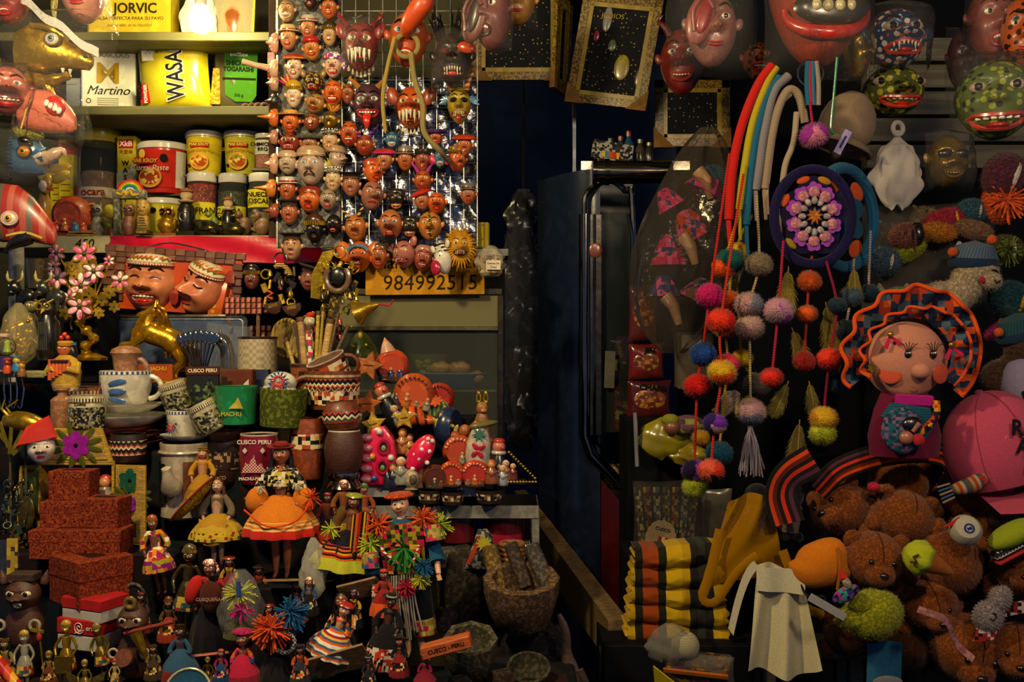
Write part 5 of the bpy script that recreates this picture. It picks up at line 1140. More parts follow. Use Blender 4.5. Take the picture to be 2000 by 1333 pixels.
for i in range(24):
 z=150-i*2.2;g.tube(bez([(2+i*.1,rr.uniform(-5,5),z),(14+rr.uniform(0,8),rr.uniform(-9,9),z-16),(18+rr.uniform(0,14),rr.uniform(-9,9),z-44-rr.uniform(0,26))],6),[3,4,4,3.5,3,2,1],5)
part('mane',g,M('gold','b07c18'),t)
g=G()
for i in range(14):g.tube(bez([(-8,rr.uniform(-6,2),144),(-22-rr.uniform(0,10),-12,118),(-30-rr.uniform(0,26),-10,70-rr.uniform(0,20))],6),[2,3,3,3,2.5,2,1],5)
part('forelock',g,M('gold','b07c18'),t)
part('tail',G().tube(bez([(58,0,74),(76,0,60),(72,0,30),(60,0,6)],12),[5,7,9,10,10,10,10,9,8,7,6,4,2],8),M('gold','b07c18'),t)
part('eye',G().ell(2.6,at=(-10,-9,139),nu=8,nv=6),M('gloss','3a2408'),t);part('rock_base',G().ell(58,26,10,(20,0,2),nu=18,nv=8),M('gold','a87c18'),t)
o=part('machu_plaque',G().box(66,4,34,(8,-24,20),(8,0,0)),M('gloss','a84a1c'),t)
for i,(w_,h_,x_)in enumerate(((10,12,-16),(8,18,-6),(12,9,4))):part('ruin_print',G().box(w_,1,h_,(x_,-27,8+h_/2)),M('paper','3a2c14'),o)
text('lettering','MACHU',10,M('paper','d8a030'),o,(12,-28,28),(8,0,0),bold=.4)
# ================================================================ display steps
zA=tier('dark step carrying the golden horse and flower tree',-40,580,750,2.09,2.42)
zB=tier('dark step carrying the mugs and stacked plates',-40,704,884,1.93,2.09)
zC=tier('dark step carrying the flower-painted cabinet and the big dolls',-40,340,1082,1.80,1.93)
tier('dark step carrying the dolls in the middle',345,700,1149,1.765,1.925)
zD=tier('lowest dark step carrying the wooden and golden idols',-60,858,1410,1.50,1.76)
# ================================================================ pottery
INC=['15110d','d0c09a','a8401c','15110d','b88a40','c8b890']
def mug(label,px,py,y,w,h,c,hs=0,kind='gloss',bands=(),bulge=0,k0=.9,inner=None,ry=0,rx=0,rz=0,name='mug',cat='mug',txt=(),base=None,hk=1.,**kk):
 t=T(name,label,cat,px,py,y,rz,rx,ry,**kk);r=w/2;r0=r*k0
 pr=hollow(r0,r,h,bulge=bulge);g=G().lathe(pr[:10],26);g.m=1;g.lathe(pr[9:],26)
 b=part('body',g,[M(kind,c)if isinstance(c,str)else c,M(kind,inner or(c if isinstance(c,str)else 'cfc6ac'))],t)
 def R(z):u=z/h;return r0+(r-r0)*u+bulge*math.sin(math.pi*u)
 for z0,z1,m in bands:
  part('painted_band',G().lathe([(R(h*(z0+(z1-z0)*i/4))*1.012+.3,h*(z0+(z1-z0)*i/4))for i in range(5)],26),m if not isinstance(m,str)else M(kind,m),b)
 if hs:part('handle',G().tube([(hs*(R(h*.5)*.95+hk*h*.36*math.cos(math.radians(a))),0,h*.5+h*.33*math.sin(math.radians(a)))for a in range(-90,91,18)],h*.075,8),M(kind,c)if isinstance(c,str)else c,t)
 for s,z,sz,col in txt:text('lettering',s,sz,M('paper',col),b,(0,-R(h*z)-1,h*z),bold=.25)
 return t
def RUIN(t,r,h,sky='b8b08a'):
 """printed view of stone ruins around the mug front"""
 part('printed_view',G().lathe([(r*1.02,h*.06),(r*1.03,h*.4),(r*1.02,h*.66)],18,a0=190,a1=350),PAT(['15130f','1c1a14','6e6a50','15130f','4a4a1c','98906a'],4,'gloss',thr=1.),t)
 part('key_border',G().lathe([(r*1.01,h*.82),(r*1.01,h*.92)],18,a0=190,a1=350),STR(['2a2016','c8bc94'],3,.16,'gloss'),t)
def petals(t,r,z,R,c='b8281c',c2='2a4a8a',a=270,tilt=0):
 x,yy=r*math.cos(math.radians(a)),r*math.sin(math.radians(a));rz=a+90;g=G()
 for i in range(14):q=2*math.pi*i/14;g.ell(R*.26,1.2,R*.13,(R*.62*math.cos(q),-.5,R*.62*math.sin(q)),(0,-math.degrees(q),0),8,5)
 for i in range(14):q=2*math.pi*(i+.5)/14;g.m=1;g.ell(R*.3,1,R*.12,(R*1.05*math.cos(q),0,R*1.05*math.sin(q)),(0,-math.degrees(q),0),8,5)
 g.m=2;g.ell(R*.24,2,R*.24,(0,-1,0));g.m=3;g.ell(R*.42,1,R*.42,(0,0,0))
 o=part('painted_flower',g,[M('gloss',c),M('gloss',c2),M('gloss','c8801c'),M('gloss','8a9ac0')],t);o.location=(x,yy,z);o.rotation_euler=(math.radians(tilt),0,math.radians(rz));return o
WH='c8c2b0'
yP=1.99
def plate(label,px,py,w,h,c,kind='gloss',y=yP):
 r=w/2;return one('plate',label,'plate',G().lathe([(r*.5,0),(r*.62,h*.1),(r*.97,h*.8),(r,h),(r*.95,h*.98),(r*.6,h*.35),(.1,h*.3)],36),M(kind,c),px,py,y)
plate('lowest terracotta plate of the stack under the white mug',210,879,212,20,'8a4428','clay');plate('second terracotta plate of the stack under the white mug',208,864,206,18,'9a4c2c','clay')
plate('topmost terracotta plate of the stack under the white mug',200,850,196,18,'86412a','clay');plate('large white dish of the stack under the white mug',240,833,168,24,WH)
plate('square-rimmed white dish directly under the white mug',246,806,136,18,WH)
t=mug('white mug with blue brushwork and a red flower, holding a clay jug',246,790,yP,96,66,WH,1,bulge=5,k0=.78,bands=((.9,.98,STR(['2a3a7a','c8c2b0'],3,.2,'gloss')),))
petals(t,47,30,17,a=205);g=G();[g.ell(18,1.4,6,(0,0,14-17*i),(0,12*i-12,0),12,6)for i in range(3)];o=part('blue_strokes',g,M('gloss','3a5a92'),t);o.location=(2,-49,30)
t=T('clay_jug','unglazed clay jug with stopper standing in the white mug','jug',246,748,yP)
part('body',G().lathe([(24,-28),(27,-4),(22,26),(26,52),(30,58),(26,66),(12,72),(.1,73)],24),M('clay','9a6a4c'),t);part('handle',G().tube(arc(24,22,18,24,-80,110,12),5.5,8),M('clay','8e6046'),t)
t=mug('clay mug with lidded cup shape behind the ruins-print mug',160,790,yP+.05,80,34,'9a6644',-1,'clay',bands=((.6,.8,STR(['e0d4bc','8a4a30'],3,.2,'clay')),))
t=T('clay_bottle','squat unglazed clay bottle left of the ruins-print mug','bottle',122,836,1.91)
part('body',G().lathe([(20,0),(22,4),(22,54),(16,60),(9,63),(9,70),(14,74),(14,78),(.1,79)],24),M('clay','9c6a4a'),t)
t=mug('cream mug printed with dark stone ruins',171,838,1.90,62,66,'b8aa84',0,bulge=5,k0=.92,txt=(('Cusco',.76,9,'2a2016'),));RUIN(t,36,66)
t=T('panflute_figurine','orange figurine of an Inca playing pan pipes','figurine',128,764,1.95)
part('body',G().lathe([(22,0),(28,12),(30,40),(22,62),(12,70)],18,(0,0,0),None,1,.8),M('gloss','b8902c'),t);g=G();[g.tube([(-20+7*i,-22,62),(-20+7*i,-24,22+4*i)],3.8,8)for i in range(6)];part('pan_pipes',g,M('gloss','c85a28'),t)
o=part('head',G().ell(14,12,16,(-2,0,82)),M('skin','b0582c'),t);part('hair',G().ell(15,11,22,(6,6,74)),M('gloss','15110f'),o);part('flute_band',G().box(34,4,5,(0,-26,58)),M('gloss','2a1c14'),t)
part('headband',G().lathe([(14,88),(15.5,94),(13,98)],14),M('gloss','c08a2c'),o);g=G();[g.ell(5,at=(-6+6*i,-4,104+6*(i==1)),nu=8,nv=6)for i in range(3)];part('headdress',g,M('gloss','c4281c'),o);part('blue_feather',G().box(14,5,6,(14,0,92)),M('gloss','3a6a9a'),o)
for q in(-1,1):part('arm',G().tube([(q*26,-2,54),(q*30,-16,36),(q*12,-26,44)],6,8),M('gloss','b8902c'),t);part('eye',G().ell(2.2,1.4,1.6,(-2+q*5,-12,84)),M('gloss','e0d4c0'),o)
part('skirt_print',G().lathe([(22.6,1),(28.4,13)],18,(0,0,0),None,1,.8),PAT(['d8ccb0','b83a28'],9,'gloss','dots',.34),t)
plate('blue and white saucer under the small tea cup',362,862,96,14,WH,y=1.93)
t=mug('small white tea cup with blue strokes and a red flower',360,857,1.93,68,56,WH,0,bulge=4,k0=.55,bands=((.88,.97,STR(['2a3a7a','c8c2b0'],3,.2,'gloss')),));petals(t,28,28,15,a=228,tilt=-12)
t=mug('ruins-print mug tipped sideways above the tea cup',352,800,1.98,52,56,'b8aa84',ry=-16,rx=8);RUIN(t,27,56)
t=mug('ruins-print mug leaning to the left beside the tea cup',420,842,1.90,54,62,'b8aa84',ry=-28,rx=6);RUIN(t,28,62)
plate('brown pot saucer under the leaning ruins-print mug',436,862,74,20,'4a2a1c','clay',1.93)
t=mug('white pitcher decorated with dark landscape and spout',360,1010,1.92,92,146,'a89a84',0,bulge=-3,k0=.96);part('print',G().lathe([(47,30),(47,108)],14,a0=180,a1=240),M('gloss','1c1c18'),t);part('spout',G().tube(bez([(-8,-46,62),(-8,-64,80),(-10,-74,104)],8),[20,20,18,16,14,12,10,9,9],12),M('gloss','b0a48c'),t);part('rim_ring',G().tor(46,3,(0,0,128),(90,0,0),28,6),M('gloss','b0a48c'),t);part('brown_print',G().lathe([(46.6,40),(46.8,112)],8,a0=285,a1=330),M('gloss','6a3c24'),t)
mug('dark brown pot with white carved motifs behind the dancing doll',438,945,1.95,72,88,'3a2218',0,'clay',bulge=4,bands=((.35,.75,PAT(['2a1810','a08060','2a1810'],6,'clay',thr=.2)),),txt=(('COCO',.18,9,'b08a60'),))
t=T('gift_bag','black gift bag printed CUSCO PERU with a mountain view','bag',402,800,2.0,ry=-1)
part('bag_body',G().box(64,30,82,(0,0,41)),M('plast','20221e'),t);o=part('header',G().box(66,3,16,(0,-15.5,76)),M('paper','4a2018'),t);text('lettering','CUSCO PERU',9.5,M('paper','d8c8a8'),o,(0,-17.6,76),bold=.3)
part('mountain_print',G().prism([(-30,2),(30,2),(30,34),(12,62),(2,40),(-14,50),(-30,30)],1,(0,-15.6,0)),PAT(['1a2018','3a4a1c','5a6a2c','14140f'],7,'gloss',thr=1),t)
t=T('brown_box','brown box with a white llama print standing in the green mug','box',466,800,1.99);part('box_body',G().box(62,30,78,(0,0,39)),M('paper','5a2c20'),t);part('stepped_print',G().prism([(-28,30),(0,30),(0,46),(-8,46),(-8,56),(-18,56),(-18,64),(-28,64)],1,(0,-15.4,0)),M('paper','2a1612'),t);part('llama_print',G().prism([(14,34),(18,34),(18,44),(24,44),(24,60),(20,56),(14,50)],1,(0,-15.4,0)),M('paper','c8bca0'),t)
mug('bright green mug with golden mountain print',462,830,1.92,82,76,'1c7a44',0,k0=.86,txt=(('MACHU',.3,11,'b0a02c'),));t=bpy.data.objects['mug.%03d'%(len([o for o in bpy.data.objects if o.name.startswith('mug')])-1)]
part('gold_peak',G().prism([(-14,0),(14,0),(4,22),(-2,12)],1,(10,-41,34)),M('gloss','b0a02c'),t)
t=mug('olive green mug with painted flower cups inside',551,835,1.92,92,76,'5c6420',0,kind='stone',k0=.92,ry=3);
for i,(x,z)in enumerate(((545,764),(548,748))):
 t=T('flower_cup',('white cup with red-blue flowers, lower of two in the olive mug','white cup with red-blue flowers, upper of two in the olive mug')[i],'cup',x,z,1.92);part('cup',G().ell(34-2*i,30,22),M('gloss',WH),t);petals(t,30,4,15,a=275)
mug('maroon Machu Picchu mug with white print',506,945,1.86,72,98,'7e1424',0,inner='b8a898',bulge=3,txt=(('CUSCO PERU',.86,11,'d8c8b8'),('MACHU-PICCHU',.14,8,'d8c8b8')));mt=bpy.data.objects['mug.%03d'%(len([o for o in bpy.data.objects if o.name.startswith('mug')])-1)]
part('mountain_print',G().prism([(-24,0),(24,0),(14,18),(6,12),(0,34),(-10,16),(-16,20)],.8,(0,-38.5,26)),PAT(['c8b0a0','7e1424'],3,'paper','chk'),mt)
for i,x in enumerate((-18,16)):part('rhombus_print',G().prism([(-5,0),(0,-6),(5,0),(0,6)],.8,(x,-37,68)),M('paper','c8b0a0'),mt)
mug('dark CUSCO mug under the maroon mug',506,1000,1.88,74,52,'2a1512',0,'clay',txt=(('CUSCO',.6,11,'b07050'),))
mug('cream mug with a woven knobbly surface',503,760,2.14,74,100,PAT(['8e8066','a89a7c'],7,'clay','chk'),0,k0=1.05,inner='c8c0a8')
part('rim',G().tor(37,2.4,(0,0,100),(90,0,0),26,6),M('gloss','2a1c18'),bpy.data.objects['mug.%03d'%(len([o for o in bpy.data.objects if o.name.startswith('mug')])-1)])
one('blue_box','dark blue trapezoid box in front of the knobbly mug','box',G().prism([(-34,0),(34,0),(26,48),(-26,48)],24,b=2),M('gloss','232c48'),500,770,2.04)
for i,(x,y_,s,yy)in enumerate(((560,652,36,2.2),(590,662,26,2.14))):
 t=T('hand_drum',('larger round tan hand drum above the mugs','smaller round hand drum with a painted skin above the mugs')[i],'drum',x,y_+10,yy,rz=-30,ry=10);part('skin',G().lathe([(s,-3),(s,3),(.1,3.4)],28,(0,0,0),(90,0,0)),M('clay',('8a7238','9a8a58')[i]),t);part('rim',G().tor(s,5,(0,0,0),None,30,8),STR(['a08638','6a5420'],0,9,'cloth'),t)
 if i:part('painted_star',G().prism(star(14,7,8),1,(0,-4,0)),M('gloss','3a6a6a'),t)
t=mug('terracotta PERU cup stuffed with flutes and brushes',606,776,2.02,78,66,'8a4a28',0,'clay',k0=.85,txt=(('- PERU -',.7,13,'2a140c'),),bands=((.9,.98,'3a2014'),))
for i,(x0,x1,z1,r,c)in enumerate(((-20,-46,116,4,'c0a050'),(-12,-30,146,3,'4a2c1c'),(-6,-20,156,8,'b08a50'),(4,-2,140,7,'b8305a'),(10,16,168,4,'b89a2c'),(18,40,152,8,'c09c58'),(24,56,164,3,'6a4a20'),(14,26,176,3,'a88a30'),(22,74,140,4,'5a4424'))):
 o=T('wooden_flute',('thin pale flute leaning left in the PERU cup','dark slim stick in the PERU cup','broad bamboo flute in the PERU cup','pink patterned llama pen in the PERU cup','golden rod upright in the PERU cup','thick bamboo flute leaning right in the PERU cup','thin brown stick leaning right in the PERU cup','tall slim olive rod in the PERU cup','dark stick leaning farthest right in the PERU cup')[i],'flute',606,776,2.02)
 part('rod',G().tube([(x0,-4+2*(i%3),20),(x1,-6+5*(i%3),z1)],r,10),M('wood',c)if i!=3 else PAT(['b8305a','d8c8a0','2a6a4a'],6),o);part('end_ring',G().tube([(x1-(x1-x0)*.06,-6+5*(i%3),z1-8),(x1,-6+5*(i%3),z1+.5)],r*1.15,10),M('wood','5a3a1c'),o)
 if i==3:part('llama_head',G().ell(11,9,10,(x1+2,-8,z1+8)),M('plush','d0c4a0'),o);part('red_hat',G().ell(8,7,6,(x1+4,-8,z1+20)),M('cloth','b82c1c'),o)
IP=lambda s:PAT(INC,s,'gloss',thr=.15)
BRN='6e3418'
def zigband(t,R,z,n=16,h=8,c='d0c09a'):part('zigzag',G().tube([(R*math.cos(a),R*math.sin(a),z+(h/2 if i%2 else-h/2))for i,a in enumerate([math.radians(185+170*i/n)for i in range(n+1)])],.9,4),M('gloss',c),t)
t=mug('large Inca-patterned mug with step motifs below the tilted one',650,800,1.98,108,76,BRN,-1,'clay',bands=((.14,.5,IP(8)),(.56,.8,PAT(INC,7,'gloss','chk')if 0 else PAT(['15110d','a8401c','d0c09a','15110d'],9,'gloss','zig')),(.84,.9,'c0a880')),k0=.92,hk=1.1);zigband(t,54,40,24)
t=mug('tilted Inca-patterned mug lying on top of the larger mug',658,752,1.98,78,58,BRN,1,'clay',bands=((.12,.45,IP(7)),(.55,.85,IP(9))),ry=-22,rx=14,inner='b8a898',k0=.9)
mug('second patterned mug of the brown stack, mostly hidden',652,860,2.0,100,60,'4a2416',0,'clay',bands=((.3,.6,IP(8)),),txt=(('CUSCO',.75,12,'b07050'),))
mug('small patterned vase with red triangles on the wooden cup',670,842,1.90,56,58,BRN,0,'clay',bulge=11,k0=.95,bands=((.3,.68,PAT(['a8301c','2a4a48','d0c09a','15110d'],12,'gloss','zig')),),ry=-4)
t=mug('dark barrel-shaped wooden cup with a silver base',672,922,1.90,62,82,M('wood','4a2418'),0,bulge=9,k0=.92);part('silver_base',G().lathe([(38,-30),(36,-26),(28,-16),(32,-6),(31,0),(.1,0)],26),M('chrome','a0a098'),t)
mug('red-brown patterned mug behind the orange doll hat',600,935,1.93,62,118,'8a3c1c',0,'clay',bulge=4,bands=((.5,.75,IP(8)),))
mug('black and white patterned mug beside the barrel cup',622,905,1.96,44,70,'1c1814',0,'clay',bands=((.3,.7,IP(6)),))
mug('brown pot with white motifs left of the orange doll',250,905,1.90,66,58,'2a1812',0,'clay',bulge=4,bands=((.3,.78,PAT(['15110d','c8b898','a8401c','15110d'],9,'clay','zig')),),k0=.8)
# ================================================================ keyrings hanging in the middle
def bundle(t,g,n,c,L,spread,seed,r=2.2,parts='charm'):
 rr=random.Random(seed)
 for i in range(n):
  x=rr.uniform(-spread,spread);z=-rr.uniform(.2,1)*L;k=i%4;yy=rr.uniform(-14,2);cc=c[i%len(c)]
  q=(G().tor(rr.uniform(5,9),r*.6,(x,yy,z),(rr.uniform(-60,60),0,rr.uniform(-60,60)),14,6)if k==0 else G().box(rr.uniform(7,12),3,rr.uniform(12,22),(x,yy,z),(0,rr.uniform(-30,30),rr.uniform(-30,30)),1)if k==1 else G().tube([(x,yy,z+9),(x+rr.uniform(-6,6),yy-2,z-9)],r,6)if k==2 else G().lathe([(.1,-8),(5,-5),(4,3),(1,8)],10,(x,yy,z)))
  part(parts,q,cc,t)
GD=M('gold','b08c24');BKC=M('gloss','1c1610')
t=T('keyring_bunch','dark leather keyring bunch with golden emblems hanging on a hook','keyrings',548,510,2.1)
part('ring',G().tor(12,1.6,(0,0,4)),M('chrome','b8b098'),t);bundle(t,None,30,[BKC,BKC,GD,M('gloss','6a3a1c'),M('gold','c8a030')],96,30,21,3)
for i,x in enumerate((-4,32)):o=part('leather_clog',G().prism(arc_:=[(p[0],p[2])for p in arc(0,0,17,22,180,360,10)],14,(x-8,-12,-82-4*i),(0,-12,0),3),M('gloss','4a2c22'),t);part('gold_tag',G().box(18,1.6,7,(x-6,-21,-88-4*i),(0,-14,0)),GD,o)
part('fan_charm',G().tube(arc(2,-34,20,24,10,120,10,-14),5,6),STR(['c8a030','1c1610'],2,4,'gloss'),t);part('orange_charm',G().tube([(-20,-14,-60),(-12,-15,-64),(-22,-14,-70),(-12,-15,-75)],3,6),M('gloss','c04a1c'),t)
t=T('keyring_bunch','big bunch of golden metal keyrings with chains','keyrings',664,492,2.12)
part('ring',G().tor(12,1.6,(0,0,0)),GD,t);bundle(t,None,70,[GD,M('gold','7a6420'),M('gloss','2a2418'),GD,M('gold','c8b04a')],120,36,22,2)
part('horseshoe',G().tube(arc(-2,-52,22,26,140,400,16,-18),6,8),M('gloss','6a4e34'),t);part('dark_center',G().ell(17,8,18,(-2,-12,-48)),M('gloss','1c1c16'),t)
part('gold_plate',G().prism([(-58,-90),(-30,-94),(-20,-20),(-8,6),(-34,0),(-56,-44)],3,(0,4,0)),M('gold','b8961c'),t)
t=T('brass_bell','small brass hand bell lying tilted under the keyrings','bell',704,608,2.08,rx=10,ry=70)
g=G().lathe([(2,40),(6,34),(10,22),(14,8),(26,-8),(25,-9),(12,8),(8,22)],26);part('bell',g,M('gold','b08a24'),t);part('clapper',G().tube([(0,0,16),(0,0,-6)],[1.5,3],7),GD,t);part('red_loop',G().tube([(0,0,40),(10,0,60),(2,0,70)],2,6),M('gloss','a82a34'),t)
t=T('keyring_bunch','tangle of small dark keyrings and condor charms above the PERU cup','keyrings',632,600,2.06);bundle(t,None,44,[BKC,GD,BKC,M('gloss','a02c20')],62,36,23,2)
# ================================================================ phone number sign
t=T('phone_sign','yellow cardboard sign with handwritten phone number 984992515','sign',830,540,2.305,ry=-.5,rx=-4)
part('card',G().box(232,3,72,(0,0,0)),M('paper','b8821c','a87418'),t);part('upper_flap',G().box(200,3,22,(-4,2,34)),M('paper','8a5c2c'),t)
text('lettering','984992515',42,M('matte','2a1a0c'),t,(10,-2.2,-14),shear=.06,sx=.94,space=1.05);text('lettering','Liam         mar',34,M('matte','1c1410'),t,(4,-2.2,26))
# ================================================================ glass counter case
y0,y1=2.33,2.78
t=T('glass_case','old glass counter case with metal frame under the mask grid','display case',812,960,y0)
MF=M('metal','6a6252');D=150
part('top_board',G().box(360,D,10,(0,D/2-6,468)),M('wood','4a4638'),t);part('top_edge',G().box(362,5,14,(0,-9,466)),M('metal','8a867a'),t)
part('upper_panel',G().box(346,4,76,(-4,0,355)),FILM('8a8460',.5,.1,.01,.1),t);part('upper_rail',G().box(346,10,12,(-4,-2,390)),MF,t);part('lower_rail',G().box(346,8,8,(-4,-4,318)),M('metal','8e865c'),t)
for x in(-172,166):part('post',G().box(11,10,384,(x,-4,190)),M('metal','5a4e40'),t)
part('front_glass',G().box(330,1.5,310,(-3,2,160)),GLASS('c8d0c8'),t);part('inner_shelf',G().box(320,D-10,5,(0,D/2,196)),GLASS('a8b090'),t);part('shelf_edge',G().box(316,2,4,(0,4,196)),M('metal','a8a484'),t)
part('back_panel',G().box(346,4,460,(0,D-4,230)),M('matte','1c1e22'),t);part('bottom',G().box(346,D,8,(0,D/2,0)),M('wood','2a2620'),t)
for x in(-168,170):part('case_leg',G().box(10,10,520,(x,10,-262)),MF,t)
zs=zat(960,y0)+198.5*y0/F
t=T('glass_bowl','clear glass bowl of yellowish snacks in the counter case','bowl',838,pyz(zs,2.42),2.42);part('bowl',G().lathe([(16,0),(20,3),(44,66),(42,66),(18,6),(.1,5)],26),GLASS('e8e4c0'),t)
rr=random.Random(9);[part('snack',G().ell(8,6,5,(rr.uniform(-22,22),rr.uniform(-18,12),22+rr.uniform(0,30)),(rr.uniform(0,90),rr.uniform(0,90),0),8,6),M('clay',('8a7a34','6a6a34')[i%2]),t)for i in range(18)]
t=T('enamel_dish','oval blue enamel dish in the counter case','dish',884,pyz(zs,2.4),2.4);part('dish',G().lathe([(44,0),(50,3),(68,26),(72,28),(64,26),(46,5),(.1,4)],36,sy=.5),M('gloss','1e3a6a'),t);part('rim',G().lathe([(70,27),(73,29),(70,30)],36,sy=.5),M('gloss','4a7ab0'),t)
for i,(x,z,w_)in enumerate(((-34,22,22),(-8,22,20),(22,22,22),(46,22,16),(-24,40,22),(14,40,22))):one('bread_roll',('bread roll at the left end of the blue dish','bread roll second from the left in the blue dish','bread roll right of centre in the blue dish','bread roll at the right end of the blue dish','upper left bread roll in the blue dish','upper right bread roll in the blue dish')[i],'bread',G().ell(w_,14,13,fn=lambda p:(p[0],p[1],p[2]*(1+.1*math.sin(p[0]*.3)))),M('clay','9a6a38'),884+x,pyz(zs,2.4)-z,2.4-.004*i)
one('snack_bag','clear plastic bag of snacks behind the bread dish','bag',crumple(60,90,30,9,amp=6),FILM('d8d0b8',.2),900,pyz(zs,2.52),2.52)
t=T('wrapped_jar','jar of sweets wrapped in crumpled film at the right end of the case top','jar',958,540,2.2);part('contents',G().lathe([(18,0),(24,6),(24,40),(.1,44)],16),PAT(['8a7a50','5a4a34','a89a78'],7,'gloss',thr=1),t);part('film',crumple(62,60,50,4,amp=5,taper=.2),FILM('e0d8c0',.2),t);o=part('label',G().box(28,1,18,(6,-28,20)),M('paper','c8bea4'),t);text('lettering','Delicias De',5,M('paper','6a2418'),o,(6,-29,23));text('lettering','Tony',6,M('paper','6a2418'),o,(6,-29,16))
one('yellow_carton','small open yellow carton behind the lion mask','box',G().box(36,30,50,(0,0,25)),M('paper','8a7a1c'),938,486,2.36)
for i in range(8):
 t=T('souvenir_spoon','silver souvenir spoon, %s from the left in the fanned bunch'%('first','second','third','fourth','fifth','sixth','seventh','eighth')[i],'spoon',392,752,2.1-.004*i,ry=-24+6*i,group='souvenir spoons');part('handle',G().tube([(0,0,0),(0,0,60),(0,0,82)],[2.4,2,3],7),M('chrome','a8a8a0'),t);part('bowl',G().ell(8,3,13,(0,-1,94),nu=12,nv=8),M('chrome','b8b8ae'),t)
t=T('llama_spoon','big silver llama-shaped ornament in plastic beside the spoons','ornament',440,752,2.12,ry=4);part('body',G().tube(bez([(0,0,0),(2,0,40),(-4,0,74),(-20,-2,96)],12),[16,17,17,16,15,14,14,13,13,14,14,12,8],12),M('chrome','8a8478'),t);[part('ear',G().lathe([(4,0),(.1,18)],8,(-6+10*q,0,100),(0,14*q,0)),M('chrome','8a8478'),t)for q in(-1,1)];part('film',pillow(90,130,30,seed=66),FILM('ffffff',.03),t).location=(0,0,54)
# ================================================================ flower-painted cabinet (retablo) and red boxes
WD=M('wood','b08c2c');PNL=M('wood','a8843c')
def painted(o,x,z,r,c,y=-2,n=6):
 part('painted_flower',G().prism(flower(r,n,.3),1.4,(x,y,z)),M('matte',c),o);part('flower_eye',G().ell(r*.16,1.5,r*.16,(x,y-1,z)),M('matte','15110f'),o)
def leaves(o,x,z,n,L,c='4a4e14',y=-2):
 g=G()
 for i in range(n):a=2*math.pi*i/n+.3;g.ell(L*.4,.8,L*.13,(x+L*.75*math.cos(a),y,z+L*.6*math.sin(a)),(0,-math.degrees(a),0),8,5)
 part('painted_leaves',g,M('matte',c),o)
t=T('retablo','yellow wooden cabinet painted with purple and green flowers, doors open','cabinet',150,1062,1.88)
o=part('gable',G().prism([(-72,160),(74,160),(52,226),(-42,226)],6,(0,-6,0)),WD,t);part('gable_panel',G().prism([(-62,165),(64,165),(46,220),(-36,220)],2,(0,-10,0)),PNL,o);leaves(o,4,192,12,46,y=-12);painted(o,4,193,28,'8a1490',-13)
for x in(-71,73):part('side',G().box(6,40,160,(x,14,80)),WD,t)
part('back',G().box(146,4,160,(0,34,80)),M('wood','6a5424'),t);part('floor',G().box(146,40,6,(0,14,3)),WD,t);part('lintel',G().box(150,12,8,(0,-2,158)),WD,t)
o=part('door',G().box(64,5,154,(112,-16,78),(0,0,-12)),WD,t);part('door_panel',G().box(54,2,144,(112,-19,78),(0,0,-12)),PNL,o);leaves(o,114,94,14,36,y=-22)
painted(o,112,126,23,'0f4a3c',-22);painted(o,106,80,20,'7a18a8',-24);painted(o,112,30,21,'2a3434',-22)
o=part('door',G().box(44,5,158,(-84,-22,76),(0,3,64)),WD,t);part('door_panel',G().box(36,2,140,(-81,-24,76),(0,3,64)),M('matte','3a4a2c'),o)
peg(t,52,10,60,70,'8a7a6a','b03428')
RBX=PAT(['5e1e12','702a16','52180f','843a18'],3,'paper',thr=1)
def redbox(label,px,py,y,w,h,d,rz=0,k=1.,rx=0):
 t=T('red_box',label,'box',px,py,y,rz=rz,rx=rx);part('box_body',G().box(w*.98,d*.98,h*.7,(0,0,h*.35),b=.8),RBX,t);part('lid',G().box(w,d,h*.42,(0,0,h*.79),b=.8),RBX,t)
 part('lid_slot',G().box(w*.5,d*.3,1,(0,0,h+.3)),M('matte','2a0e0a'),t);g=G();[g.ell(1.8,.8,1.8,(w*(-.36+.24*i),-d/2-.2,h*(.3+.5*j)),nu=6,nv=4)for i in range(4)for j in range(2)];part('studs',g,M('matte','2a1410'),t)
 return t
redbox('small red patterned box at the top of the red pile',145,974,1.82,80,56,50);redbox('small red patterned box, left of the second layer',126,1031,1.80,76,54,50,4);redbox('small red patterned box, right of the second layer',205,1031,1.80,84,60,54,-8)
redbox('long red patterned box supporting the small red boxes',160,1086,1.78,178,55,70);redbox('reddish box turned with its corner forward under the long box',178,1172,1.74,120,88,110,-40)
for i,(px,py,w,h)in enumerate(((186,1206,100,44),(176,1262,96,60))):
 t=T('souvenir_box',('red and white box wedged under the corner-forward box','red box with a white spiral country logo')[i],'box',px,py,1.70+.0*i,rz=-24+6*i);part('box_body',G().box(w,70,h*.5,(0,0,h*.25)),M('paper','a8a49c'),t);part('lid',G().box(w+2,72,h*.5,(0,0,h*.76)),M('paper','a01c20'),t)
 if i:
  part('spiral_logo',G().tube([(6+(1.5+a*.9)*math.cos(a*1.0),-37.4,46+(1.5+a*.9)*math.sin(a*1.0))for a in[q*.35 for q in range(36)]]+[(-4,-37.4,34)],.9,4),M('paper','d8ccc0'),t);text('lettering','eru',14,M('paper','d8ccc0'),t,(32,-37.5,46))
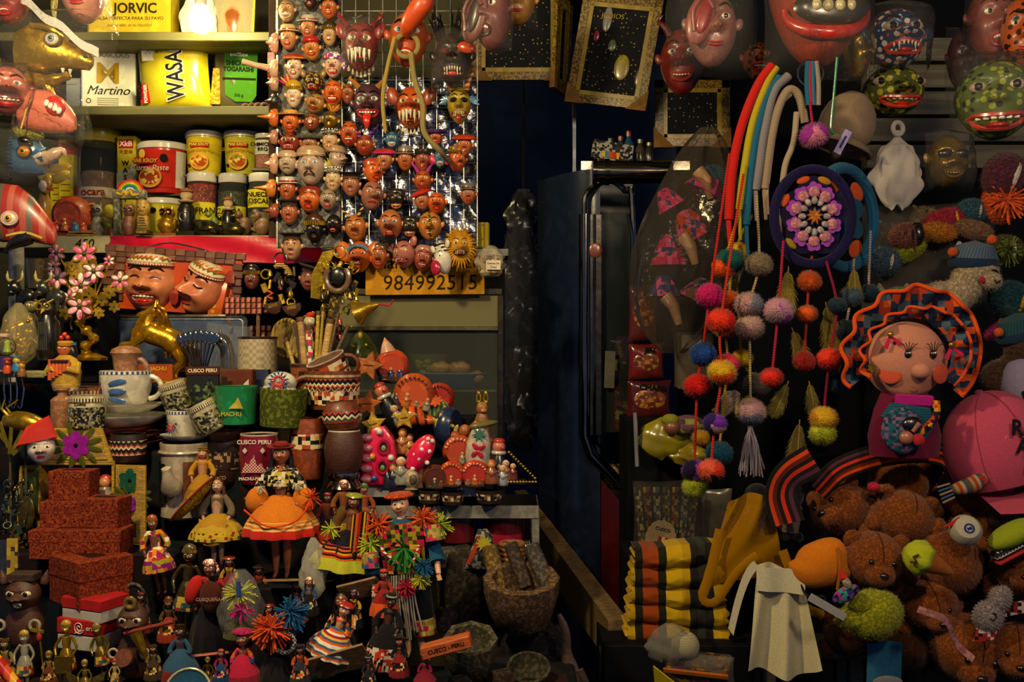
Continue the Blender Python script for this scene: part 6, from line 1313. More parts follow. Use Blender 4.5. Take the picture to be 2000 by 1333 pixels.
# ================================================================ hanging gold trinkets at lower left
t=T('bull_ornament','golden wire bull head ornament hanging under the plank','ornament',52,832,1.84)
part('head',G().tube(bez([(-40,0,10),(0,-6,8),(34,-8,-4),(50,-8,-10)],14),[14,17,19,20,20,20,19,18,17,16,15,14,12,8],12),M('gold','a88420'),t);part('nostril',G().tor(6,2,(46,-16,-8)),M('gold','c8a030'),t)
for q in(-1,1):part('horn',G().tube([(-30,q*6,16),(-44,q*10,34),(-30+8*q,q*10,50)],[4,3,1],7),M('gold','b89428'),t)
for i in range(5):part('ribbon',G().box(7,2,rnd(50,70),(-50+14*i,-14-2*i,-10-6*i),(0,-40+22*i,0)),M('gold','b0942c'),t)
one('face_ornament','white china face ornament wearing a pointed scarlet hat','ornament',Face(52,60,18,nose=.3).mesh(),M('gloss','c8b8b0'),80,876,1.83,rz=24)
fo=bpy.data.objects['face_ornament'];ff=Face(52,60,18,nose=.3);part('scarlet_hat',G().prism([(-40,2),(34,-2),(30,44),(-14,34)],22,(-4,-6,14),(0,-14,0),6),M('plast','c0301c'),fo)
for q in(-1,1):eye_part(fo,ff,q*11,4,4,'black')
mouth_part(fo,ff,'closed','b81c28')
for i,(lab,px,py,L,c)in enumerate((('pendant of dark beads hanging at the far left',22,905,150,'3a3a30'),('pendant of bronze chains hanging beside the cabinet',52,905,160,'4a4226'))):
 t=T('bead_pendant',lab,'pendant',px,py,1.84);bundle(t,None,26,[M('gold','7a6a34'),M('gloss','2a3a34'),M('gold',c)],L,16,30+i,2.4,'bead');part('cord',G().tube([(0,0,70),(0,-4,0),(2,-4,-L)],2,5),M('cloth','4a4430'),t)
 part('medal',G().ell(17,4,34,(4,-10,-96)),M('gold','6a5424'),t)if i else None
t=T('carved_frame','dark mirror in a yellow carved frame cut by the left edge','frame',10,1090,1.8);part('mirror',G().box(40,3,70,(-10,0,0)),M('gloss','2a2e38'),t);part('frame_side',G().box(22,6,76,(16,-2,0)),PAT(['a08420','3a2c10','b8982c'],8,'gloss',thr=.3),t);part('frame_base',G().box(50,6,14,(-4,-2,-40)),PAT(['a08420','3a2c10','b8982c'],8,'gloss',thr=.3),t)
# ================================================================ dolls and figures
def figure(label,px,py,y,h,skin,top,hair=None,skirt=None,arms=None,legs=True,hatk=None,ry=0,rz=0,rx=0,hs=.075,legc=None,shoe=None,fkind='skin',mouth='closed',name='doll',cat='doll',group=None,extra=None,face=True,topr=1.,kind='cloth',eyes='brown',leg=.5):
 t=T(name,label,cat,px,py,y,rz,rx,ry,group=group);H=h;hr=H*hs;zs=H*(.985-2.1*hs)-hr*.1;zw=H*(leg+.1);sw=H*.085
 g=G();g.tube([(0,0,zw-H*.1),(0,0,zw),(0,0,(zw+zs)/2),(0,0,zs-H*.01),(0,0,zs+H*.015),(0,0,zs+hr*.7)],[H*.06,H*.05,H*.066,H*.06,H*.028,H*.024],12)
 A=arms or[[(-sw,0,zs-H*.02),(-sw*1.9,-H*.02,zs-H*.16),(-sw*1.5,-H*.08,zs-H*.27)],[(sw,0,zs-H*.02),(sw*1.9,-H*.02,zs-H*.16),(sw*1.5,-H*.08,zs-H*.27)]]
 for a in A:
  n_=len(bez(a,8));g.tube([(0,0,zs-H*.015)]+bez(a,8),[H*.03]+[H*(.026-.011*i/n_)for i in range(n_)],8)
  e=Vector(a[-1]);d=(e-Vector(a[-2])).normalized()
  for j in range(4):sd=Vector((d.z,.2,-d.x)).normalized()*(j-1.5)*H*.007;g.tube([e+sd*.6,e+d*H*.025+sd,e+d*H*.042+sd*1.1],H*.0052,5)
  g.tube([e,e+Vector((d.z,0,-d.x))*H*.018+d*H*.012],H*.006,5)
 if legs:
  for q in(-1,1):g.tube([(q*H*.035,0,zw-H*.06),(q*H*.045,-H*.005,H*leg*.52),(q*H*.042,.0,H*leg*.3),(q*H*.042,0,H*.03),(q*H*.045,-H*.045,H*.012)],[H*.042,H*.032,H*.03,H*.016,H*.012],9)
 part('body',g,M(fkind,skin),t)
 if shoe:
  for q in(-1,1):part('shoe',G().ell(H*.02,H*.045,H*.018,(q*H*.044,-H*.02,H*.015)),M('gloss',shoe),t)
 f=Face(hr*1.7,hr*2.1,hr*.8,nose=.16,jaw=.25,nw=.1,cheek=.05)
 hd=part('head',f.mesh(nr=10,na=24,dome=hr*.85),M(fkind,skin),t);hd.location=(0,-hr*.1,zs+hr*1.35)
 if face:
  for q in(-1,1):eye_part(hd,f,q*f.ex*f.w,f.ez*f.h,.1*f.w,eyes);brow_part(hd,f,q,'1a0e08')
  mouth_part(hd,f,mouth)
 if hair:part('hair',G().ell(hr*1.0,hr*.95,hr*1.2,(0,hr*.35,hr*.1)),M('gloss',hair),hd);[part('tress',G().tube([(q*hr*.8,hr*.2,0),(q*hr*1.0,0,-hr*1.1),(q*hr*.8,-hr*.3,-hr*2.0)],[hr*.3,hr*.28,hr*.1],7),M('gloss',hair),hd)for q in(-1,1)]
 if hatk:hat(hd,f,*hatk)
 if top:
  tm=top if not isinstance(top,str)else M(kind,top);part('bodice',G().lathe([(H*.056*topr,zw-H*.02),(H*.07*topr,(zw+zs)/2),(H*.08*topr,zs-H*.03),(H*.055*topr,zs),(H*.03,zs+H*.012)],16,sy=.8),tm,t)
  for a in A:
   b_=bez(a,8)[:7];part('sleeve',G().tube([(0,0,zs-H*.02)]+b_,[H*.036*topr]*3+[H*.04*topr]*(len(b_)-4)+[H*.042*topr]*2,9),tm,t)
 if skirt:
  zb,rb,bands=skirt;n=len(bands);pl=lambda a,z:1+.07*math.sin(11*a)*(1-(z-zb)/(zw-zb+1e-6))
  for i,m in enumerate(bands):
   u0,u1=i/n,(i+1)/n;P_=lambda u:(H*.055+(rb-H*.055)*math.sin(u*math.pi/2)**.8,zw+H*.02-(zw+H*.02-zb)*u)
   part('skirt' if i==0 else 'skirt_band',G().lathe([P_(u0+(u1-u0)*j/4)for j in range(5)][::-1]if 0 else[P_(u0+(u1-u0)*j/4)for j in range(5)],44,fr=pl),m if not isinstance(m,str)else M('cloth',m),t)
 if extra:extra(t,H,zs,zw,hr)
 return t
def stand(label,px,py,y,w,d,c,rx=0,ry=0,rz=0,h=5):return one('doll_stand',label,'stand',G().box(w,d,h),M('wood',c),px,py,y,rz,rx,ry)
def yarn(t,at,r,c,n=60,nm='yarn_tuft',seed=1,up=0.):
 rr=random.Random(seed);g=G()
 for i in range(n):
  d=Vector((rr.gauss(0,1),rr.gauss(-.3,.7),rr.gauss(up,1))).normalized()*r*rr.uniform(.7,1.1);p=Vector(at);g.tube([p,p+d*.6+Vector((0,0,-r*.05)),p+d+Vector((0,0,-r*.12))],r*.045,4)
 return part(nm,g,M('cloth',c),t)
def shawl2(c,c2):
 def fn(t,H,zs,zw,hr):
  part('shawl',G().lathe([(H*.125,zs-H*.13),(H*.105,zs-H*.06),(H*.05,zs+H*.005)],24,sy=.85,fr=lambda a,z:1+.06*math.sin(9*a)),PAT([c,c2,'15110f','c8b898'],7),t)
  for i,q in enumerate((-1,1,0)):yarn(t,(q*H*.13,-H*.09,zs-H*.13+.02*H*i),H*.05,'c8c0a0',26,'fringe',i,-1)
 return fn
figure('large doll in an orange dress with a red hem and brown felt hat',550,1128,1.80,262,'a0603c',PAT(['15110f','c8b898','3a3a34'],6),'120d0c',skirt=(86,72,['c8701c']*3+[STR(['c8701c','d8b070'],2,7),'c02818']),hatk=('straw','7a2014','4a140e'),legc='4a2c20',extra=lambda t,H,zs,zw,hr:(shawl2('2a241c','a8983c')(t,H,zs,zw,hr),[part('puffed_sleeve',G().ell(22,18,26,(q*46,-8,zs-62),(0,-q*24,0)),M('cloth','c8701c'),t)for q in(-1,1)],yarn(t,(62,-22,158),22,'d0441c',40,'orange_tassel',4),part('cord',G().tube(bez([(62,-24,150),(40,-60,120),(-10,-72,112),(-60,-50,140)],14),1.8,5),M('cloth','d0481c'),t)))
figure('doll in a gold dress and wide golden sombrero dancing',425,1112,1.82,176,'b08a70','6a5c48','4a2c1c',skirt=(62,52,['a8801c','b0902c',PAT(['b0982c','8a2c1c','3a4a1c'],9,'cloth','dots',.4)]),shoe='b82018',mouth='closed',extra=lambda t,H,zs,zw,hr:(part('sombrero',G().lathe([(54,8),(58,12),(44,0),(18,-2),(15,10),(8,20),(.1,22)],30,(-40,-6,130),(0,-46,0),1,.7),PAT(['8a6a14','b8942c','3a2c0c'],4,'cloth','dots',.4),t),part('hat_rim',G().lathe([(56,8),(60,11),(56,13)],30,(-40,-6,130),(0,-46,0),1,.7),M('cloth','8a2c1c'),t),part('apron',G().grid(lambda u,v:(-26+52*u,-34-14*v*math.sin(math.pi*u),104-44*v-6*math.sin(math.pi*u)),8,8,t=1),M('cloth','b8882c'),t)))
figure('golden-haired doll with beaded heart bodice behind the dancer',396,1010,1.86,134,'b0785a','b0801c','7a4a14',skirt=(30,34,['a0741c','8a6418']),hatk=('crown','b08a2c','d8c070'))
IK=STR(['15110f','c8501c','15110f','b82c1c','d89a20','15110f','7a1c3c'],0,22)
def inca(t,H,zs,zw,hr):
 yarn(t,(-44,-10,zs-6),32,'d0541c',70,'orange_tuft',1);yarn(t,(44,-12,zs-2),32,'d0541c',70,'orange_tuft',2);yarn(t,(-62,-14,zs-40),30,'a8b828',60,'lime_tuft',3);yarn(t,(74,-8,zs-18),28,'a8b828',60,'lime_tuft',4);yarn(t,(4,-34,zs-50),44,'2a7a2c',60,'green_tuft',5,-1.2)
 part('flowered_vest',G().prism([(-40,zw-10),(40,zw-10),(44,zs-20),(20,zs-4),(-20,zs-4),(-44,zs-20)],8,(0,-26,0),None,3),PAT(['3a3a14','a81c3c','8a7a1c','15110f'],8),t);part('red_panel',G().box(66,5,56,(2,-34,zw+4),(0,6,0)),PAT(['8a1c20','15110f','b8902c','a8301c'],9,thr=.2),t)
 for i,(x,z,c)in enumerate(((30,zw-34,'b0b028'),(2,zw-46,'b81c3c'),(38,zw-12,'1c5a8a'))):yarn(t,(x,-46,z),21,c,90,'pompom',10+i)
 g=G();[g.tube(bez([(-36+5*i,-38,zw-24),(-40+5*i,-40,zw-70),(-46+6*i+rnd(-4,4),-34,zw-130-rnd(0,24))],6),1.6,4)for i in range(12)];part('white_fringe',g,M('cloth','a8a294'),t);part('cord',G().tube(bez([(-40,-40,zs-40),(-30,-46,zw+20),(10,-48,zw-8),(34,-44,zw+30)],14),2.4,6),STR(['c82c1c','e0d8c8'],2,8),t)
 for q in(-1,1):part('trouser_leg',G().tube([(q*16,0,zw-20),(q*22,0,70)],[26,23],12),M('cloth','10131c'),t);part('embroidered_cuff',G().tube([(q*22,0,72),(q*23,0,40)],24,14),PAT(['8a7a34','a81c3c','2a3414','a8984a'],9),t)
 for x,z in((-66,zw+6),(62,zw+46)):part('sleeve_cuff',G().tube([(x,-26,z-14),(x*.97,-20,z+16)],17,12),PAT(['8a7a34','2a4a7a','b82c4c','a8984a'],9),t)
figure('tall doll in a teal jacket with green and orange yarn and embroidered cuffs',812,1280,1.72,318,'d0a080','1a4a6a',hs=.066,mouth='closed',extra=inca,arms=[[(-28,0,250),(-58,-6,190),(-62,-30,142)],[(28,0,250),(58,-6,200),(64,-34,160)]],topr=1.25,ry=-6,hatk=('curly','b8481c'),legc='10131c')
t=stand('orange wooden doll stand lettered CUSCO - PERU',872,1262,1.57,100,34,'b8541c',0,-15,0,24);text('lettering','CUSCO - PERU',11,M('paper','2a140a'),t,(0,-17.6,0),bold=.2)
for a in(('plain plywood doll stand under the orange dress',566,1134,1.74,96,40,'8a6a3c',-14,-1),('plain plywood doll stand below the striped-skirt doll',702,1152,1.70,78,50,'8a6a44',-50,-14),('plain plywood doll stand nearest the bottom edge',664,1292,1.62,112,66,'8a6a3c',-50,-16),('salmon pink doll stand under the red-shawled doll',426,1280,1.66,92,44,'c0604c',-24,-6)):stand(*a)
def ruffle(t,H,zs,zw,hr):
 for i,(z,r,m)in enumerate(((66,60,STR(['15110f','c85a1c','15110f','a82018','d88a1c'],2,16)),(46,72,'a8a82c'))):part('ruffle',G().lathe([(r*.8,z+24),(r*.95,z+8),(r,z)],44,fr=lambda a,z:1+.1*math.sin(8*a)),m if not isinstance(m,str)else M('cloth',m),t)
 part('carry_cloth',G().grid(lambda u,v:(14+44*u,-40-6*math.sin(9*u),150-90*v+10*math.sin(3*u)),10,10,t=2),STR(['15110f','c85a1c','a82018','15110f','d89a1c'],0,20),t);yarn(t,(-30,-36,118),22,'b8c030',34,'yarn',8)
figure('doll with a wide black and orange striped ruffled skirt',676,1148,1.76,184,'7a4630','5a3414','15100e',skirt=(70,52,['15131a','15131a']),hatk=('beret','8a8a2c','5a5a1c'),extra=ruffle,ry=6,rz=-14)
DK3='doll crowd'
for a,k in[(('dark-faced doll in red cap carrying a jar behind the striped skirt',640,1080,1.82,116,'4a2a20','6a1c1c'),dict(hatk=('cap','8a1c1c','15110f'),skirt=(20,30,['2a1c18','8a2c1c']))),(('long-nosed doll in a red hooded cap beside the wooden cup',672,1068,1.82,128,'7a3c2c','7a4a1c'),dict(hatk=('scarf','a82028','c8b8a8'),skirt=(20,30,['5a4a1c','a8882c']))),(('small doll with a green bottle behind the inca doll',712,1060,1.80,112,'8a4a30','8a3c1c'),dict(hatk=('fringe','4a6a3c','8a9a3c'),skirt=(20,28,['8a4a2c','15110f']))),(('doll in a purple and orange patterned tunic left of the dancer',318,1160,1.76,150,'6a4028',PAT(['8a1c5a','c8781c','d8c8b0','a82c1c','7a7a1c'],8)),dict(skirt=(46,30,[PAT(['8a1c5a','c8781c','d8c8b0','a82c1c'],9),PAT(['c8781c','7a1c6a','8a8a2c'],8)]),ry=-8,hatk=('fringe','a84a1c','c8a030'))),(('red-hooded doll with black skirt holding a beer-labelled sack',410,1284,1.68,188,'6a3c2c','a01c20'),dict(skirt=(16,40,['17151c','17151c','101018']),hatk=('scarf','8a1c2c','c89a90'),extra=lambda t,H,zs,zw,hr:(text('lettering','CUSQUEÑA',9,M('paper','b89878'),part('sack',G().ell(22,14,32,(12,-34,zw+14)),M('cloth','4a2018'),t),(12,-50,zw+12)),part('red_wrap',G().ell(16,14,30,(-26,-16,zw+22),(0,20,0)),M('cloth','b0201c'),t),part('bowl',G().lathe(hollow(8,12,12),14,(16,-30,zs+2)),M('gloss','15110f'),t)))),(('baby-faced doll with scarlet round hat and striped wrap',634,1300,1.64,128,'c08a6c',PAT(['c84a1c','15110f','d89a2c','2a4a6a'],7)),dict(hs=.1,ry=20,skirt=(24,46,[STR(['c8501c','2a5a7a','d8a03c','8a1c2c','d8c8b0'],2,18),STR(['d8c8b0','c8501c','2a5a7a'],2,12)]),hatk=('beret','a82418','8a1c14'),hair='120d0c')),(('brown-faced doll with dark beaded shawl beside the baby-faced doll',668,1310,1.68,150,'7a4430',STR(['c8b8a0','15110f','c86a2c'],0,12)),dict(hs=.1,hair='0f0b0b',skirt=(10,34,['17151c','17151c']))),(('doll in black flat hat with white ribbon bow, near the tall doll',745,1310,1.66,150,'4a2a20','17151c'),dict(hs=.085,skirt=(10,40,['17151c',PAT(['a82c1c','15110f','b8b0a0'],6)]),hatk=('straw','1c1a1a','c8c0b0'),ry=8)),(('small red-capped doll at the foot of the tall teal-jacket doll',750,1210,1.68,96,'6a3428','a8301c'),dict(hs=.1,skirt=(10,28,['8a1c20','c8501c']),hatk=('cap','c8401c','15110f'))),(('doll with patchwork cap of blue, pink and orange at the bottom',474,1352,1.60,120,'8a5a44',PAT(['1c3a7a','b01c5a','c85a1c'],12)),dict(hs=.13,skirt=(0,40,['a81c3c','7a1c2c']),hatk=('curly','b01c5a'))),(('dark doll with orange and blue yarn bursts on its hat',545,1345,1.62,132,'3a2018','17151c'),dict(hs=.1,skirt=(0,46,['17151c','17151c']),hatk=('straw','8a1c1c','15110f'),extra=lambda t,H,zs,zw,hr:(yarn(t,(-8,-30,zs+24),40,'d0501c',110,'orange_burst',31),yarn(t,(26,-14,zs+50),38,'1c5a8a',110,'blue_burst',32),part('bead_trim',G().tor(20,4,(16,-26,zs-4)),PAT(['b8b0a8','2a2a30'],4,'gloss','chk'),t)))),(('blue-robed wooden idol with raised feathered crown',352,1340,1.62,118,'4a3020','2a4c6a'),dict(hs=.1,skirt=(0,44,['2a4c6a','6a1c1c']),hatk=('crown','4a3018','6a4a20'),legs=False)),(('pink-scarfed doll at the bottom beside the striped stand',830,1352,1.60,74,'6a4030','a01c4a'),dict(hs=.11,skirt=(0,28,['7a1c2c','15110f']),hatk=('scarf','b81c5a','5a3a2c'))),]:figure(*a,group=DK3,**k)
t=T('wrapped_doll','doll with a neon yellow wig wrapped in clear plastic','doll',470,1262,1.64);part('body',G().lathe([(22,0),(34,20),(24,70),(14,84)],18),M('cloth','4a4a24'),t);part('head',G().ell(18,15,20,(0,-4,86)),M('skin','8a5a3c'),t);yarn(t,(0,-10,104),34,'b0b424',70,'yellow_wig',6);yarn(t,(10,-26,76),24,'b81c70',40,'pink_tuft',7);part('blue_ribbon',G().tube([(2,-24,130),(6,-34,104)],5,6),M('cloth','1c3a6a'),t);part('clear_bag',crumple(100,150,70,12,amp=6,taper=.3),FILM('ffffff',.06),t)
one('wrapped_bundle','crumpled clear plastic bundle beside the orange dress','bundle',crumple(64,120,40,17,amp=7),FILM('e0dccc',.25),612,1170,1.72)
# ================================================================ idols and small gold figures, lower left
def idol(label,px,py,y,h,c,kind='gold',hatc=None,spear=False,shieldc=None,ry=0,wing=False):
 t=figure(label,px,py,y,h,c,None,hs=.085,legs=True,fkind=kind,face=True,name='idol_figurine',cat='figurine',ry=ry,hatk=('fringe',hatc or c,'c8a030'),skirt=(h*.3,h*.14,[M(kind,c),PAT(['8a2418','b89a30','2a4a5a'],h*.06,'gloss')]))
 if spear:part('spear',G().tube([(-h*.28,-h*.08,0),(-h*.36,-h*.08,h*.7),(-h*.42,-h*.08,h*1.02)],h*.014,6),M('gold','a8842c'),t);part('spear_head',G().box(h*.2,h*.02,h*.05,(-h*.41,-h*.08,h*.9),(0,10,0)),M('gold','b89a34'),t);part('spear_tassel',G().ell(h*.04,h*.04,h*.07,(-h*.38,-h*.08,h*.8)),M('matte','a8301c'),t)
 if shieldc:part('shield',G().box(h*.26,h*.04,h*.26,(h*.04,-h*.2,h*.42)),M('gold',shieldc),t)
 if wing:[part('wing',G().prism([(0,0),(q*h*.5,h*.24),(q*h*.44,h*.02),(q*h*.14,-h*.1)][::q],h*.03,(0,h*.03,h*.5)),M('gold','8a7230'),t)for q in(-1,1)]
 return t
idol('golden inca warrior with spear and square plate',130,1345,1.62,128,'b08a24',spear=True,shieldc='8a6a24');idol('silver-grey inca figure with outstretched arm and coloured kilt',48,1352,1.60,116,'8a8674','gloss','b8982c');idol('golden winged figurine at the bottom left',166,1372,1.56,80,'9a7e2c',wing=True)
idol('dark golden twisted statuette behind the pan-flute idol',208,1330,1.66,110,'8a7024',ry=-10);idol('tall thin bronze statuette between the dolls',360,1240,1.70,170,'5a4c28',ry=4);idol('small gold mask figurine below the pink stand',406,1352,1.62,66,'7a6424');idol('small gold and white figurine with a red cap at the bottom edge',224,1352,1.56,62,'a89050','gloss','a82418')
def wooden(label,px,py,y,w,h,c,kind):
 t=T('wooden_idol',label,'figurine',px,py,y);r=w/2;part('body',G().lathe([(r*.7,0),(r*.95,h*.1),(r,h*.35),(r*.6,h*.55)],16,sy=.8),M('wood',c),t);f=Face(w*.9,h*.44,w*.3,nose=.28,nw=.16,ez=.08);hd=part('head',f.mesh(dome=w*.4),M('wood',c),t);hd.location=(0,-w*.1,h*.72)
 for q in(-1,1):eye_part(hd,f,q*.2*w,f.ez*f.h,w*.11,'black','c8b898');part('shell_disc',G().tor(w*.13,w*.04,(q*w*.46,-w*.4,h*.34)),M('gloss','a89a84'),t)
 mouth_part(hd,f,'o','b8a890')
 if kind:[part('ear',G().lathe([(w*.1,0),(w*.12,h*.06),(.1,h*.2)],10,(q*w*.52,0,h*.86),(0,q*14,0)),M('wood','5a3420'),t)for q in(-1,1)];part('hat',G().box(w*.7,w*.5,h*.1,(0,0,h*.96)),M('wood','3a2418'),t)
 return t
wooden('dark wooden owl-like idol with round white eyes and shell discs',48,1262,1.68,74,142,'4a2414',1)
t=wooden('brown wooden idol blowing a long red flute',262,1320,1.66,66,150,'4a2818',0);part('flute',G().tube([(-6,-34,92),(90,-40,116)],4,8),M('wood','8a2c1c'),t);part('gold_disc',G().tor(9,5,(0,-20,146)),M('gold','b08a3c'),t);part('corn',G().tube([(20,-44,96),(44,-46,40)],[12,3],9),M('gold','a8841c'),t);part('drum_cup',G().tube([(-2,-34,44),(-2,-50,50)],17,16),M('clay','6a3418'),t)
t=T('arched_frame','small dark arched frame with white carved marks','frame',262,1192,1.74);part('plate',G().prism([(-26,-40),(26,-40)]+[(p[0],p[2])for p in arc(0,6,26,46,0,180,12)],4),M('gloss','1c1e22'),t);part('border',G().tube([(-26,-3,-40),(26,-3,-40)]+arc(0,6,26,46,0,180,12,-3),3,6,closed=True),M('stone','5a564e'),t)
for i in range(5):part('white_mark',G().tube([(10,-4,-24+13*i),(15,-4,-20+13*i),(9,-4,-14+13*i)],1,4),M('paper','9a968c'),t)
one('blue_plate','blue plate with cream rim at the bottom edge','plate',G().lathe([(20,-4),(44,2),(47,6),(42,4),(.1,0)],30,(0,0,0),(70,0,0)),M('gloss','24506a'),368,1352,1.56)
part('cream_rim',G().tor(45,2.6,(0,-5,0),(-20,0,0)),M('gloss','b0a878'),bpy.data.objects['blue_plate'])
one('toy_bat','orange and yellow painted stick in the lower left corner','stick',G().tube([(-30,0,30),(24,-4,-30)],[13,10],12),STR(['c84a1c','d8a020','a82018'],0,34,'gloss'),14,1312,1.56)
for i,(px,py,y,h,sk,tp,sk1,hk,lab)in enumerate(((448,1180,1.80,92,'6a4030','a8841c','7a1c2c',('beret','8a2418','b8902c'),'small doll in a gold blouse and maroon skirt under the dancer'),(506,1190,1.80,84,'4a2a20','8a2c1c','17151c',('straw','1c1a1a','8a1c1c'),'tiny dark-hatted doll left of the plywood stand'),(580,1225,1.74,88,'5a3426','1c1a22','b84a1c',('montera','17151a','c8c0b0'),'small doll with flat black hat below the clear bundle'),(604,1210,1.70,80,'8a5a40','2a4a6a','17151c',('scarf','a82c1c','c8a030'),'little doll in a blue top near the plywood stand'),(330,1262,1.70,92,'4a2c1c','5a3a1c','8a2c20',('fringe','6a2c18','b8902c'),'small brown doll behind the blue-robed idol'),(300,1335,1.60,74,'5a3420','6a5a34','3a2c1c',('crown','7a5c24','a88a3c'),'little carved figure in the front row beside the blue-robed idol'),(432,1340,1.58,70,'7a4a34','8a1c4a','1c3a6a',('cap','b8481c','1c3a6a'),'little pink and blue doll in the front row'),(586,1345,1.58,84,'6a3c2c','c0501c','2a2a3a',('curly','17151c'),'black-haired doll in the front row left of the plywood stand'),(720,1352,1.56,70,'5a3426','1c1a22','1c1a22',('straw','17151a','c8c0b0'),'black doll with white ribbon hat at the bottom edge'),(780,1330,1.60,84,'6a3c2c','17151c','7a1c20',('montera','17151a','8a1c2c'),'dark doll in the front row right of the plywood stand'),(96,1345,1.60,70,'7a5a2c','8a6a24','5a2c1c',('fringe','8a6a24','b8902c'),'small golden-brown figure beside the warrior'),(10,1345,1.62,96,'6a5a34','8a7a34','7a2c1c',('crown','a8842c','b8481c'),'figure with a crown in the lower left corner'),(276,1245,1.72,86,'4a2818','3a2c24','6a2018',('cap','5a1c18','17151c'),'small dark doll behind the flute idol'),(526,1262,1.66,80,'8a5a44','17151c','8a1c3c',('beret','7a1410','17151c'),'small doll with maroon hat behind the yarn burst'),(690,1236,1.70,84,'4a2a20','b8902c','17151c',('scarf','2a5a6a','a82c4a'),'small doll in a gold top between the plywood stands'))):
 figure(lab,px,py,y,h,sk,tp,skirt=(h*.12,h*.24,[sk1,PAT([sk1,'c8a060',tp,'15110f'],h*.06),sk1]),hatk=hk,hs=.1,group=DK3,hair='120d0c')
# ================================================================ metal table with clay nativity scenes
YT=1.96
t=T('metal_table','grey metal frame table under the clay nativity figures','table',880,990,YT);MT=M('matte','77756e')
part('table_top',G().box(340,150,6,(0,60,0)),M('metal','5a5852'),t);part('front_rail',G().box(344,8,24,(0,-16,-8)),MT,t);[part('table_leg',G().box(14,12,760,(x,y_,-390)),MT,t)for x in(-166,166)for y_ in(-12,130)]
part('side_rail',G().box(8,150,20,(168,60,-8)),MT,t)
t=T('white_tray','white board tray holding the front row of clay figures','tray',832,968,YT-.01,rz=2);part('tray',G().box(262,60,10,(0,20,5)),M('plast','8a8688'),t);part('lip',G().box(262,4,22,(0,-10,10)),M('plast','9a9698'),t)
zT=zat(962,YT)
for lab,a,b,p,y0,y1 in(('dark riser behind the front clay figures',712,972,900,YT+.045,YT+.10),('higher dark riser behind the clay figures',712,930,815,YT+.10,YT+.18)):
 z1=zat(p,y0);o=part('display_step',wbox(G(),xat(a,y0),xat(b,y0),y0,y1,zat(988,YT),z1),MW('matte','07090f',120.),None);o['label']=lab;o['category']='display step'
def clay(name,label,px,py,y,**k):return T(name,label,'figurine',px,py,y,**k)
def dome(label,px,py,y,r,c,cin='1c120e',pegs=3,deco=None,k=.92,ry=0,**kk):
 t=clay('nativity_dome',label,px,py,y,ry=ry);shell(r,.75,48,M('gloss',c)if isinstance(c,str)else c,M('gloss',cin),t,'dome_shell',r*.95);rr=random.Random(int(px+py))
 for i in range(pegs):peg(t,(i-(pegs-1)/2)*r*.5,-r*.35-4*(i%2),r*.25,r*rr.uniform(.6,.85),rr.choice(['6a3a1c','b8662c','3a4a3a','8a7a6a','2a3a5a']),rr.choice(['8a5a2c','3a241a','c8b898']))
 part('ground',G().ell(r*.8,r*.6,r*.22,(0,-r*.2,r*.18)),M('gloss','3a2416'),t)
 if deco:
  g=G();[g.ell(r*.1,1.2,r*.05,(math.cos(math.radians(a))*r*.8,-r*.62,r*.95+math.sin(math.radians(a))*r*.8),(0,-a+30*(i%2),0),8,5)for i,a in enumerate(range(30,160,16))];part('painted_sprigs',g,M('gloss',deco),t)
 return t
f_=YT
t=clay('pink_house','neon pink clay house with knobs and round windows',742,950,f_-.02);part('wall',G().prism([(-32,4),(32,4),(34,50),(26,96),(8,118),(-14,112),(-30,84),(-34,44)],30,b=6),M('gloss','e0184c'),t)
for i in range(5):part('knob',G().ell(13,11,8,(-24,-16,16+20*i)),M('gloss','c8788a'),t)
for x,z in((10,78),(8,40)):o=part('window_ring',G().tor(10,3,(x,-21,z),None,16,6,1.25),M('gloss','a80f38'),t);part('dark_pane',G().ell(9,3,12,(x,-19,z)),M('gloss','1c100c'),o);part('face_inside',G().ell(5,3,6,(x,-22,z-2)),M('gloss','6a8a3a'),o)
for x,z,c in((2,108,'d8d0c8'),(-12,60,'c89a3c'),(24,58,'d8d0c8'),(-8,18,'3a4a9a')):part('bead',G().ell(6.5,at=(x,-21,z),nu=10,nv=7),M('gloss',c),t)
part('door_figure',G().lathe([(9,0),(8,18),(5,28),(.1,34)],12,(18,-24,0)),M('gloss','1c1c2a'),t)
t=clay('toadstool','neon pink clay toadstool with white dots leaning right',822,952,f_-.03);part('cap',G().ell(22,20,42,(0,-6,66),(0,32,0),20,14),M('gloss','e0184c'),t);part('stalk',G().tube([(-4,0,0),(0,0,40)],[10,8],10),M('gloss','8a5a3c'),t)
rr=random.Random(3)
for x,z in((-14,38),(-2,58),(14,50),(4,76),(18,72),(24,92),(-10,66),(16,96)):part('white_dot',G().ell(4.6,3,4.6,(x,-24+abs(x-2)*.25,z),nu=10,nv=6),M('gloss','e0d8d0'),t)
t=clay('stone_egg','cream stone egg with a hollow opening',803,956,f_-.045);part('egg',G().ell(16,14,19,(0,0,20)),M('clay','a8987c'),t);part('hollow',G().ell(8,5,10,(5,-12,20)),M('clay','5a4a3a'),t);part('foot',G().lathe([(14,0),(8,4),(.1,4)],14),M('clay','8a7a64'),t)
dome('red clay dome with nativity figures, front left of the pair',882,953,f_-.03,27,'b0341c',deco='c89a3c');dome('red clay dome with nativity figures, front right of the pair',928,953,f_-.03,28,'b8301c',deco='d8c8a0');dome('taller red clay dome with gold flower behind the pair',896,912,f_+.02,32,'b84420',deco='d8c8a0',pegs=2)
dome('oval brown nativity medallion with white figures',850,956,f_-.035,25,'5a2c1c','3a2018',3)
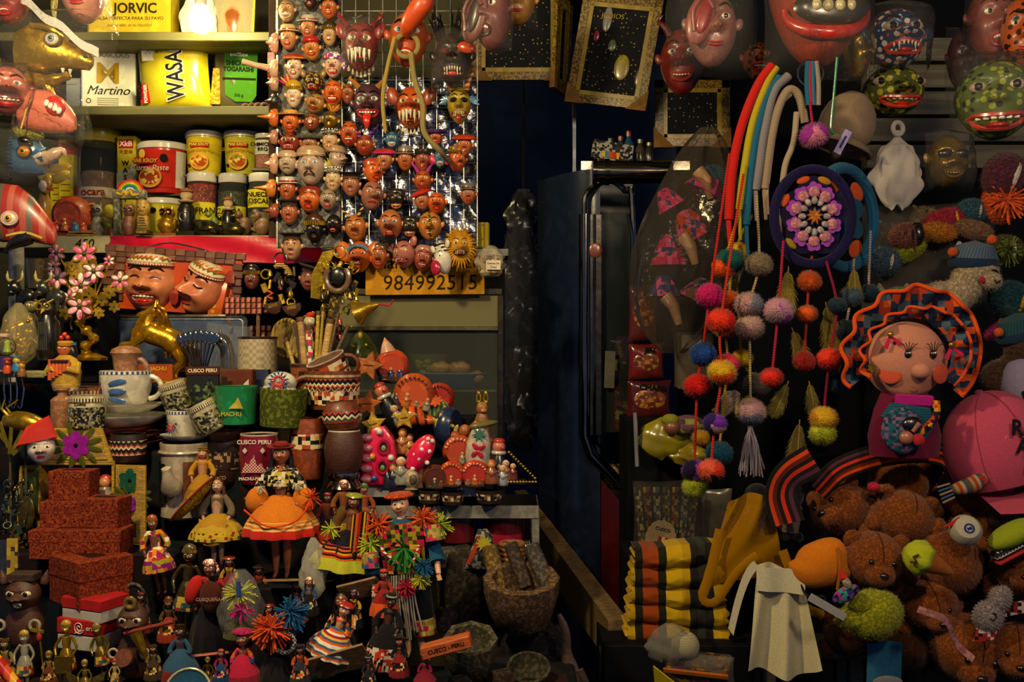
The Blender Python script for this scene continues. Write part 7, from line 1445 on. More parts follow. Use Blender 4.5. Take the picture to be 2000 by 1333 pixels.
t=clay('floral_bottle','white clay bottle painted with red flower, tilted',932,915,f_+.0,ry=4);part('body',G().lathe([(20,0),(25,20),(24,50),(16,74),(10,84)],20),M('gloss','b8b0a0'),t);part('lid_leaf',G().ell(30,20,7,(6,0,86),(0,-14,0)),M('gloss','6a6434'),t);part('green_petals',G().prism(star(16,7,7),2,(0,-21,68),(-16,0,0)),M('gloss','1c5a44'),t)
for i,a in enumerate((40,130,230,300)):part('red_petal',G().ell(9,2,5,(9*math.cos(math.radians(a)),-25,38+9*math.sin(math.radians(a))),(0,-a,0)),M('gloss','a81c2c'),t)
t=clay('painted_egg','dark blue clay egg painted with yellow leaves, opened',876,868,f_+.07);shell(36,.8,60,M('gloss','1c2c50'),M('gloss','101828'),t,'egg_shell',34,sz=1.1);t.rotation_euler[2]=1.2
g=G();[g.ell(9,2,4,(rr.uniform(-24,24),-24,20+rr.uniform(-8,34)),(0,rr.uniform(0,180),0))for i in range(8)];o=part('yellow_leaves',g,M('gloss','a8982c'),t);o.rotation_euler[2]=-1.2
t=dome('green and yellow striped melon dome with an orange flower',850,835,f_+.13,30,STR(['1c6a4a','b8a82c'],3,.5,'gloss'),pegs=2);part('flower',G().prism(flower(14,8,.4),3,(2,-20,52),(-40,0,0)),M('gloss','c85a2c'),t)
dome('red zigzag-edged watermelon dome at the back',858,806,f_+.15,30,'a82c1c','3a4a6a',1,deco='1c120e');dome('orange shell nativity with dark blue inside',802,806,f_+.12,40,'c0521c','17223c',4,ry=10,deco='3a241a')
t=clay('tiger_fish','orange striped fish-shaped clay stand',806,838,f_+.09,ry=-8);part('body',G().tube(bez([(-40,0,8),(0,-6,26),(24,-6,14),(60,-4,8)],14),[5,10,14,18,20,20,18,15,12,10,9,8,7,5],10),STR(['c8561c','b84c18','4a1c0c'],0,16,'gloss'),t)
t=dome('orange pointed pod house with nativity at the back',766,748,f_+.16,34,'b84420',pegs=3);part('pod_tip',G().lathe([(16,0),(10,14),(.1,30)],12,(-8,0,60),(0,-14,0)),M('gloss','c89a7c'),t)
one('blue_note','pale teal card with a ladybird and lines behind the figures','card',G().box(46,3,52,(0,0,26)),M('paper','8ab0a8'),762,818,f_+.15,ry=34);bn=bpy.data.objects['blue_note'];part('white_sheet',G().box(34,1,40,(2,-2.4,28)),M('paper','b8b8b0'),bn);part('ladybird',G().ell(6,3,5,(4,-4,40)),M('gloss','a82c1c'),bn)
for i,(px,py,s,c,yy)in enumerate(((733,850,26,'b8981c',-.01),(790,836,24,'b8901c',.02),(716,812,28,'b85c1c',.06),(714,738,30,'a85a1c',.12))):t=clay('clay_star',('yellow clay star leaning on the pink house roof','yellow clay star beside the orange fish stand','orange clay star on the brown stack side','large orange clay star beside the patterned mug')[i],px,py,f_+yy,ry=8*(i-1));part('star',G().prism(star(s,s*.5),14,(0,0,s*.8),None,3),M('clay',c),t);part('hat_crease',G().tube([(-s*.3,-10,s*.8),(s*.3,-10,s*.9)],1,4),M('clay','6a3c10'),t)
def priest(label,px,py,y,h,ry=0):t=clay('priest_figure',label,px,py,y,ry=ry);part('coat',G().lathe([(h*.2,0),(h*.22,h*.1),(h*.17,h*.5),(h*.1,h*.66)],16),M('gloss','17171c'),t);o=part('head',G().ell(h*.14,h*.13,h*.14,(0,-2,h*.78)),M('skin','b86a50'),t);part('red_nose',G().ell(h*.05,at=(h*.08,-h*.14,h*.78)),M('gloss','c0442c'),o);part('collar',G().tor(h*.12,h*.04,(0,0,h*.66),(90,0,0)),M('gloss','c8c0b4'),t);part('cap',G().ell(h*.13,h*.12,h*.07,(0,0,h*.9)),M('gloss','a82c1c'),o);peg(t,h*.1,-h*.22,0,h*.4,'8a8a90','c8c0b4')
priest('black-coated priest figurine with red nose, leaning left at the back',778,832,f_+.07,96,-26);priest('black-coated priest figurine with red cap at the right end',972,945,f_-.01,92,2)
t=clay('bunny_figure','brown rabbit figurine with golden ears above the clay cluster',942,842,f_+.08);part('body',G().lathe([(14,0),(18,14),(10,34)],14),M('clay','8a5a30'),t);o=part('head',G().ell(12,11,13,(0,-2,44)),M('clay','9a6230'),t);[part('ear',G().tor(4,1.8,(q*7,0,64),None,14,6,2.4),M('gold','b8942c'),o)for q in(-1,1)];part('muzzle',G().ell(7,6,5,(3,-11,40)),M('clay','a87038'),o)
t=clay('bear_cluster','cluster of brown clay bears with a yellow star',924,868,f_+.05);[part('bear',G().ell(12,11,13,(x,-4-i,z)),M('clay',('9a4c24','a85c2c','8a4424')[i%3]),t)for i,(x,z)in enumerate(((-34,14),(-16,26),(0,12),(8,34),(22,20),(32,6),(14,4),(-20,4)))];part('star',G().prism(star(10,4),3,(6,-20,38)),M('gloss','c8b030'),t)
for i,(px,py,s,c,h)in enumerate(((783,946,50,'8a8a80','c8c0b0'),(768,952,44,'1c2238','6a4a2c'),(960,945,44,'8a4a2c','b8662c'),(786,886,46,'a86a3c','6a3418'),(800,890,40,'b87a3c','4a2418'))):
 t=clay('kneeling_figure',('pale robed kneeling figurine beside the toadstool','dark blue robed figurine before the pink house','brown robed figurine beside the red domes','tan figurine with brown hood behind the toadstool','orange-robed figurine with dark hair behind the toadstool')[i],px,py,f_-.04+.05*(i>2));peg(t,0,0,0,s,c,h)
t=T('bead_nativity','nativity scene on a dark base framed by a golden bead triangle','figurine',990,945,f_-.02);part('base',G().box(72,26,8,(0,0,4)),M('gloss','17181c'),t);[part('gold_bead',G().ell(2.8,at=p,nu=7,nv=5),M('gold','b8962c'),t)for p in[(4+4.6*i,-8,62-4.6*i)for i in range(12)]+[(56-6*i,-14,5)for i in range(14)]];[peg(t,-16+14*i,-4,8,30+6*(i%2),c,'c8c0b4')for i,c in enumerate(('2a3a5a','8a5a3c','6a2c1c'))]
t=clay('green_dragon','dark green glazed dragon ornament with golden beads behind the mugs',704,716,2.14);part('body',G().lathe([(34,0),(38,14),(26,40),(14,60),(.1,72)],18,fr=lambda a,z:1+.14*math.sin(5*a+z*.2)),M('gloss','2a3414'),t);[part('gold_bead',G().ell(3.4,at=(rr.uniform(-24,24),-26+rr.uniform(0,8),rr.uniform(6,44)),nu=8,nv=6),M('gold','a8901c'),t)for i in range(7)];part('beak',G().ell(5,6,7,(2,-14,60)),M('gloss','a88a2c'),t)
for i,(px,py,w)in enumerate(((838,985,46),(884,988,46),(955,985,54))):mug(('small patterned bowl first from the left under the white tray','small patterned bowl second from the left under the white tray','white-patterned bowl at the right under the white tray')[i],px,py-2,YT-.035,w,26,'2a1a14',0,'clay',bands=((.3,.75,PAT(['15110d','c8b898','6a4a34'],6,'clay',thr=.2)),),name='bowl',cat='bowl',k0=.8)
t=T('lower_shelf','dark lower shelf board under the metal table','shelf',880,1062,YT+.02);part('shelf_board',G().box(320,120,6,(0,50,-4)),M('metal','3a3832'),t)
for i,(px,w,h)in enumerate(((895,66,58),(984,82,64))):mug(('maroon Cusco mug in shade under the table, left','maroon Cusco mug with pink stripe under the table, right')[i],px,1058,YT+.03+.01*i,w,h,'5e1420',0,bands=((.02,.3,'a01c3c'),)if i else(),txt=(('CUSCO PERU',.82,9,'a88078'),))
t=T('flower_pouch','fabric pouch with a yellow flower print on the mortar pile','pouch',938,1112,1.82,ry=4);part('pouch',G().prism([(-30,0),(30,0),(20,66),(8,78),(-10,76)],14,b=4),PAT(['3a3a38','8a8880','23231f'],8,thr=1),t);part('yellow_flower',G().prism(star(17,10,12),2,(4,-12,52)),M('cloth','a8a02c'),t);part('red_flower',G().prism(star(11,6,10),2,(18,-12,16)),M('cloth','a8441c'),t);part('red_edge',G().box(8,3,60,(-14,-11,38),(0,20,0)),M('cloth','a8341c'),t)
t=T('wooden_beads','stack of round wooden beads and bangles beside the pouch','beads',1000,1096,1.86);[part('bangle',G().tor(22,5,(0,0,6+9*i),(90,0,0)),M('wood','8a5428'),t)for i in range(4)];[part('metal_bangle',G().tor(12,2,(28+4*i,4,26),(0,0,80)),M('metal','8a8678'),t)for i in range(3)]
# ================================================================ stone mortars
ST='stone'
def block(label,px,py,y,w,h,c='4a4238',rz=20,name='stone_block',kind=ST):
 def fn(p):return p
 return one(name,label,'stone',G().prism([(-w*.5,0),(w*.46,-h*.03),(w*.5,h*.6),(w*.3,h),(-w*.36,h*.96),(-w*.52,h*.5)],w*.7,(0,0,0),None,w*.06),M(kind,c),px,py,y,rz)
block('grey grindstone block left of the pouch',898,1205,1.84,74,136,'40382e');block('flat grey stone on top of the grindstone block',868,1106,1.84,62,34,'54504a',10);block('dark rough stone beside the octagonal mortar',880,1228,1.80,60,40,'26242a')
def mortar(label,px,py,y,w,h,c,n,rx=0,inner=.78):
 r=w/2;t=T('stone_mortar',label,'mortar',px,py,y,rx=rx);part('bowl',G().lathe([(r*.55,0),(r*.8,h*.15),(r,h*.7),(r*1.02,h),(r*inner,h),(r*inner*.85,h*.6),(r*.3,h*.35),(.1,h*.3)],n),M(ST,c),t,ang=50);return t
t=mortar('large carved brown stone mortar holding pestles',1018,1225,1.74,146,106,'6a503a',10,14)
for i,(x,z,L,w_,c,a)in enumerate(((-52,60,92,34,'7a6234',-14),(-6,66,100,30,'4c4038',-22),(36,64,90,34,'56504a',-24))):one('pestle',('pale yellow stone pestle at the left of the large mortar','long dark stone pestle in the middle of the large mortar','grey stone pestle at the right of the large mortar')[i],'pestle',G().tube([(0,20,40),(0,0,0),(0,-24,-40)],[w_*.46,w_*.5,w_*.4],10),M(ST,c),1018+x,1225-z-54,1.76,ry=a,rx=4)
t=mortar('octagonal grey stone mortar at the bottom',920,1322,1.66,104,92,'56503c',8,22);part('pestle_head',G().ell(17,17,22,(14,-10,66)),M(ST,'4a463c'),t)
mortar('small shallow stone bowl with a yellowish rim in the corner',1032,1338,1.64,84,46,'3e3a2a',20,26,.88)
block('dark stone block under the large mortar',1040,1290,1.80,120,66,'24222a',0);block('rounded dark stone below the octagonal mortar',900,1368,1.60,50,44,'302a28');block('brown stone at the bottom edge between mortars',980,1362,1.60,50,50,'3a2c26')
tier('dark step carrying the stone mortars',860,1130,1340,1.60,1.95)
t=T('leather_strap','rough brown strap dangling beside the stone mortar','strap',1092,1200,1.72);part('strap',G().tube(bez([(0,0,0),(14,-4,-40),(16,-6,-84),(34,-8,-130)],14),[4,6,8,8,8,8,8,10,12,14,14,14,13,10],8,flat=.4),M('clay','4a3424'),t);part('paddle',G().box(34,8,66,(44,-8,-140),(0,-24,0)),M('wood','3a2820'),t)
# ================================================================ dark aisle
t=T('hanging_stock','dark plastic-wrapped stock hanging in the aisle','bundle',1022,870,2.9);[part('wrapped_item',G().add(*(lambda q:([(x,y_,z-10+95*i)for x,y_,z in q.v],q.f))(crumple(76,130,44,70+i,amp=9,taper=.2))),M('plast',('2c2a2e','3a3228','26303a','34303a')[i%4]),t)for i in range(5)];part('hanging_cord',G().tube([(0,0,480),(0,0,1443)],2.5,6),M('cloth','1c1a1c'),t);part('film',crumple(104,500,70,33,amp=9,taper=.15,nv=60),FILM('c8c8d0',.05),t)
t=T('wooden_beam','worn wooden counter beam running back beside the fridge','beam',1196,1214,2.0,rz=0)
part('beam',G().add([(-8,0,0),(30,0,4),(30,0,-90),(-8,0,-84),(-190,700,150),(-160,700,152),(-160,700,60),(-190,700,62)],[[0,1,5,4],[1,2,6,5],[2,3,7,6],[3,0,4,7],[0,3,2,1],[4,5,6,7]]),M('wood','6a5434'),t)
# ================================================================ fridge with chrome-trimmed door
YG=2.5
t=T('fridge','dark blue and red fridge with a chrome-trimmed window door','fridge',1150,1180,YG)
def side(u,v):
 a=math.radians(-6+80*u);return(-98+106*math.sin(a)*.98+6*u,104-104*math.cos(a)*.0-70*u,0+850*v)
part('side_panel',G().grid(lambda u,v:(-96+118*u**1.0,150-150*math.sin(u*math.pi/2),-180+1030*v),16,4),M('gloss','141d33'),t);part('red_panel',G().grid(lambda u,v:(24+58*u,-2-8*math.sin(u*math.pi/2),-180+410*v-(70*(u-.2)if v>.9 else 0)),10,10,t=4),M('gloss','4e0c12'),t)
part('lower_front',G().box(90,60,320,(60,40,60)),M('gloss','17181f'),t);part('back_body',G().box(200,60,1030,(10,190,335)),M('gloss','20242c'),t)
CH=M('chrome','8a8478')
part('door_frame',G().tube([(-8,-6,760),(-8,-6,330),(4,-6,292),(86,-6,210),(86,-6,60)],12,10),CH,t);part('inner_frame',G().tube([(76,-10,760),(84,-10,720),(84,-10,240),(10,-10,320),(10,-10,760)],4,8),M('chrome','6a655c'),t)
part('arch',G().tube(bez([(-8,-6,750),(-4,-6,800),(36,-6,826),(70,-6,806),(86,-6,756),(86,-6,240)],26),6,8),CH,t);part('door_strip',G().box(28,8,430,(10,-8,545)),M('metal','55504a'),t);part('sticker',G().ell(13,2,15,(12,-13,690)),M('gloss','7a3a20'),t);part('paper_note',G().box(20,2,72,(40,-8,458),(0,2,0)),M('paper','5a564a'),t)
part('chrome_roll',G().tube([(10,-10,842),(160,-10,842)],22,18),M('chrome','8a8068'),t);[part('roll_ring',G().tube([(x,-10,842),(x+9,-10,842)],26,18),M('chrome','6a6050'),t)for x in(6,30)];part('pane',G().box(66,2,430,(50,6,550)),GLASS('8a9a98'),t);part('foot_joint',G().tube([(86,-8,228),(86,-8,150)],16,14),CH,t)
for i,(px,py,w,h,c)in enumerate(((1206,700,34,88,'6a2c5a'),(1216,800,32,92,'a02018'),(1196,930,40,50,'6a5a2c'))):
 t=T('snack_pack',('purple and yellow noodle pack inside the fridge door','red and yellow snack pouch inside the fridge door','tan carton inside the fridge door')[i],'snack pack',px,py,2.56);part('pack',pillow(w*1.5,h,18,seed=40+i),M('plast',c),t);part('label_print',G().box(w,2,h*.36,(0,-10,-h*.1)),PAT(['b8a82c','1c1a1c',c],7,'plast',thr=.8),t);text('lettering',('Buldak','Ottogi','TE')[i],13,M('paper','c8b86a'),t,(4,-11,h*.2),(0,80,0)if i<2 else(0,0,0))
t=T('steel_shelf','steel shelf with small bottles above the fridge','shelf',1240,322,2.6);part('board',G().box(210,90,6,(0,40,0)),M('metal','6a675e'),t);part('front_edge',G().box(212,5,18,(0,-6,-3)),M('chrome','8a867a'),t);part('upright',G().box(8,8,150,(-116,40,60)),M('metal','4a4c50'),t)
for i,(x,h,c,c2)in enumerate(((1170,34,'3a3a40','6a5a3c'),(1192,48,'2c3430','4a4a44'),(1212,52,'23384a','8a2c20'),(1228,62,'1c4a6a','a02418'),(1250,46,'3a3428','6a6a60'),(1268,40,'2c2a2e','8a7a2c'))):t=T('small_bottle',('short dark bottle first from the left on the steel shelf','grey-green bottle second on the steel shelf','dark blue bottle with red cap on the steel shelf','teal bottle with red cap on the steel shelf','brown bottle fifth on the steel shelf','dark bottle last on the steel shelf')[i],'bottle',x,319,2.64);part('bottle',G().lathe([(9,0),(10,4),(10,h*.6),(5,h*.78),(5,h*.86)],14),M('gloss',c),t);part('cap',G().lathe([(5.6,h*.84),(5.6,h),(.1,h)],12),M('gloss',c2),t)
t=T('magazine','striped magazine lying on the steel shelf','magazine',1196,316,2.58);part('cover',G().box(80,3,40,(0,0,20),(-20,10,0)),PAT(['2a2a2c','8a8680','1c1a1c'],5,'paper',thr=.8),t);part('colour_strip',G().box(34,2,14,(-4,-6,12),(-20,10,0)),STR(['a02c20','b8901c','2a6a8a','a0441c'],0,30,'paper'),t)
# ================================================================ framed pictures above the aisle
def frame(label,px,py,y,w,h,ry=0,rz=0,deco='gold'):
 t=T('picture_frame',label,'picture',px,py,y,rz=rz,ry=ry);GF=PAT(['6a5410','4a380c','7a6014','3a2c0c'],3,'gold',thr=1);part('picture',G().box(w-34,2,h-34,(0,2,0)),PAT(['0a0c12','8a7420','5a5a4a','8a6a18'],9,'matte','dots',.16),t)
 for a,b,s in((0,h/2-8,(w,8,16)),(0,-h/2+8,(w,8,16)),(-w/2+8,0,(16,8,h)),(w/2-8,0,(16,8,h))):part('frame_side',G().box(*s,(a,0,b)),GF,t)
 for a,b,s in((0,h/2-20,(w-34,4,9)),(0,-h/2+20,(w-34,4,9)),(-w/2+20,0,(9,4,h-34)),(w/2-20,0,(9,4,h-34))):part('mat_board',G().box(*s,(a,-1,b)),M('gloss','8a7424'),t)
 for q in(-1,1):part('corner_guard',G().prism([(-20,-20),(20,-20),(-20,20)]if q<0 else[(-20,-20),(20,-20),(20,20)],11,(q*(w/2-18),0,-h/2+18)),M('matte','6a4c24'),t)
 return t
frame('gold-framed glittering tree picture above the aisle',1012,62,2.7,176,190);t=frame('tilted gold-framed picture with a cross and figures',1200,100,2.5,158,214,10,-14)
for x,z,w_,h_,c in((-40,26,12,22,'7a1c28'),(-24,60,18,50,'6a6a64'),(20,-30,30,50,'8a7a1c'),(56,-46,14,36,'5a3a3a'),(-6,10,16,24,'4a5a3a')):part('picture_figure',G().ell(w_/2,2,h_/2,(x,-1,z)),M('gloss',c),t)
text('lettering','JUDIOS',14,M('gold','a88c2c'),t,(-14,-3,66));frame('gold-framed picture half hidden behind the rope straps',1352,222,2.56,146,130);frame('thin gold-framed picture seen edge-on between the two others',1098,88,2.66,70,190,6,62)
# ================================================================ masks above the right stall
YR=2.15
big=dict(group='large carnival masks on the right',nr=18,na=40)
def pinna(t,f,x,z,c,c2,nm):
 y=f.y(0,0)*.75;o=part(nm,G().ell(27,11,50,(x,y,z),(0,16,0),22,14),M('skin',c),t);part('ear_hollow',G().ell(14,7,34,(x+4,y-8,z+2),(0,16,0),18,12),M('skin',c2),o);part('ear_fold',G().tube(bez([(x-14,y-9,z-26),(x-16,y-12,z+14),(x+6,y-12,z+40),(x+22,y-9,z+18)],16),4,8),M('skin',c),o)
def wrap(s,k=1.):return lambda t,f:film_over(t,f.w,f.h,f.w*.8*k,seed=s)
mask('brown mask wrapped in plastic showing a big folded ear at the top centre',962,30,80,140,YR,'6a3a34','open','black',rz=-30,lip='4a2420',extra=lambda t,f:(pinna(t,f,-18,-12,'6a362e','2a1210','folded_ear'),film_over(t,f.w,f.h,f.w*.8,seed=51)),**big);mask('amber-yellow mask chin in plastic at the top centre',1010,6,70,90,YR+.05,'a8721c','closed','brown',extra=wrap(52),**big)
mask('dark red devil mask with one wide eye beside the picture frames',1332,122,84,130,YR+.15,'6a1c18','smile','grey',lip='8a2c20',nose=.36,nw=.2,rz=-12,extra=lambda t,f:horns(t,f,'5a1c18',.8,.4),**big)
def pigear(t,f):
 pinna(t,f,-30,6,'8a4a42','8a1c18','big_ear');[part('hair_strand',G().tube(bez([(-50+6*i,-10,60),(-30+6*i,-24,90-3*i),(20+4*i,-10,110-4*i)],8),1.2,4),M('cloth','b0a890'),t)for i in range(11)];film_over(t,150,170,60,seed=53)
mask('pale pink eared mask in plastic with pale hair strands',1390,58,96,150,YR,'8a5a50','closed','brown',extra=pigear,**big)
def jaw(t,f):
 w,h=f.w,f.h;part('mouth',G().ell(72,12,34,(0,f.y(0,-74)-2,-72)),M('gloss','2a2410'),t);[part('tooth',G().ell(10,8,12,(x,f.y(x,z)-16,z),nu=10,nv=8),M('gloss','b8ac80'),t)for x,z in((-30,-70),(-10,-72),(12,-72),(34,-70))];[part('fang',G().lathe([(9,0),(7,16),(.1,38)],10,(q*52,f.y(q*50,-70)-14,-84),(0,q*8,0)),M('gloss','b0a468'),t)for q in(-1,1)];part('lower_lip',G().tube([(w*.42*math.cos(math.radians(a)),f.y(w*.36*math.cos(math.radians(a)),-70-30*math.sin(math.radians(a)))-6,-66-52*math.sin(math.radians(a)))for a in range(0,181,15)],[5,8,11,12,13,14,14,14,13,12,11,8,5],10),M('gloss','b0281a'),t);film_over(t,w,h,w*.55,seed=54)
mask('huge red mask jaw with yellow teeth at the top, wrapped in plastic',1597,-30,190,330,2.05,'8a3420',None,'yellow',extra=jaw,nose=.2,chin=.12,**big)
mask('golden yellow mask in plastic beside the red jaw',1672,102,60,110,YR+.02,'a8860f','closed','brown',kind='gold',rz=30,extra=wrap(55),**big)
mask('blue mask with red-white spots and scarlet lips',1748,76,112,118,YR,'1c3a5a','fang','black',dots=('b83a2c','d0c0b0',14),lip='c0301c',white='a8a080',extra=wrap(56,.9),nose=.22,nw=.2,jaw=.05,snout=.12,er=.11,**big)
mask('green spotted frog mask with scarlet mouth line',1744,180,116,100,YR+.03,'4a5220','wide','black',dots=('17180c','a8a02c',15),lip='b8301c',nose=.3,nw=.1,ex=.32,ez=.12,white='a89078',er=.1,earc=False,jaw=.2,brows=None,teeth='c8b890',**big)
mask('green and black spotted fish mask in plastic at the right edge',1944,196,150,156,YR,'4a5a24','wide','black',dots=('17180c','8a902c',15),lip='b03a2c',rz=-22,ex=.22,nose=.14,white='b89a8c',er=.09,earc=False,brows=None,extra=wrap(57),mz=-.3,**big)
mask('pink hairy-cheeked mask in plastic at the top right',1934,48,90,150,YR+.05,'7a3a34','open','black',lip='a83a3c',extra=wrap(58),**big);mask('orange jaguar-spotted mask cut by the right edge',1992,66,70,140,YR-.02,'a0481c','closed','black',dots=('1c120c','3a1c10',15),rz=-14,earc=False,**big)
mask('dark gold skull mask in clear plastic',1850,316,78,104,YR,'7a5c1c','smile','black',kind='gold',white='0a0806',er=.16,lip='5a4414',nose=.1,cheek=.12,brows=None,extra=wrap(59),**big);mask('dark maroon mask in plastic above the fish mask',1880,120,60,120,YR+.1,'4a1c24','closed','black',extra=wrap(60),**big);mask('orange grinning tiger mask behind the rope straps',1480,118,60,70,YR+.1,'b05418','laugh','yellow',dots=('1c120c','3a1c10',12),**big)
# ================================================================ straps, key ring, cap, bag
YS=1.98
def strap(label,pts,r,c,kind='cloth'):
 x0,y0=pts[0];t=T('rope_strap',label,'strap',x0,y0,YS);p=bez([(x-x0,-8*math.sin(i/len(pts)*3),y0-y)for i,(x,y)in enumerate(pts)],40);n=len(p)
 part('wrapped_cord',G().tube(p,r,10),STR([c,c,tuple(v*.75 for v in srgb2(c))],2,3.2),t);part('cord_end',G().tube([p[-1],p[-1]+Vector((3,0,-60))],[r*.6,r*.4],6),M('cloth',c),t);return t
def srgb2(c):return tuple(int(c[i:i+2],16)/255 for i in(0,2,4))
for a in(('thick red wrapped strap, leftmost of the hanging loops',[(1508,128),(1478,170),(1446,250),(1428,340),(1422,430)],9,'b81c14'),('yellow wrapped strap beside the red one',[(1516,132),(1496,165),(1468,240),(1452,330),(1442,410)],7.5,'a8981c'),('teal wrapped strap beside the yellow one',[(1522,150),(1496,190),(1476,260),(1462,350),(1456,440)],8,'1c5a7a'),('grey wrapped strap in the middle of the hanging loops',[(1540,148),(1510,180),(1490,260),(1480,330),(1474,372)],9,'7a747a'),('pale pink wrapped strap behind the grey one',[(1546,180),(1520,210),(1506,280),(1496,360)],6,'a8848a'),('beige wrapped strap loop nearest the key ring',[(1572,240),(1560,190),(1538,178),(1516,220),(1500,300),(1492,370)],8.5,'8e7c66'),('pale twisted cord hanging inside the beige loop',[(1556,220),(1548,280),(1530,330),(1522,420)],6,'9a8a74')):strap(*a)
t=T('key_ring','plain metal ring holding cords under the red jaw','ring',1583,143,YS-.02);part('ring',G().tor(25,2,(0,0,0)),M('chrome','a09a8a'),t);[part('cord',G().tube(bez([(x,-3,22),(x*1.4,-4,-20),(x*1.2+2,-4,-64)],8),5,8),M('cloth',c),t)for x,c in((-6,'1c5a7a'),(2,'24648a'),(10,'8a7c6c'),(-2,'a81c34'))]
t=T('tag_string','green plastic cord with a lilac price tag','cord',1635,112,YS-.03);part('cord',G().tube(bez([(0,0,0),(-6,0,-70),(-12,0,-138),(-6,0,-150)],16),2.6,7),M('plast','2a7a5a'),t);o=part('price_tag',G().box(15,1.5,50,(10,-3,-166),(0,28,0)),M('paper','8a80b0'),t);part('tag_marks',G().box(4,1,26,(10,-4.2,-166),(0,28,0)),M('paper','2a2440'),o)
t=T('felt_cap','beige felt cap hanging behind the dreamcatchers','cap',1652,250,2.12,ry=20);part('crown',G().ell(56,44,74,fn=lambda p:(p[0],p[1],p[2]*(1 if p[2]>0 else .6))),M('cloth','7e6a56'),t);part('brim',G().lathe([(54,-30),(66,-42),(64,-44),(50,-34)],26,(0,-6,0),None,1,.8),M('cloth','6e5c4a'),t)
def sack(t,w,h,c,seed,op=.75):part('bag',crumple(w,h,w*.5,seed,nu=48,nv=48,amp=12,taper=.55,neck=.8),FILM(c,op,.25,.05,.6),t);part('knot',G().tor(w*.1,w*.04,(0,-4,h*1.02),(0,0,20)),FILM(c,op,.25,.05,.6),t)
t=T('carrier_bag','knotted white plastic carrier bag hanging on the slatted wall','bag',1752,405,2.14);sack(t,120,150,'c8c0b8',61,.5)
# ================================================================ dreamcatchers
def ringp(R,sz,n=40):return[(R*math.cos(2*math.pi*i/n),0,R*sz*math.sin(2*math.pi*i/n))for i in range(n)]
t=T('dreamcatcher','teal wrapped dreamcatcher ring behind the purple one','dreamcatcher',1650,426,YS,rz=34);part('ring',G().tube(ringp(88,1.1),12,10,closed=True),STR(['12405a','185070'],3,.09),t);part('web',G().prism(flower(60,6,.3),4),M('cloth','12405a'),t);[part('orange_inset',G().ell(22,3,16,(64*math.cos(a),2,70*math.sin(a)),(0,-math.degrees(a)+90,0)),M('cloth','b8481c'),t)for a in(.9,2.1,4.2,5.3)]
t=T('dreamcatcher','dark purple dreamcatcher with a crocheted flower in the middle','dreamcatcher',1588,424,YS-.06);part('ring',G().tube(ringp(76,1.22),10,10,closed=True),STR(['120c3c','0d0a2c'],3,.09),t);part('web',G().prism([(x*.92,z*1.12)for x,z in flower(72,5,.18)],3),M('cloth','120d2c'),t)
[part('orange_gap',G().ell(14,3,7,(60*math.cos(a),-1,76*math.sin(a)),(0,-math.degrees(a)+90,0)),M('cloth',c),t)for a,c in((1.9,'b8481c'),(1.2,'9a6a1c'),(2.7,'b8481c'),(3.9,'8a6a1c'))]
for i in range(10):a=2*math.pi*i/10+.3;x,z=38*math.cos(a),50*math.sin(a);part('purple_petal',G().prism(flower(16,5,.25),4,(x*1.06,-5,z*1.06),(0,30*i,0)),M('cloth','8a3aa0'),t);part('pink_petal',G().ell(11,5,11,(x*.96,-8,z*.96)),M('plush','c07a84'),t)
[part('white_bobble',G().ell(8,6,6,(24*math.cos(a),-9,31*math.sin(a)),(0,-math.degrees(a),0)),M('plush','a89c9a'),t)for a in[2*math.pi*i/12 for i in range(12)]];part('orange_centre',G().prism(star(17,9,9),7,(0,-10,0),None,3),M('plush','b86a1c'),t)
def plume(label,px,py,L,c,ry=0,y=YS-.04):
 t=T('feather',label,'feather',px,py,y,ry=ry);rr=random.Random(int(px));part('quill',G().tube([(0,0,0),(2,-2,-L*.5),(0,0,-L)],1.2,5),M('cloth','8a6a34'),t);g=G()
 for i in range(60):z=-L*(.1+.85*i/60);w=L*.2*math.sin(math.pi*(.15+.8*i/60));s=1 if i%2 else-1;g.tube([(0,0,z),(s*w*.6,-3,z-w*.5),(s*w*rr.uniform(.9,1.2),rr.uniform(-4,4),z-w*1.3)],[1.4,1.2,.4],4)
 o=part('barbs',g,M('fuzz',c),t);o['kind']='stuff'
for i,a in enumerate(((1540,520,110,'8a7a1c',4),(1546,640,90,'7a641c',-20),(1540,745,80,'6e6420',24),(1580,745,70,'6e6420',-8),(1562,820,100,'6a5a20',6),(1612,590,110,'8a741c',-10),(1668,520,80,'7a6a1c',0))):plume(('yellow feather under the left rim of the purple dreamcatcher','brownish feather loop below the pink pompom','olive feather pair, left one, above the striped belt','olive feather pair, right one, above the striped belt','large drooping olive feather touching the striped belt','long yellow feather beside the orange pompoms','short yellow feather under the teal dreamcatcher')[i],*a)
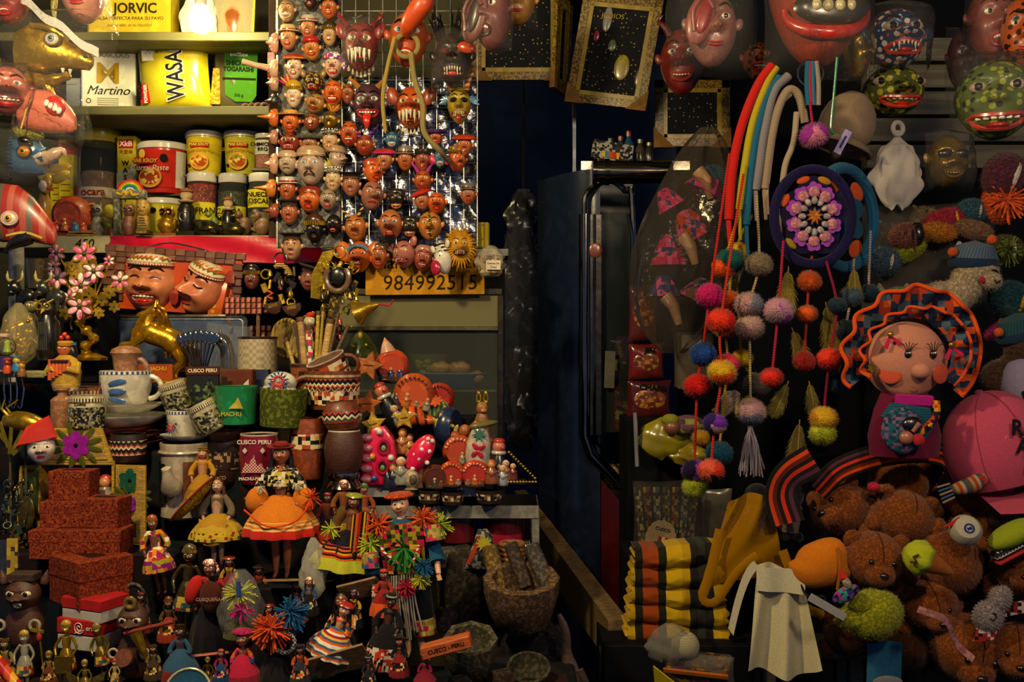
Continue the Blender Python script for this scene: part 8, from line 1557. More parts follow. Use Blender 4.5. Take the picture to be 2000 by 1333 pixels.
# ================================================================ pompom strings
def pommesh(s):
 rr=random.Random(s);g=G().ell(.86,.86,.7,nu=24,nv=16);h=fuzz(g,2200,.24,.03,s,0);g.add(h.v,h.f);return mesh('pompom',g,M('fuzz','ffffff'),180)
def string(label,cordc,x0,y0,poms,y,tass=None,px=None):
 t=T('pompom_string',label,'pompom string',x0,y0,y);pts=[(0,0,0)]+[(x-x0,0,y0-py)for x,py,*_ in poms];part('cord',G().tube(bez(pts,10*len(pts))if len(pts)>2 else pts,2.6,7),STR([cordc,tuple(v*.7 for v in srgb2(cordc))],2,5),t)
 for i,(x,py,r,cols)in enumerate(poms):share('pompom',once(('pom',i%3),lambda:pommesh(i%3)),POM(cols),t,(x-x0,-2,y0-py),(rnd(-20,20),rnd(-8,8),rnd(0,360)),(r,r,r*1.02))
 if tass:
  x,py,L,c=tass;g=G();rr=random.Random(int(x));[g.tube(bez([(x-x0+rr.uniform(-5,5),rr.uniform(-5,5),y0-py),(x-x0+14*a_,rr.uniform(-10,8),y0-py-L*.4),(x-x0+24*a_+rr.uniform(-4,4),rr.uniform(-8,8),y0-py-L*rr.uniform(.85,1.05))],6),1.3,4)for a_ in[i/17-1 for i in range(35)]];part('tassel',g,M('cloth',c),t)
R_,O_,Y_,B_,G_,PK,BE,GY,PU,LM='b81c14','c84a14','b8921c','1c3a7a','0f4a4a','c01c6a','8a7860','6a6a78','6a2a9a','8a9020'
string('red cord string with a magenta and a blue pompom, leftmost','b81c1c',1425,300,[(1386,578,27,['d01a70']),(1372,692,26,['1c3f86']),(1362,755,27,[R_,'a81414','2a0f14']),(1356,920,25,[PU,'17102a','b07a9a']),(1356,952,24,[LM,'a8a830','2a6a1c'])],YS-.05)
string('red cord string with scarlet and two-tone pompoms, second from the left','b82a1c',1452,340,[(1408,628,28,[R_,'c03018','7a2814']),(1410,728,28,[Y_,O_]),(1396,828,23,[PU,'2a1a5a','b08a98']),(1388,920,26,['c8341c','c0503c','17141c'])],YS-.1)
string('golden cord string with teal and orange pompoms','a8841c',1448,400,[(1412,524,22,[O_,'c8641c']),(1426,511,28,[G_,'0c4046']),(1424,590,24,[O_]),(1416,640,24,['a82c1c',Y_]),(1420,712,24,['c82c4a']),(1404,886,27,['12405a','0f3650'])],YS-.01)
string('beige cord string with mottled grey-pink pompoms and a tassel','a08c5c',1478,380,[(1482,517,26,[BE]),(1462,596,28,[GY,'a07a78','8a6a6c']),(1464,640,28,['a08078','8a7c64','a07a78']),(1466,804,29,['a07a80','a8985c','6a6a80'])],YS-.06,tass=(1466,832,96,'7e7480'))
string('crimson cord string with a pink-purple pompom and a scarlet one','a8183c',1530,470,[(1520,608,29,['a8788c','8a3aa0','a07a86']),(1507,738,22,['c42a20'])],YS-.08)
string('red ribbon string with three orange pompoms','a02818',1586,500,[(1580,550,23,['c0501c']),(1576,614,20,['c8541c']),(1570,706,22,['a02420'])],YS-.06)
string('dark red cord string ending in scarlet, orange and lime pompoms','8a1438',1614,510,[(1634,598,18,['22384a']),(1620,702,25,['c8341c','b82818']),(1608,818,27,['a8701c',Y_,O_]),(1606,848,26,[LM,'a8a42c'])],YS-.07)
string('white cord string with two grey-blue pompoms under the teal ring','9a9090',1668,505,[(1662,580,23,['3c4a5a']),(1650,650,27,['17202e']),(1636,748,22,['2a3e54'])],YS-.03);string('white cord string with a navy pompom at the right of the dreamcatchers','9a9090',1700,450,[(1696,574,20,['14283c'])],YS-.02)
string('string with a large pink-purple pompom above the dreamcatcher','a81c3c',1582,200,[(1589,266,28,['b8708a','8a2c8a','b8708a','1c1020'])],YS-.04);string('yellow cord string with orange-yellow and grey pompoms in the back','a8841c',1470,420,[(1440,494,22,[Y_,O_]),(1450,700,20,['a8921c','b8781c']),(1478,752,26,['5a5048']),(1368,856,18,['b8841c'])],YS+.04)
g=G();rr=random.Random(7);[g.tube(bez([(0,0,0),(-18+rr.uniform(-10,10),-10,-8+rr.uniform(-14,14)),(-46+rr.uniform(-14,8),-6+rr.uniform(-6,6),-30+rr.uniform(-26,14))],8),3,5)for i in range(26)]
one('yarn_bunch','loose bunch of thick beige yarn behind the pompoms','yarn',g,M('cloth','7e6e60'),1444,770,YS+.02)
# ================================================================ big clear bag of dolls
t=T('hanging_doll_bag','big clear plastic bag full of pink and foil-wrapped dolls','bag',1345,690,2.2)
def bg(u,v):a=2*math.pi*u;s=(math.sin(math.pi*min(.99,max(.01,v)))**.5)*(.9+.2*math.sin(3*v+1));return(-10+104*s*math.cos(a)+70*(v-.3)+4*math.sin(9*a+7*v),70*s*math.sin(a)+4*math.sin(7*a+13*v),440*v)
part('clear_bag',G().grid(bg,48,40,cu=True),FILM('a89c8c',.05,.18,.03,.8),t)
for i,(x,z,r,h,c)in enumerate(((-44,300,26,40,'b01c5a'),(-40,200,34,60,'a01c50'),(40,330,40,50,'b8287a'),(0,250,36,60,'a8301c'),(-50,130,30,40,'3a3a6a'),(20,120,34,50,'5a4a3a'))):part('doll_dress',G().lathe([(r*1.1,-h*.5),(r*.8,0),(r*.4,h*.5)],20,(x,-10,z),(0,30*(i%3-1),0),fr=lambda a,z:1+.08*math.sin(9*a)),PAT([c,'b8487a','2a2a5a',c],9),t)
for x,z,c in((-20,205,'b08a64'),(10,330,'a88058'),(-52,90,'a07a64')):part('doll_limb',G().tube([(x,-40,z+20),(x+16,-44,z),(x+26,-40,z-34)],[14,12,7],10),M('skin',c),t)
part('foil_wrap',crumple(90,190,60,71,amp=10,taper=.5),M('foil','8a8474'),t).location=(46,-20,170);part('teal_cloth',G().ell(30,18,36,(44,-20,330)),M('cloth','2a5a6a'),t)
for i,(px,py,w,h,c,s)in enumerate(((1256,612,56,110,'5a2018','RAMEN'),(1262,706,70,70,'6a1c16','JIN'),(1268,780,86,74,'4a1616','CHAPA'))):t=T('noodle_pack',('red ramen pack highest in the noodle stack','red ramen pack in the middle of the noodle stack','dark red ramen pack lowest in the noodle stack')[i],'noodle pack',px,py,2.34);part('pack',pillow(w,h,22,seed=80+i),M('plast',c),t);part('bowl_print',G().ell(w*.36,3,h*.28,(0,-10,0)),PAT(['7a4420','a8702c','5a2a16'],6,'plast',thr=1),t);text('lettering',s,16,M('paper','15110f'),t,(6,-13,h*.3),(0,(70,6,4)[i],0),bold=.6)
one('doll_box','tan cardboard box beside the hanging pompoms','box',G().box(70,40,110,(0,0,55)),M('paper','5e5444'),1355,760,2.36);part('white_label',G().box(38,1,26,(-8,-20.6,92)),M('paper','a8a490'),bpy.data.objects['doll_box'])
t=T('baby_carrier','yellow cloth bundle with a small swaddled doll in a white-edged packet','bundle',1300,895,2.2);part('yellow_cloth',crumple(130,80,50,91,amp=9,taper=.4),M('plast','8a7e14'),t);part('doll_face',G().ell(16,14,15,(8,-26,62)),M('skin','7a4a30'),t);part('bonnet',G().ell(18,14,12,(6,-22,76)),M('cloth','7a7a24'),t);part('packet_edge',G().tube([(-62,-20,90),(-58,-20,-14)],4,6),M('plast','7a7880'),t);part('trailing_cloth',crumple(90,40,30,92,amp=7),M('plast','98840f'),t).location=(46,-10,-10);part('flower_wrap',G().ell(34,16,20,(40,-18,66)),PAT(['6a4a5a','8a8a3a','4a3a44'],9),t)
rr=random.Random(12)
for i in range(7):t=T('hanging_bracelet','woven patterned bracelet strip, number %s from the left in the hanging packet'%('one','two','three','four','five','six','seven')[i],'bracelet',1250+17*i,1015,2.16,ry=-6+2*i);part('strip',G().box(13,4,126),PAT((['8a7c5a','1c1812','4a3c24'],['17151a','6a2018','8a7a3c'],['22242c','3a4a5a','8a8068'])[i%3],6,thr=.2),t);part('end_knot',G().ell(5,4,6,(0,-2,-64)),M('cloth','3a3024'),t)
one('bracelet_packet','clear crinkled packet over the woven bracelets','packet',pillow(150,150,26,seed=14),FILM('d8d4cc',.02),1310,1012,2.13);t=T('stamp_card','beige scalloped felt card with a small flag print','card',1290,1052,2.1,ry=14);part('card',G().prism([(x*1.0,z*1.2)for x,z in flower(30,16,.06,96)],5),M('cloth','8a7458'),t);[part('flag_print',G().box(6,1,20,(-2+7*j,-3.4,-6)),M('cloth',('8a2418','b8a890','8a2418')[j]),t)for j in range(3)];text('lettering','CUSCO',9,M('paper','1c1612'),t,(0,-3.5,18))
one('grey_pouch','grey plastic pouch hanging behind the pompoms','pouch',pillow(60,110,12,seed=15),M('plast','4a463e'),1400,1010,2.2)
# ================================================================ plush toys on the right
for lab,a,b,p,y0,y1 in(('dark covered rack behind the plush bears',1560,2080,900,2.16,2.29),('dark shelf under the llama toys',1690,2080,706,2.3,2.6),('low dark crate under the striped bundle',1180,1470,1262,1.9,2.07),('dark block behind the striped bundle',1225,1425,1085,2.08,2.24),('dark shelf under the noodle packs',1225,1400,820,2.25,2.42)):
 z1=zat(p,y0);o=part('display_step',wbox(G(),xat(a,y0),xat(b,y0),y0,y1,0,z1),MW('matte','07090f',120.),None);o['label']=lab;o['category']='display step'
def fur(g,nm,c,t,a=.035,kind='plush'):
 rr=random.Random(len(g.v));g.v=[tuple(q*(1+rr.uniform(-a,a)*.25)for q in v)for v in g.v];o=part(nm,g,M(kind,c),t,ang=180)
 if kind=='plush':part('fur',fuzz(g,3200,4.5,.55,len(g.v)),M('cloth',c),t,stuff=True)
 return o
BN='7a3e14'
def bear(label,px,py,y,r,ry=0,rz=0,rx=0,c=BN,back=0,body=True):
 t=T('plush_bear',label,'plush toy',px,py,y,rz,rx,ry);g=G();g.ell(r,r*.92,r*.88,nu=30,nv=20)
 for q in(-1,1):
  g.ell(r*.3,r*.16,r*.3,(q*r*.78,0,r*.62),nu=14,nv=10)
  if body:g.tube(bez([(q*r*.5,r*.6,-r*.5),(q*r*.95,r*.3,-r*.75),(q*r*.8,-r*.2,-r*1.0)],8),[r*.3,r*.32,r*.34,r*.34,r*.34,r*.32,r*.3,r*.26,r*.1],12)
 if not back:g.ell(r*.5,r*.42,r*.4,(0,-r*.74,-r*.2),nu=20,nv=14)
 if body:g.ell(r*.6,r*.7,r*.6,(0,r*1.05,-r*.35),nu=24,nv=16)
 b=fur(g,'body',c,t)
 if not back:
  part('nose',G().ell(r*.15,r*.1,r*.1,(0,-r*1.14,-r*.08)),M('gloss','17100e'),t)
  for q in(-1,1):part('eye',G().ell(r*.09,at=(q*r*.36,-r*.82,r*.22),nu=10,nv=7),M('gloss','0c0808'),t)
 part('seam',G().tube([(0,-r*.93*math.cos(a),r*.89*math.sin(a))for a in[math.radians(18+14*i)for i in range(9)]],r*.018,4),M('cloth','2c150a'),t);return t
for a,k in((('brown bear with its back turned, highest under the red belt',1755,945,1.98,56),dict(back=1,ry=10)),(('brown bear facing left beside the striped belt',1640,992,1.95,58),dict(ry=-30,rz=-50)),(('brown bear head in the middle of the pile, seen from behind',1765,1010,1.9,58),dict(back=1,ry=16)),(('large brown bear facing forward below the middle head',1705,1092,1.84,60),dict(ry=6,rx=12)),(('large brown bear lying to the right behind the ice-cream cone',1848,1098,1.88,70),dict(ry=34,rz=20,back=1)),(('brown bear head below the lying bear',1815,1180,1.86,54),dict(ry=-10,rx=20)),(('brown bear upside-looking at the bottom right',1890,1265,1.84,72),dict(rx=24,ry=8,body=False)),(('brown bear carrying the finger puppet',1900,965,1.98,66),dict(ry=20,back=1)),(('brown bear wearing the little white cap',1905,1040,1.94,52),dict(ry=14)),(('brown bear at the right edge of the picture',1995,1110,1.86,56),dict(rz=-20)),(('dark brown bear lowest in the middle',1770,1262,1.9,52),dict(back=1,c='3c1e10')),(('brown bear in the lower right corner',1985,1270,1.8,58),dict(rz=-20,rx=10)),(('brown bear with only its side showing under the lime plush',1660,1235,1.92,48),dict(back=1,c='4a2410'))):bear(*a,**k)
t=T('clown_nose','small red pompom nose toy beside the highest bear','toy',1706,952,1.88);share('pompom',once(('pom',0),None),M('fuzz','c01c3c'),t,sc=(11,)*3);part('tan_paw',G().ell(13,10,9,(16,4,-4)),M('plush','7a4420'),t)
t=T('orange_hood','orange felt hood toy at the left of the bears','toy',1605,1100,1.84,ry=12);fur(G().ell(52,34,50,nu=26,nv=18,fn=lambda p:(p[0]*(1+.25*(p[2]<0)),p[1],p[2]+8*math.sin(p[0]*.05))),'hood','b8660f',t,kind='cloth');part('fold',G().tube(bez([(14,-30,40),(24,-36,0),(30,-28,-40)],10),3,6),M('cloth','9a540c'),t);part('drawstring',G().tube(bez([(-40,-10,-40),(-20,-20,-66),(10,-24,-60),(20,-20,-90)],12),2.4,6),M('cloth','17141c'),t)
t=T('lime_plush','fluffy lime yellow plush toy at the bottom of the pile','plush toy',1705,1200,1.80);g=G().ell(58,40,48,nu=28,nv=20,rot=(0,-14,0));g.ell(30,24,22,(-48,-10,-6),nu=18,nv=12);g.ell(26,20,20,(-30,-16,24),nu=16,nv=12);fur(g,'body','8a8a12',t,.2)
t=T('llama_pin','tiny embroidered llama toy on a white band above the lime plush','toy',1640,1168,1.76,ry=-30);part('band',G().box(16,4,80,(-30,0,-4),(0,-30,0)),M('cloth','8a8688'),t);part('body',G().ell(30,10,15,(14,0,0)),PAT(['1c2a6a','8a2a7a','17141c','2a7a6a'],6),t);part('head',G().ell(8,7,14,(26,-4,20)),M('plush','a89478'),t);part('red_hat',G().lathe([(8,0),(.1,18)],10,(26,-4,32)),M('cloth','b01c1c'),t)
t=T('ice_cream_toy','felt ice-cream cone with lime scoop hung on the bears','toy',1806,1094,1.76,ry=-64);part('cone',G().lathe([(3,-62),(10,-50),(26,0),(20,8)],22),M('cloth','9a5414'),t);fur(G().lathe([(30,-2),(34,10),(26,30),(12,42),(.1,44)],22,fr=lambda a,z:1+.1*math.sin(6*a)),'scoop','98a018',t,kind='cloth');part('sprinkles',PAT and G().tube([(-16,-24,34),(-10,-30,26),(-4,-30,36),(4,-30,28)],2.4,5),M('cloth','4a2414'),t)
t=T('white_mini_bear','small white fluffy toy with a dark stitched mark','plush toy',1938,1188,1.76,ry=26);g=G().ell(28,22,30,(0,0,-18),nu=22,nv=14);g.ell(20,18,26,(6,0,22),nu=20,nv=14);fur(g,'body','84787a',t);part('mark',G().tube(arc(-4,-14,6,7,-120,120,8,-23),1.6,5),M('cloth','2a2024'),t)
t=T('finger_puppet','knitted finger puppet with striped tail on the bear at the right','toy',1890,945,1.84,ry=70);part('body',G().tube(bez([(0,0,36),(4,-4,0),(0,0,-40)],10),[9,13,15,16,16,16,15,14,12,9,4],12),STR(['7a6a4a','8a2c1c','8a7a54','2a3a5a','5a3420'],2,30),t);part('red_patch',G().box(16,4,12,(0,-14,24)),M('cloth','a81c1c'),t);[part('bead_fringe',G().tube([(-14+7*i,-8,-36),(-16+8*i,-10,-62)],2.2,5),M('cloth',('7a6e58','2a4a7a')[i%2]),t)for i in range(5)]
t=T('mini_cap','little white cap with a blue round badge','cap',1882,1030,1.80,ry=-20);part('crown',G().lathe([(30,0),(30,10),(22,24),(.1,30)],22,(0,0,-8),(60,0,0)),M('cloth','9a9484'),t);part('badge',G().tor(8,2,(0,-26,2),(-20,0,0)),M('cloth','1c2c6a'),t);part('red_peak',G().prism([(-40,0),(-6,-6),(-4,8)],4,(0,-8,16)),M('cloth','a82418'),t);text('lettering','Mi',9,M('cloth','1c2c6a'),t,(0,-28,2),bold=.4)
t=T('knit_hat','lime and red knitted hat cut by the right edge','hat',1985,1058,1.80,ry=-28);fur(G().ell(54,30,22,(0,0,16),nu=24,nv=14),'crown','7e8a18',t,kind='cloth');part('patterned_band',G().box(110,34,16,(0,0,-6),b=6),PAT(['1c1a24','b0a8a0','1c1a24'],7,'cloth','zig'),t);part('red_edge',G().box(112,36,6,(0,0,-18),b=2),M('cloth','a01c1c'),t)
for i,(px,py,pts)in enumerate(((1960,1240,[(-60,0),(-20,8),(0,40),(60,56)]),(1830,1230,[(-40,40),(10,20),(40,-30),(70,-60)]))):t=T('woven_ribbon',('red and black woven ribbon in the lower right corner','pale pink folded ribbon on the lower right bear')[i],'ribbon',px,py,1.76-.02*i);p=bez([(x,0,z)for x,z in pts],20);part('ribbon',G().grid(lambda u,v:(p[int(u*(len(p)-1))][0]+6*v,-10*math.sin(6*u),p[int(u*(len(p)-1))][2]+(26-14*i)*(v-.5)),20,3,t=2),PAT((['8a1c20','15110f','b0a090','7a1c24'],['8a5a5c','9a6a6a','7a4c50'])[i],7,thr=.3),t)
BELT=['15110f','c03c12','5a1810','15110f','b82a14','1c1216','4a2438','15110f']
def belt(label,px,py,y,pts,w,ax):
 t=T('woven_belt',label,'belt',px,py,y);p=bez([(x,0,z)for x,z in pts],24);n=len(p)-1
 def fn(u,v):
  i=min(n-1,int(u*n));d=(p[i+1]-p[i]).normalized();return tuple(p[int(u*n)]+Vector((-d.z,0,d.x))*(v-.5)*w+Vector((0,-6*math.sin(5*u+v*2),0)))
 for j in range(8):part('woven_stripe',G().grid(lambda u,v:fn(u,(j+v)/8),n,2,t=2),M('cloth',BELT[j]),t)
 return t
belt('black and orange striped woven belt bent beside the bears',1548,958,1.86,[(40,60),(-6,30),(-22,-10),(-8,-66)],64,0);belt('red and black woven belt arching over the highest bear',1745,920,1.90,[(-150,-40),(-100,6),(0,34),(100,30),(140,-20)],44,0)
t=T('rag_doll','big rag doll with blushing cheeks in an orange-edged woven bonnet','doll',1766,700,1.86)
g=G().ell(78,56,74,nu=44,nv=30,fn=lambda p:(p[0]*(1+.06*(p[2]<0)),p[1],p[2]-9*math.exp(-(p[0]/40)**2)*(p[2]<-50)));g.ell(18,16,15,(10,-54,-24),nu=20,nv=14);fur(g,'face','b07460',t,.0,'cloth')
for q,x in((-1,-42),(1,54)):part('cheek',G().ell(22,4,21,(x,-46+abs(x)*.14,-28),(0,0,x*.5),nu=20,nv=12),M('cloth','b84a34'),t)
for x in(-14,34):
 part('eye',G().ell(7,5,8,(x,-54,8)),M('gloss','0c0a0c'),t);part('eye_glint',G().ell(2,2,2,(x+2,-58,11),nu=8,nv=6),M('gloss','d8d0d0'),t)
 for j in range(5):part('eyelash',G().tube(bez([(x-4+2*j,-56,14),(x-10+5*j,-60,26),(x-16+8*j,-62,32-abs(j-2)*2)],6),.8,4),M('cloth','17100f'),t)
part('hair',G().ell(86,50,84,(2,16,6),nu=30,nv=20),M('gloss','0e0c12'),t)
part('mouth_stitch',G().tube(arc(4,-52,10,4,200,340,6,-51),1,4),M('cloth','8a4a3c'),t)
PB=PAT(['121c34','b0481c','17283c','3a4a5a','8a2c1c','121c34'],13,thr=.2)
def bon(R0x,R0z,R1x,R1z,w,dy):
 def fn(u,v):a=math.radians(-38+246*u);k=v;rx,rz=R0x+(R1x-R0x)*k,R0z+(R1z-R0z)*k;wv=1+.035*math.sin(a*w)*k;return(18*k*math.sin(math.pi*min(1,u*1.1))+rx*math.cos(a)*wv,dy-18*k+9*math.sin(a*w)*k,6+rz*math.sin(a)*wv)
 return fn
for nm,f_b in(('bonnet',bon(84,78,128,132,13,-6)),('inner_ruffle',bon(80,72,100,92,15,-28))):
 part(nm,G().grid(f_b,90,8,t=3),PB,t);part('orange_piping',G().tube([f_b(i/90,1)for i in range(91)],4.2 if nm=='bonnet' else 3,7),M('cloth','c4450f'),t)
for x,z in((-48,46),(68,26)):
 part('pink_bow',G().prism([(0,0),(24,-16),(20,-22),(2,-8),(-4,-28),(-12,-26)],3,(x,-52,z)),M('cloth','b81c4c'),t);part('gold_bead',G().ell(6,4,6,(x,-56,z)),M('gold','a8801c'),t)
for x,z in((-78,-18),(84,-38)):part('earring',G().prism(flower(9,6,.4),3,(x,-40,z)),M('gold','a8801c'),t)
part('body',G().lathe([(66,-190),(70,-150),(58,-100),(44,-66)],30,sy=.7),M('cloth','5e0f30'),t);part('magenta_collar',G().box(74,8,22,(2,-44,-80),(0,3,0),3),M('cloth','9a1470'),t);part('teal_shawl',G().prism([(-56,-110),(10,-176),(44,-128),(36,-94),(-36,-84)],10,(-6,-46,0),None,4),STR(['134a5e','0f3c50'],2,5),t)
part('carry_band',G().tube(bez([(40,-54,-80),(36,-58,-112),(4,-62,-142)],12),7,8),PAT(['a8301c','1c1622','b8801c'],7),t);part('baby_wrap',G().ell(40,20,46,(-26,-56,-136)),PAT(['14303c','1c4a5c','6a4a6a'],6),t);part('baby_face',G().ell(14,10,13,(-26,-76,-148)),M('skin','8a5240'),t);part('baby_hair',G().ell(20,10,16,(-14,-74,-124)),M('gloss','0e0c12'),t);part('baby_arm',G().tube([(-16,-80,-136),(-4,-84,-120)],5,8),M('skin','8a5240'),t);part('baby_suit',G().ell(12,8,12,(-4,-78,-152)),M('cloth','9a1c24'),t)
t=T('baseball_cap','pink cotton baseball cap with black lettering at the right','cap',1948,880,1.90,ry=-16);part('crown',G().ell(104,84,118,nu=36,nv=24,fn=lambda p:(p[0],p[1],max(p[2],-62))),M('cloth','a8405a'),t);part('brim',G().grid(lambda u,v:(-70+190*u,-70*v-30,-66-26*v-16*math.sin(math.pi*u)),16,8,t=4),M('cloth','a03c54'),t);part('button',G().ell(9,9,6,(-4,0,118)),M('cloth','943650'),t)
[part('seam',G().tube([(104*math.cos(a)*s+2,-84*math.cos(a)*c-1,118*math.sin(a))for a in[math.radians(-20+11*i)for i in range(11)]],1.4,5),M('cloth','8a304a'),t)for s,c in((-.62,.78),(.2,.98))];[part('eyelet',G().tor(4,1.6,(x,y_,z)),M('cloth','c05a74'),t)for x,y_,z in((-74,-46,14),(-10,-78,34))]
for i,c in enumerate('RAP'):text('lettering',c,40,M('cloth','15101a'),t,(8+2*i,-88,50-36*i),(0,20,10),bold=1.6)
t=T('baseball_cap','pale lilac baseball cap behind the pink one','cap',2004,760,1.98,ry=-20);part('crown',G().ell(50,44,64,fn=lambda p:(p[0],p[1],max(p[2],-30))),M('cloth','948aa4'),t);text('lettering','1',30,M('cloth','15101a'),t,(-26,-40,-6),bold=1.2)
def llama(label,px,py,y,s,c,hatc=None,ry=0,rz=0):
 t=T('llama_toy',label,'plush toy',px,py,y,rz,0,ry);g=G();g.ell(46*s,34*s,40*s,(-20*s,6,-60*s),nu=24,nv=16);g.tube(bez([(-10*s,0,-50*s),(6*s,-4,-20*s),(4*s,-4,10*s)],8),[34*s,33*s,32*s,31*s,30*s,30*s,30*s,29*s,24*s],16);g.ell(40*s,32*s,34*s,(14*s,-10*s,14*s),nu=24,nv=16);g.ell(22*s,20*s,17*s,(34*s,-30*s,2*s),nu=18,nv=12);fur(g,'body',c,t,.12)
 for q in(-1,1):part('ear',G().ell(8*s,6*s,20*s,(q*28*s+4,0,40*s),(0,q*24,0)),M('plush',c),t);part('eye',G().tube(arc(16*s+q*17*s,16*s,7*s,5*s,20,160,6,-40*s),1.6*s,5),M('cloth','15110f'),t)
 part('snout_stitch',G().tube([(32*s,-50*s,2*s),(38*s,-51*s,-2*s),(44*s,-50*s,4*s)],1.4*s,5),M('cloth','15110f'),t);part('pink_cheek',G().ell(7*s,3*s,6*s,(16*s,-42*s,-4*s)),M('cloth','8a1c34'),t)
 if hatc:part('knit_hat',G().lathe([(42*s,0),(43*s,14*s),(34*s,36*s),(.1,46*s)],26,(6*s,-4*s,24*s),(6,-18,0),1,.85),STR([hatc,tuple(v*.8 for v in srgb2(hatc))],3,.14),t);part('hat_band',G().lathe([(43*s,-4*s),(46*s,4*s),(43*s,13*s)],26,(6*s,-4*s,24*s),(6,-18,0),1,.86),M('cloth','142840'),t);[part('orange_tassel',G().ell(9*s,at=(x*s,-20*s,z*s)),M('fuzz','c44a14'),t)for x,z in((-44,30),(16,76))]
 return t
llama('white llama toy in a grey-blue knitted hat with orange tassels',1884,540,2.06,1.05,'9a8870','44546a',20);llama('brown shaggy llama toy at the right edge',1985,680,2.0,1.0,'4a3426','1c3c44');llama('cream llama toy half hidden behind the rag doll bonnet',1740,600,2.12,.8,'8e8068');llama('small tan llama toy lying in the clear bag',1800,440,2.2,.6,'8a744e',None,-60)
for i,(px,py,w,h,c,a)in enumerate(((1770,492,40,16,'8a941c',-24),(1726,510,34,26,'3c5064',10),(1768,462,30,24,'7e4c40',0),(1850,428,46,20,'8a1c34',-10),(1900,412,30,22,'2a4a5c',10),(1835,452,34,18,'a0641c',8),(1900,448,40,16,'7a5a44',14),(1960,490,40,30,'3a3a1c',0),(1955,395,34,40,'b8481c',0),(1975,585,44,36,'1c4048',20),(1960,345,40,46,'4a2030',20),(1970,640,50,16,'8a1c5a',-20))):
 t=T('stuffed_toy',('lime knitted toy leg in the clear bag','pale blue knitted toy in the clear bag','brown-faced doll with black hair lying in the clear bag','red patterned doll dress in the clear bag','teal knitted toy at the top of the bag','orange felt toy in the clear bag','tan doll legs in the clear bag','dark green pompom toy beside the llama','orange and lime yarn tassel toy at the right','teal and brown knitted llama hat at the right','striped knitted mitten above the yarn tassel','magenta knitted band at the right edge')[i],'toy',px,py,2.13-.004*i,ry=a)
 fur(G().ell(w,h*.8,h,nu=22,nv=14),'body',c,t,.1);part('trim',G().tor(h*.7,h*.16,(w*.35,0,0),(0,0,80),18,8),M('cloth',('6a1c2c','b8a890','17141a','c08a1c','a8a098','a01c20')[i%6]),t)
 if i in(7,8):yarn(t,(0,-h*.6,0),h*1.0,('5a6a1c','c8501c')[i-7],60,'yarn',i)
 if i==2:part('black_hair',G().ell(14,20,24,(22,0,4)),M('gloss','120e10'),t);part('eye',G().ell(3,2,3,(-6,-18,4)),M('gloss','0c0808'),t)
one('toy_bag','clear plastic bag sagging over the stuffed toys on the shelf','bag',pillow(270,230,80,seed=21,amp=5),FILM('b8b0a4',.06,.15,.03,.9),1815,510,2.2)
# ================================================================ knit llama legs, bags, bundle, apron
for i,(px,py)in enumerate(((1474,1012),(1540,1010))):t=T('knit_bootie',('crocheted bootie with black bobbles, left of the pair','crocheted bootie with black bobbles, right of the pair')[i],'toy',px,py,1.92,ry=6);part('cuff',G().lathe([(22,-28),(24,20),(20,26)],20),PAT(['6a5e4a','544a3a'],4,'cloth','chk'),t);part('dark_top',G().ell(26,22,26,(0,0,42)),M('plush','14161f'),t);[part('bobble',G().ell(11,at=(-22+14*j,-8,-32-5*(j%2))),M('plush','15121a'),t)for j in range(4)]
t=T('yellow_bag','translucent mustard plastic carrier bag with looped handles','bag',1462,1090,1.9);YB=FILM('9a6a08',.6,.22,.05,.7);part('bag',G().grid(lambda u,v:((-80+170*u)*(.5+.5*v)-20*v,-24*math.sin(math.pi*u)-13*math.sin(11*u+5*v)*math.sin(3*v+1),110-150*v+20*math.sin(3*u)-30*(1-u)*v),30,24),YB,t);part('handle',G().tube(bez([(-60,-24,60),(-80,-30,-20),(-96,-34,-70),(-70,-34,-76),(-30,-34,-20),(10,-30,10)],24),[10]*8+[8]*10+[10]*8,8,flat=.3),YB,t);part('handle',G().tube(bez([(60,-24,20),(80,-30,-40),(96,-34,-84),(136,-34,-104)],16),9,8,flat=.3),YB,t)
t=T('striped_bundle','folded yellow, black and orange striped blankets stacked in a bundle','blanket',1322,1258,1.96);SB=STR(['a8880f','98780f','17160f','7e330c','7e330c','17160f','a8880f','a8880f','98780f','1c1c18','2a2a24','1c1c18','a8880f','98780f','3a3414'],0,230,'cloth',.5)
for i in range(5):part('folded_layer',G().grid(lambda u,v:((100-4*i)*(2*u-1)+4*math.sin(3*v*6+i),-18*math.cos(math.pi*(v-.5))-4*math.sin(7*u+i)-3*math.sin(19*u+2*i),-6+i*38+46*v+5*math.sin(5*u+i)),40,12,t=60),SB,t)
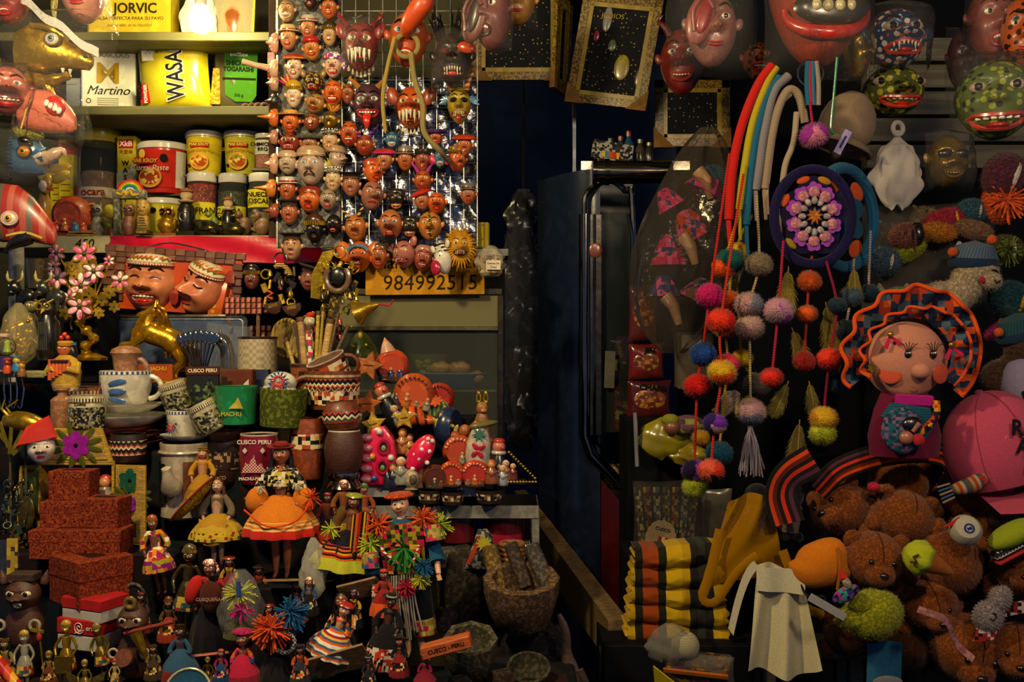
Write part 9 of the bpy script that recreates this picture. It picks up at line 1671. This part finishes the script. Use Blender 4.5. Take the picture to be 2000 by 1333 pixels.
t=T('white_apron','crumpled white cotton apron hanging over a stool','apron',1516,1200,1.86);part('cloth',G().grid(lambda u,v:((-66+132*u)*(.62+.45*v)+8*v,-20-14*math.sin(12*u+2*v)*(.3+v),100-200*v-16*v*math.sin(3*u)+6*math.sin(7*u)),44,30,t=2),M('cloth','b8ae8a'),t);part('waist_flap',G().grid(lambda u,v:(-46+92*u,-32-4*math.sin(8*u),100-46*v-8*u),14,6,t=2),M('cloth','b8b092'),t);part('tie',G().grid(lambda u,v:(-40-50*u-10*v,-30,96-20*u-110*u*u+14*v),14,3,t=2),M('cloth','b8b092'),t)
t=T('stool','wooden stool standing under the white apron','stool',1560,1262,1.98);part('seat',G().box(220,120,14,(10,0,0)),M('wood','4a4030'),t);[part('leg',G().box(26,22,900,(x,y_,-455)),M('wood','544a34'),t)for x in(-70,96)for y_ in(-40,40)]
t=T('wrapped_ball','ball of pale twine in a clear bag below the striped bundle','twine',1338,1262,1.74);part('ball',G().ell(28,27,28,nu=24,nv=16),STR(['8a8268','7a7258'],2,4),t);part('clear_bag',crumple(120,76,50,31,amp=8),FILM('b8b4a4',.15),t).location=(-30,-4,-30)
t=T('sweet_box','clear-topped box with orange edges at the bottom','box',1365,1310,1.74,rz=-20,rx=20);part('box_body',G().box(120,70,40),PAT(['4a3420','3a2438','6a4a1c','26242c'],12,'plast',thr=1),t);part('orange_edge',G().box(124,6,8,(0,-36,20)),M('paper','8a4a14'),t);part('yellow_corner',G().prism([(-60,20),(-20,-14),(-60,-20)],4,(-20,-40,10)),M('paper','a89414'),t);part('film',pillow(140,80,40,seed=32),FILM('b8b4a4',.1),t)
one('paper_scrap','grey paper sheet standing on the floor of the aisle','paper',G().box(44,3,60),M('paper','3a3e48'),1196,1290,1.98,ry=-8);one('blue_cloth','light blue cloth with a white cloud print at the bottom','cloth',G().grid(lambda u,v:(-34+68*u,-8*math.sin(6*u+v),-50+100*v),14,10,t=2),M('cloth','24607e','1c506c'),1726,1305,1.84);part('cloud_print',G().ell(30,3,14,(4,-10,-26)),M('cloth','6a6a74'),bpy.data.objects['blue_cloth'])
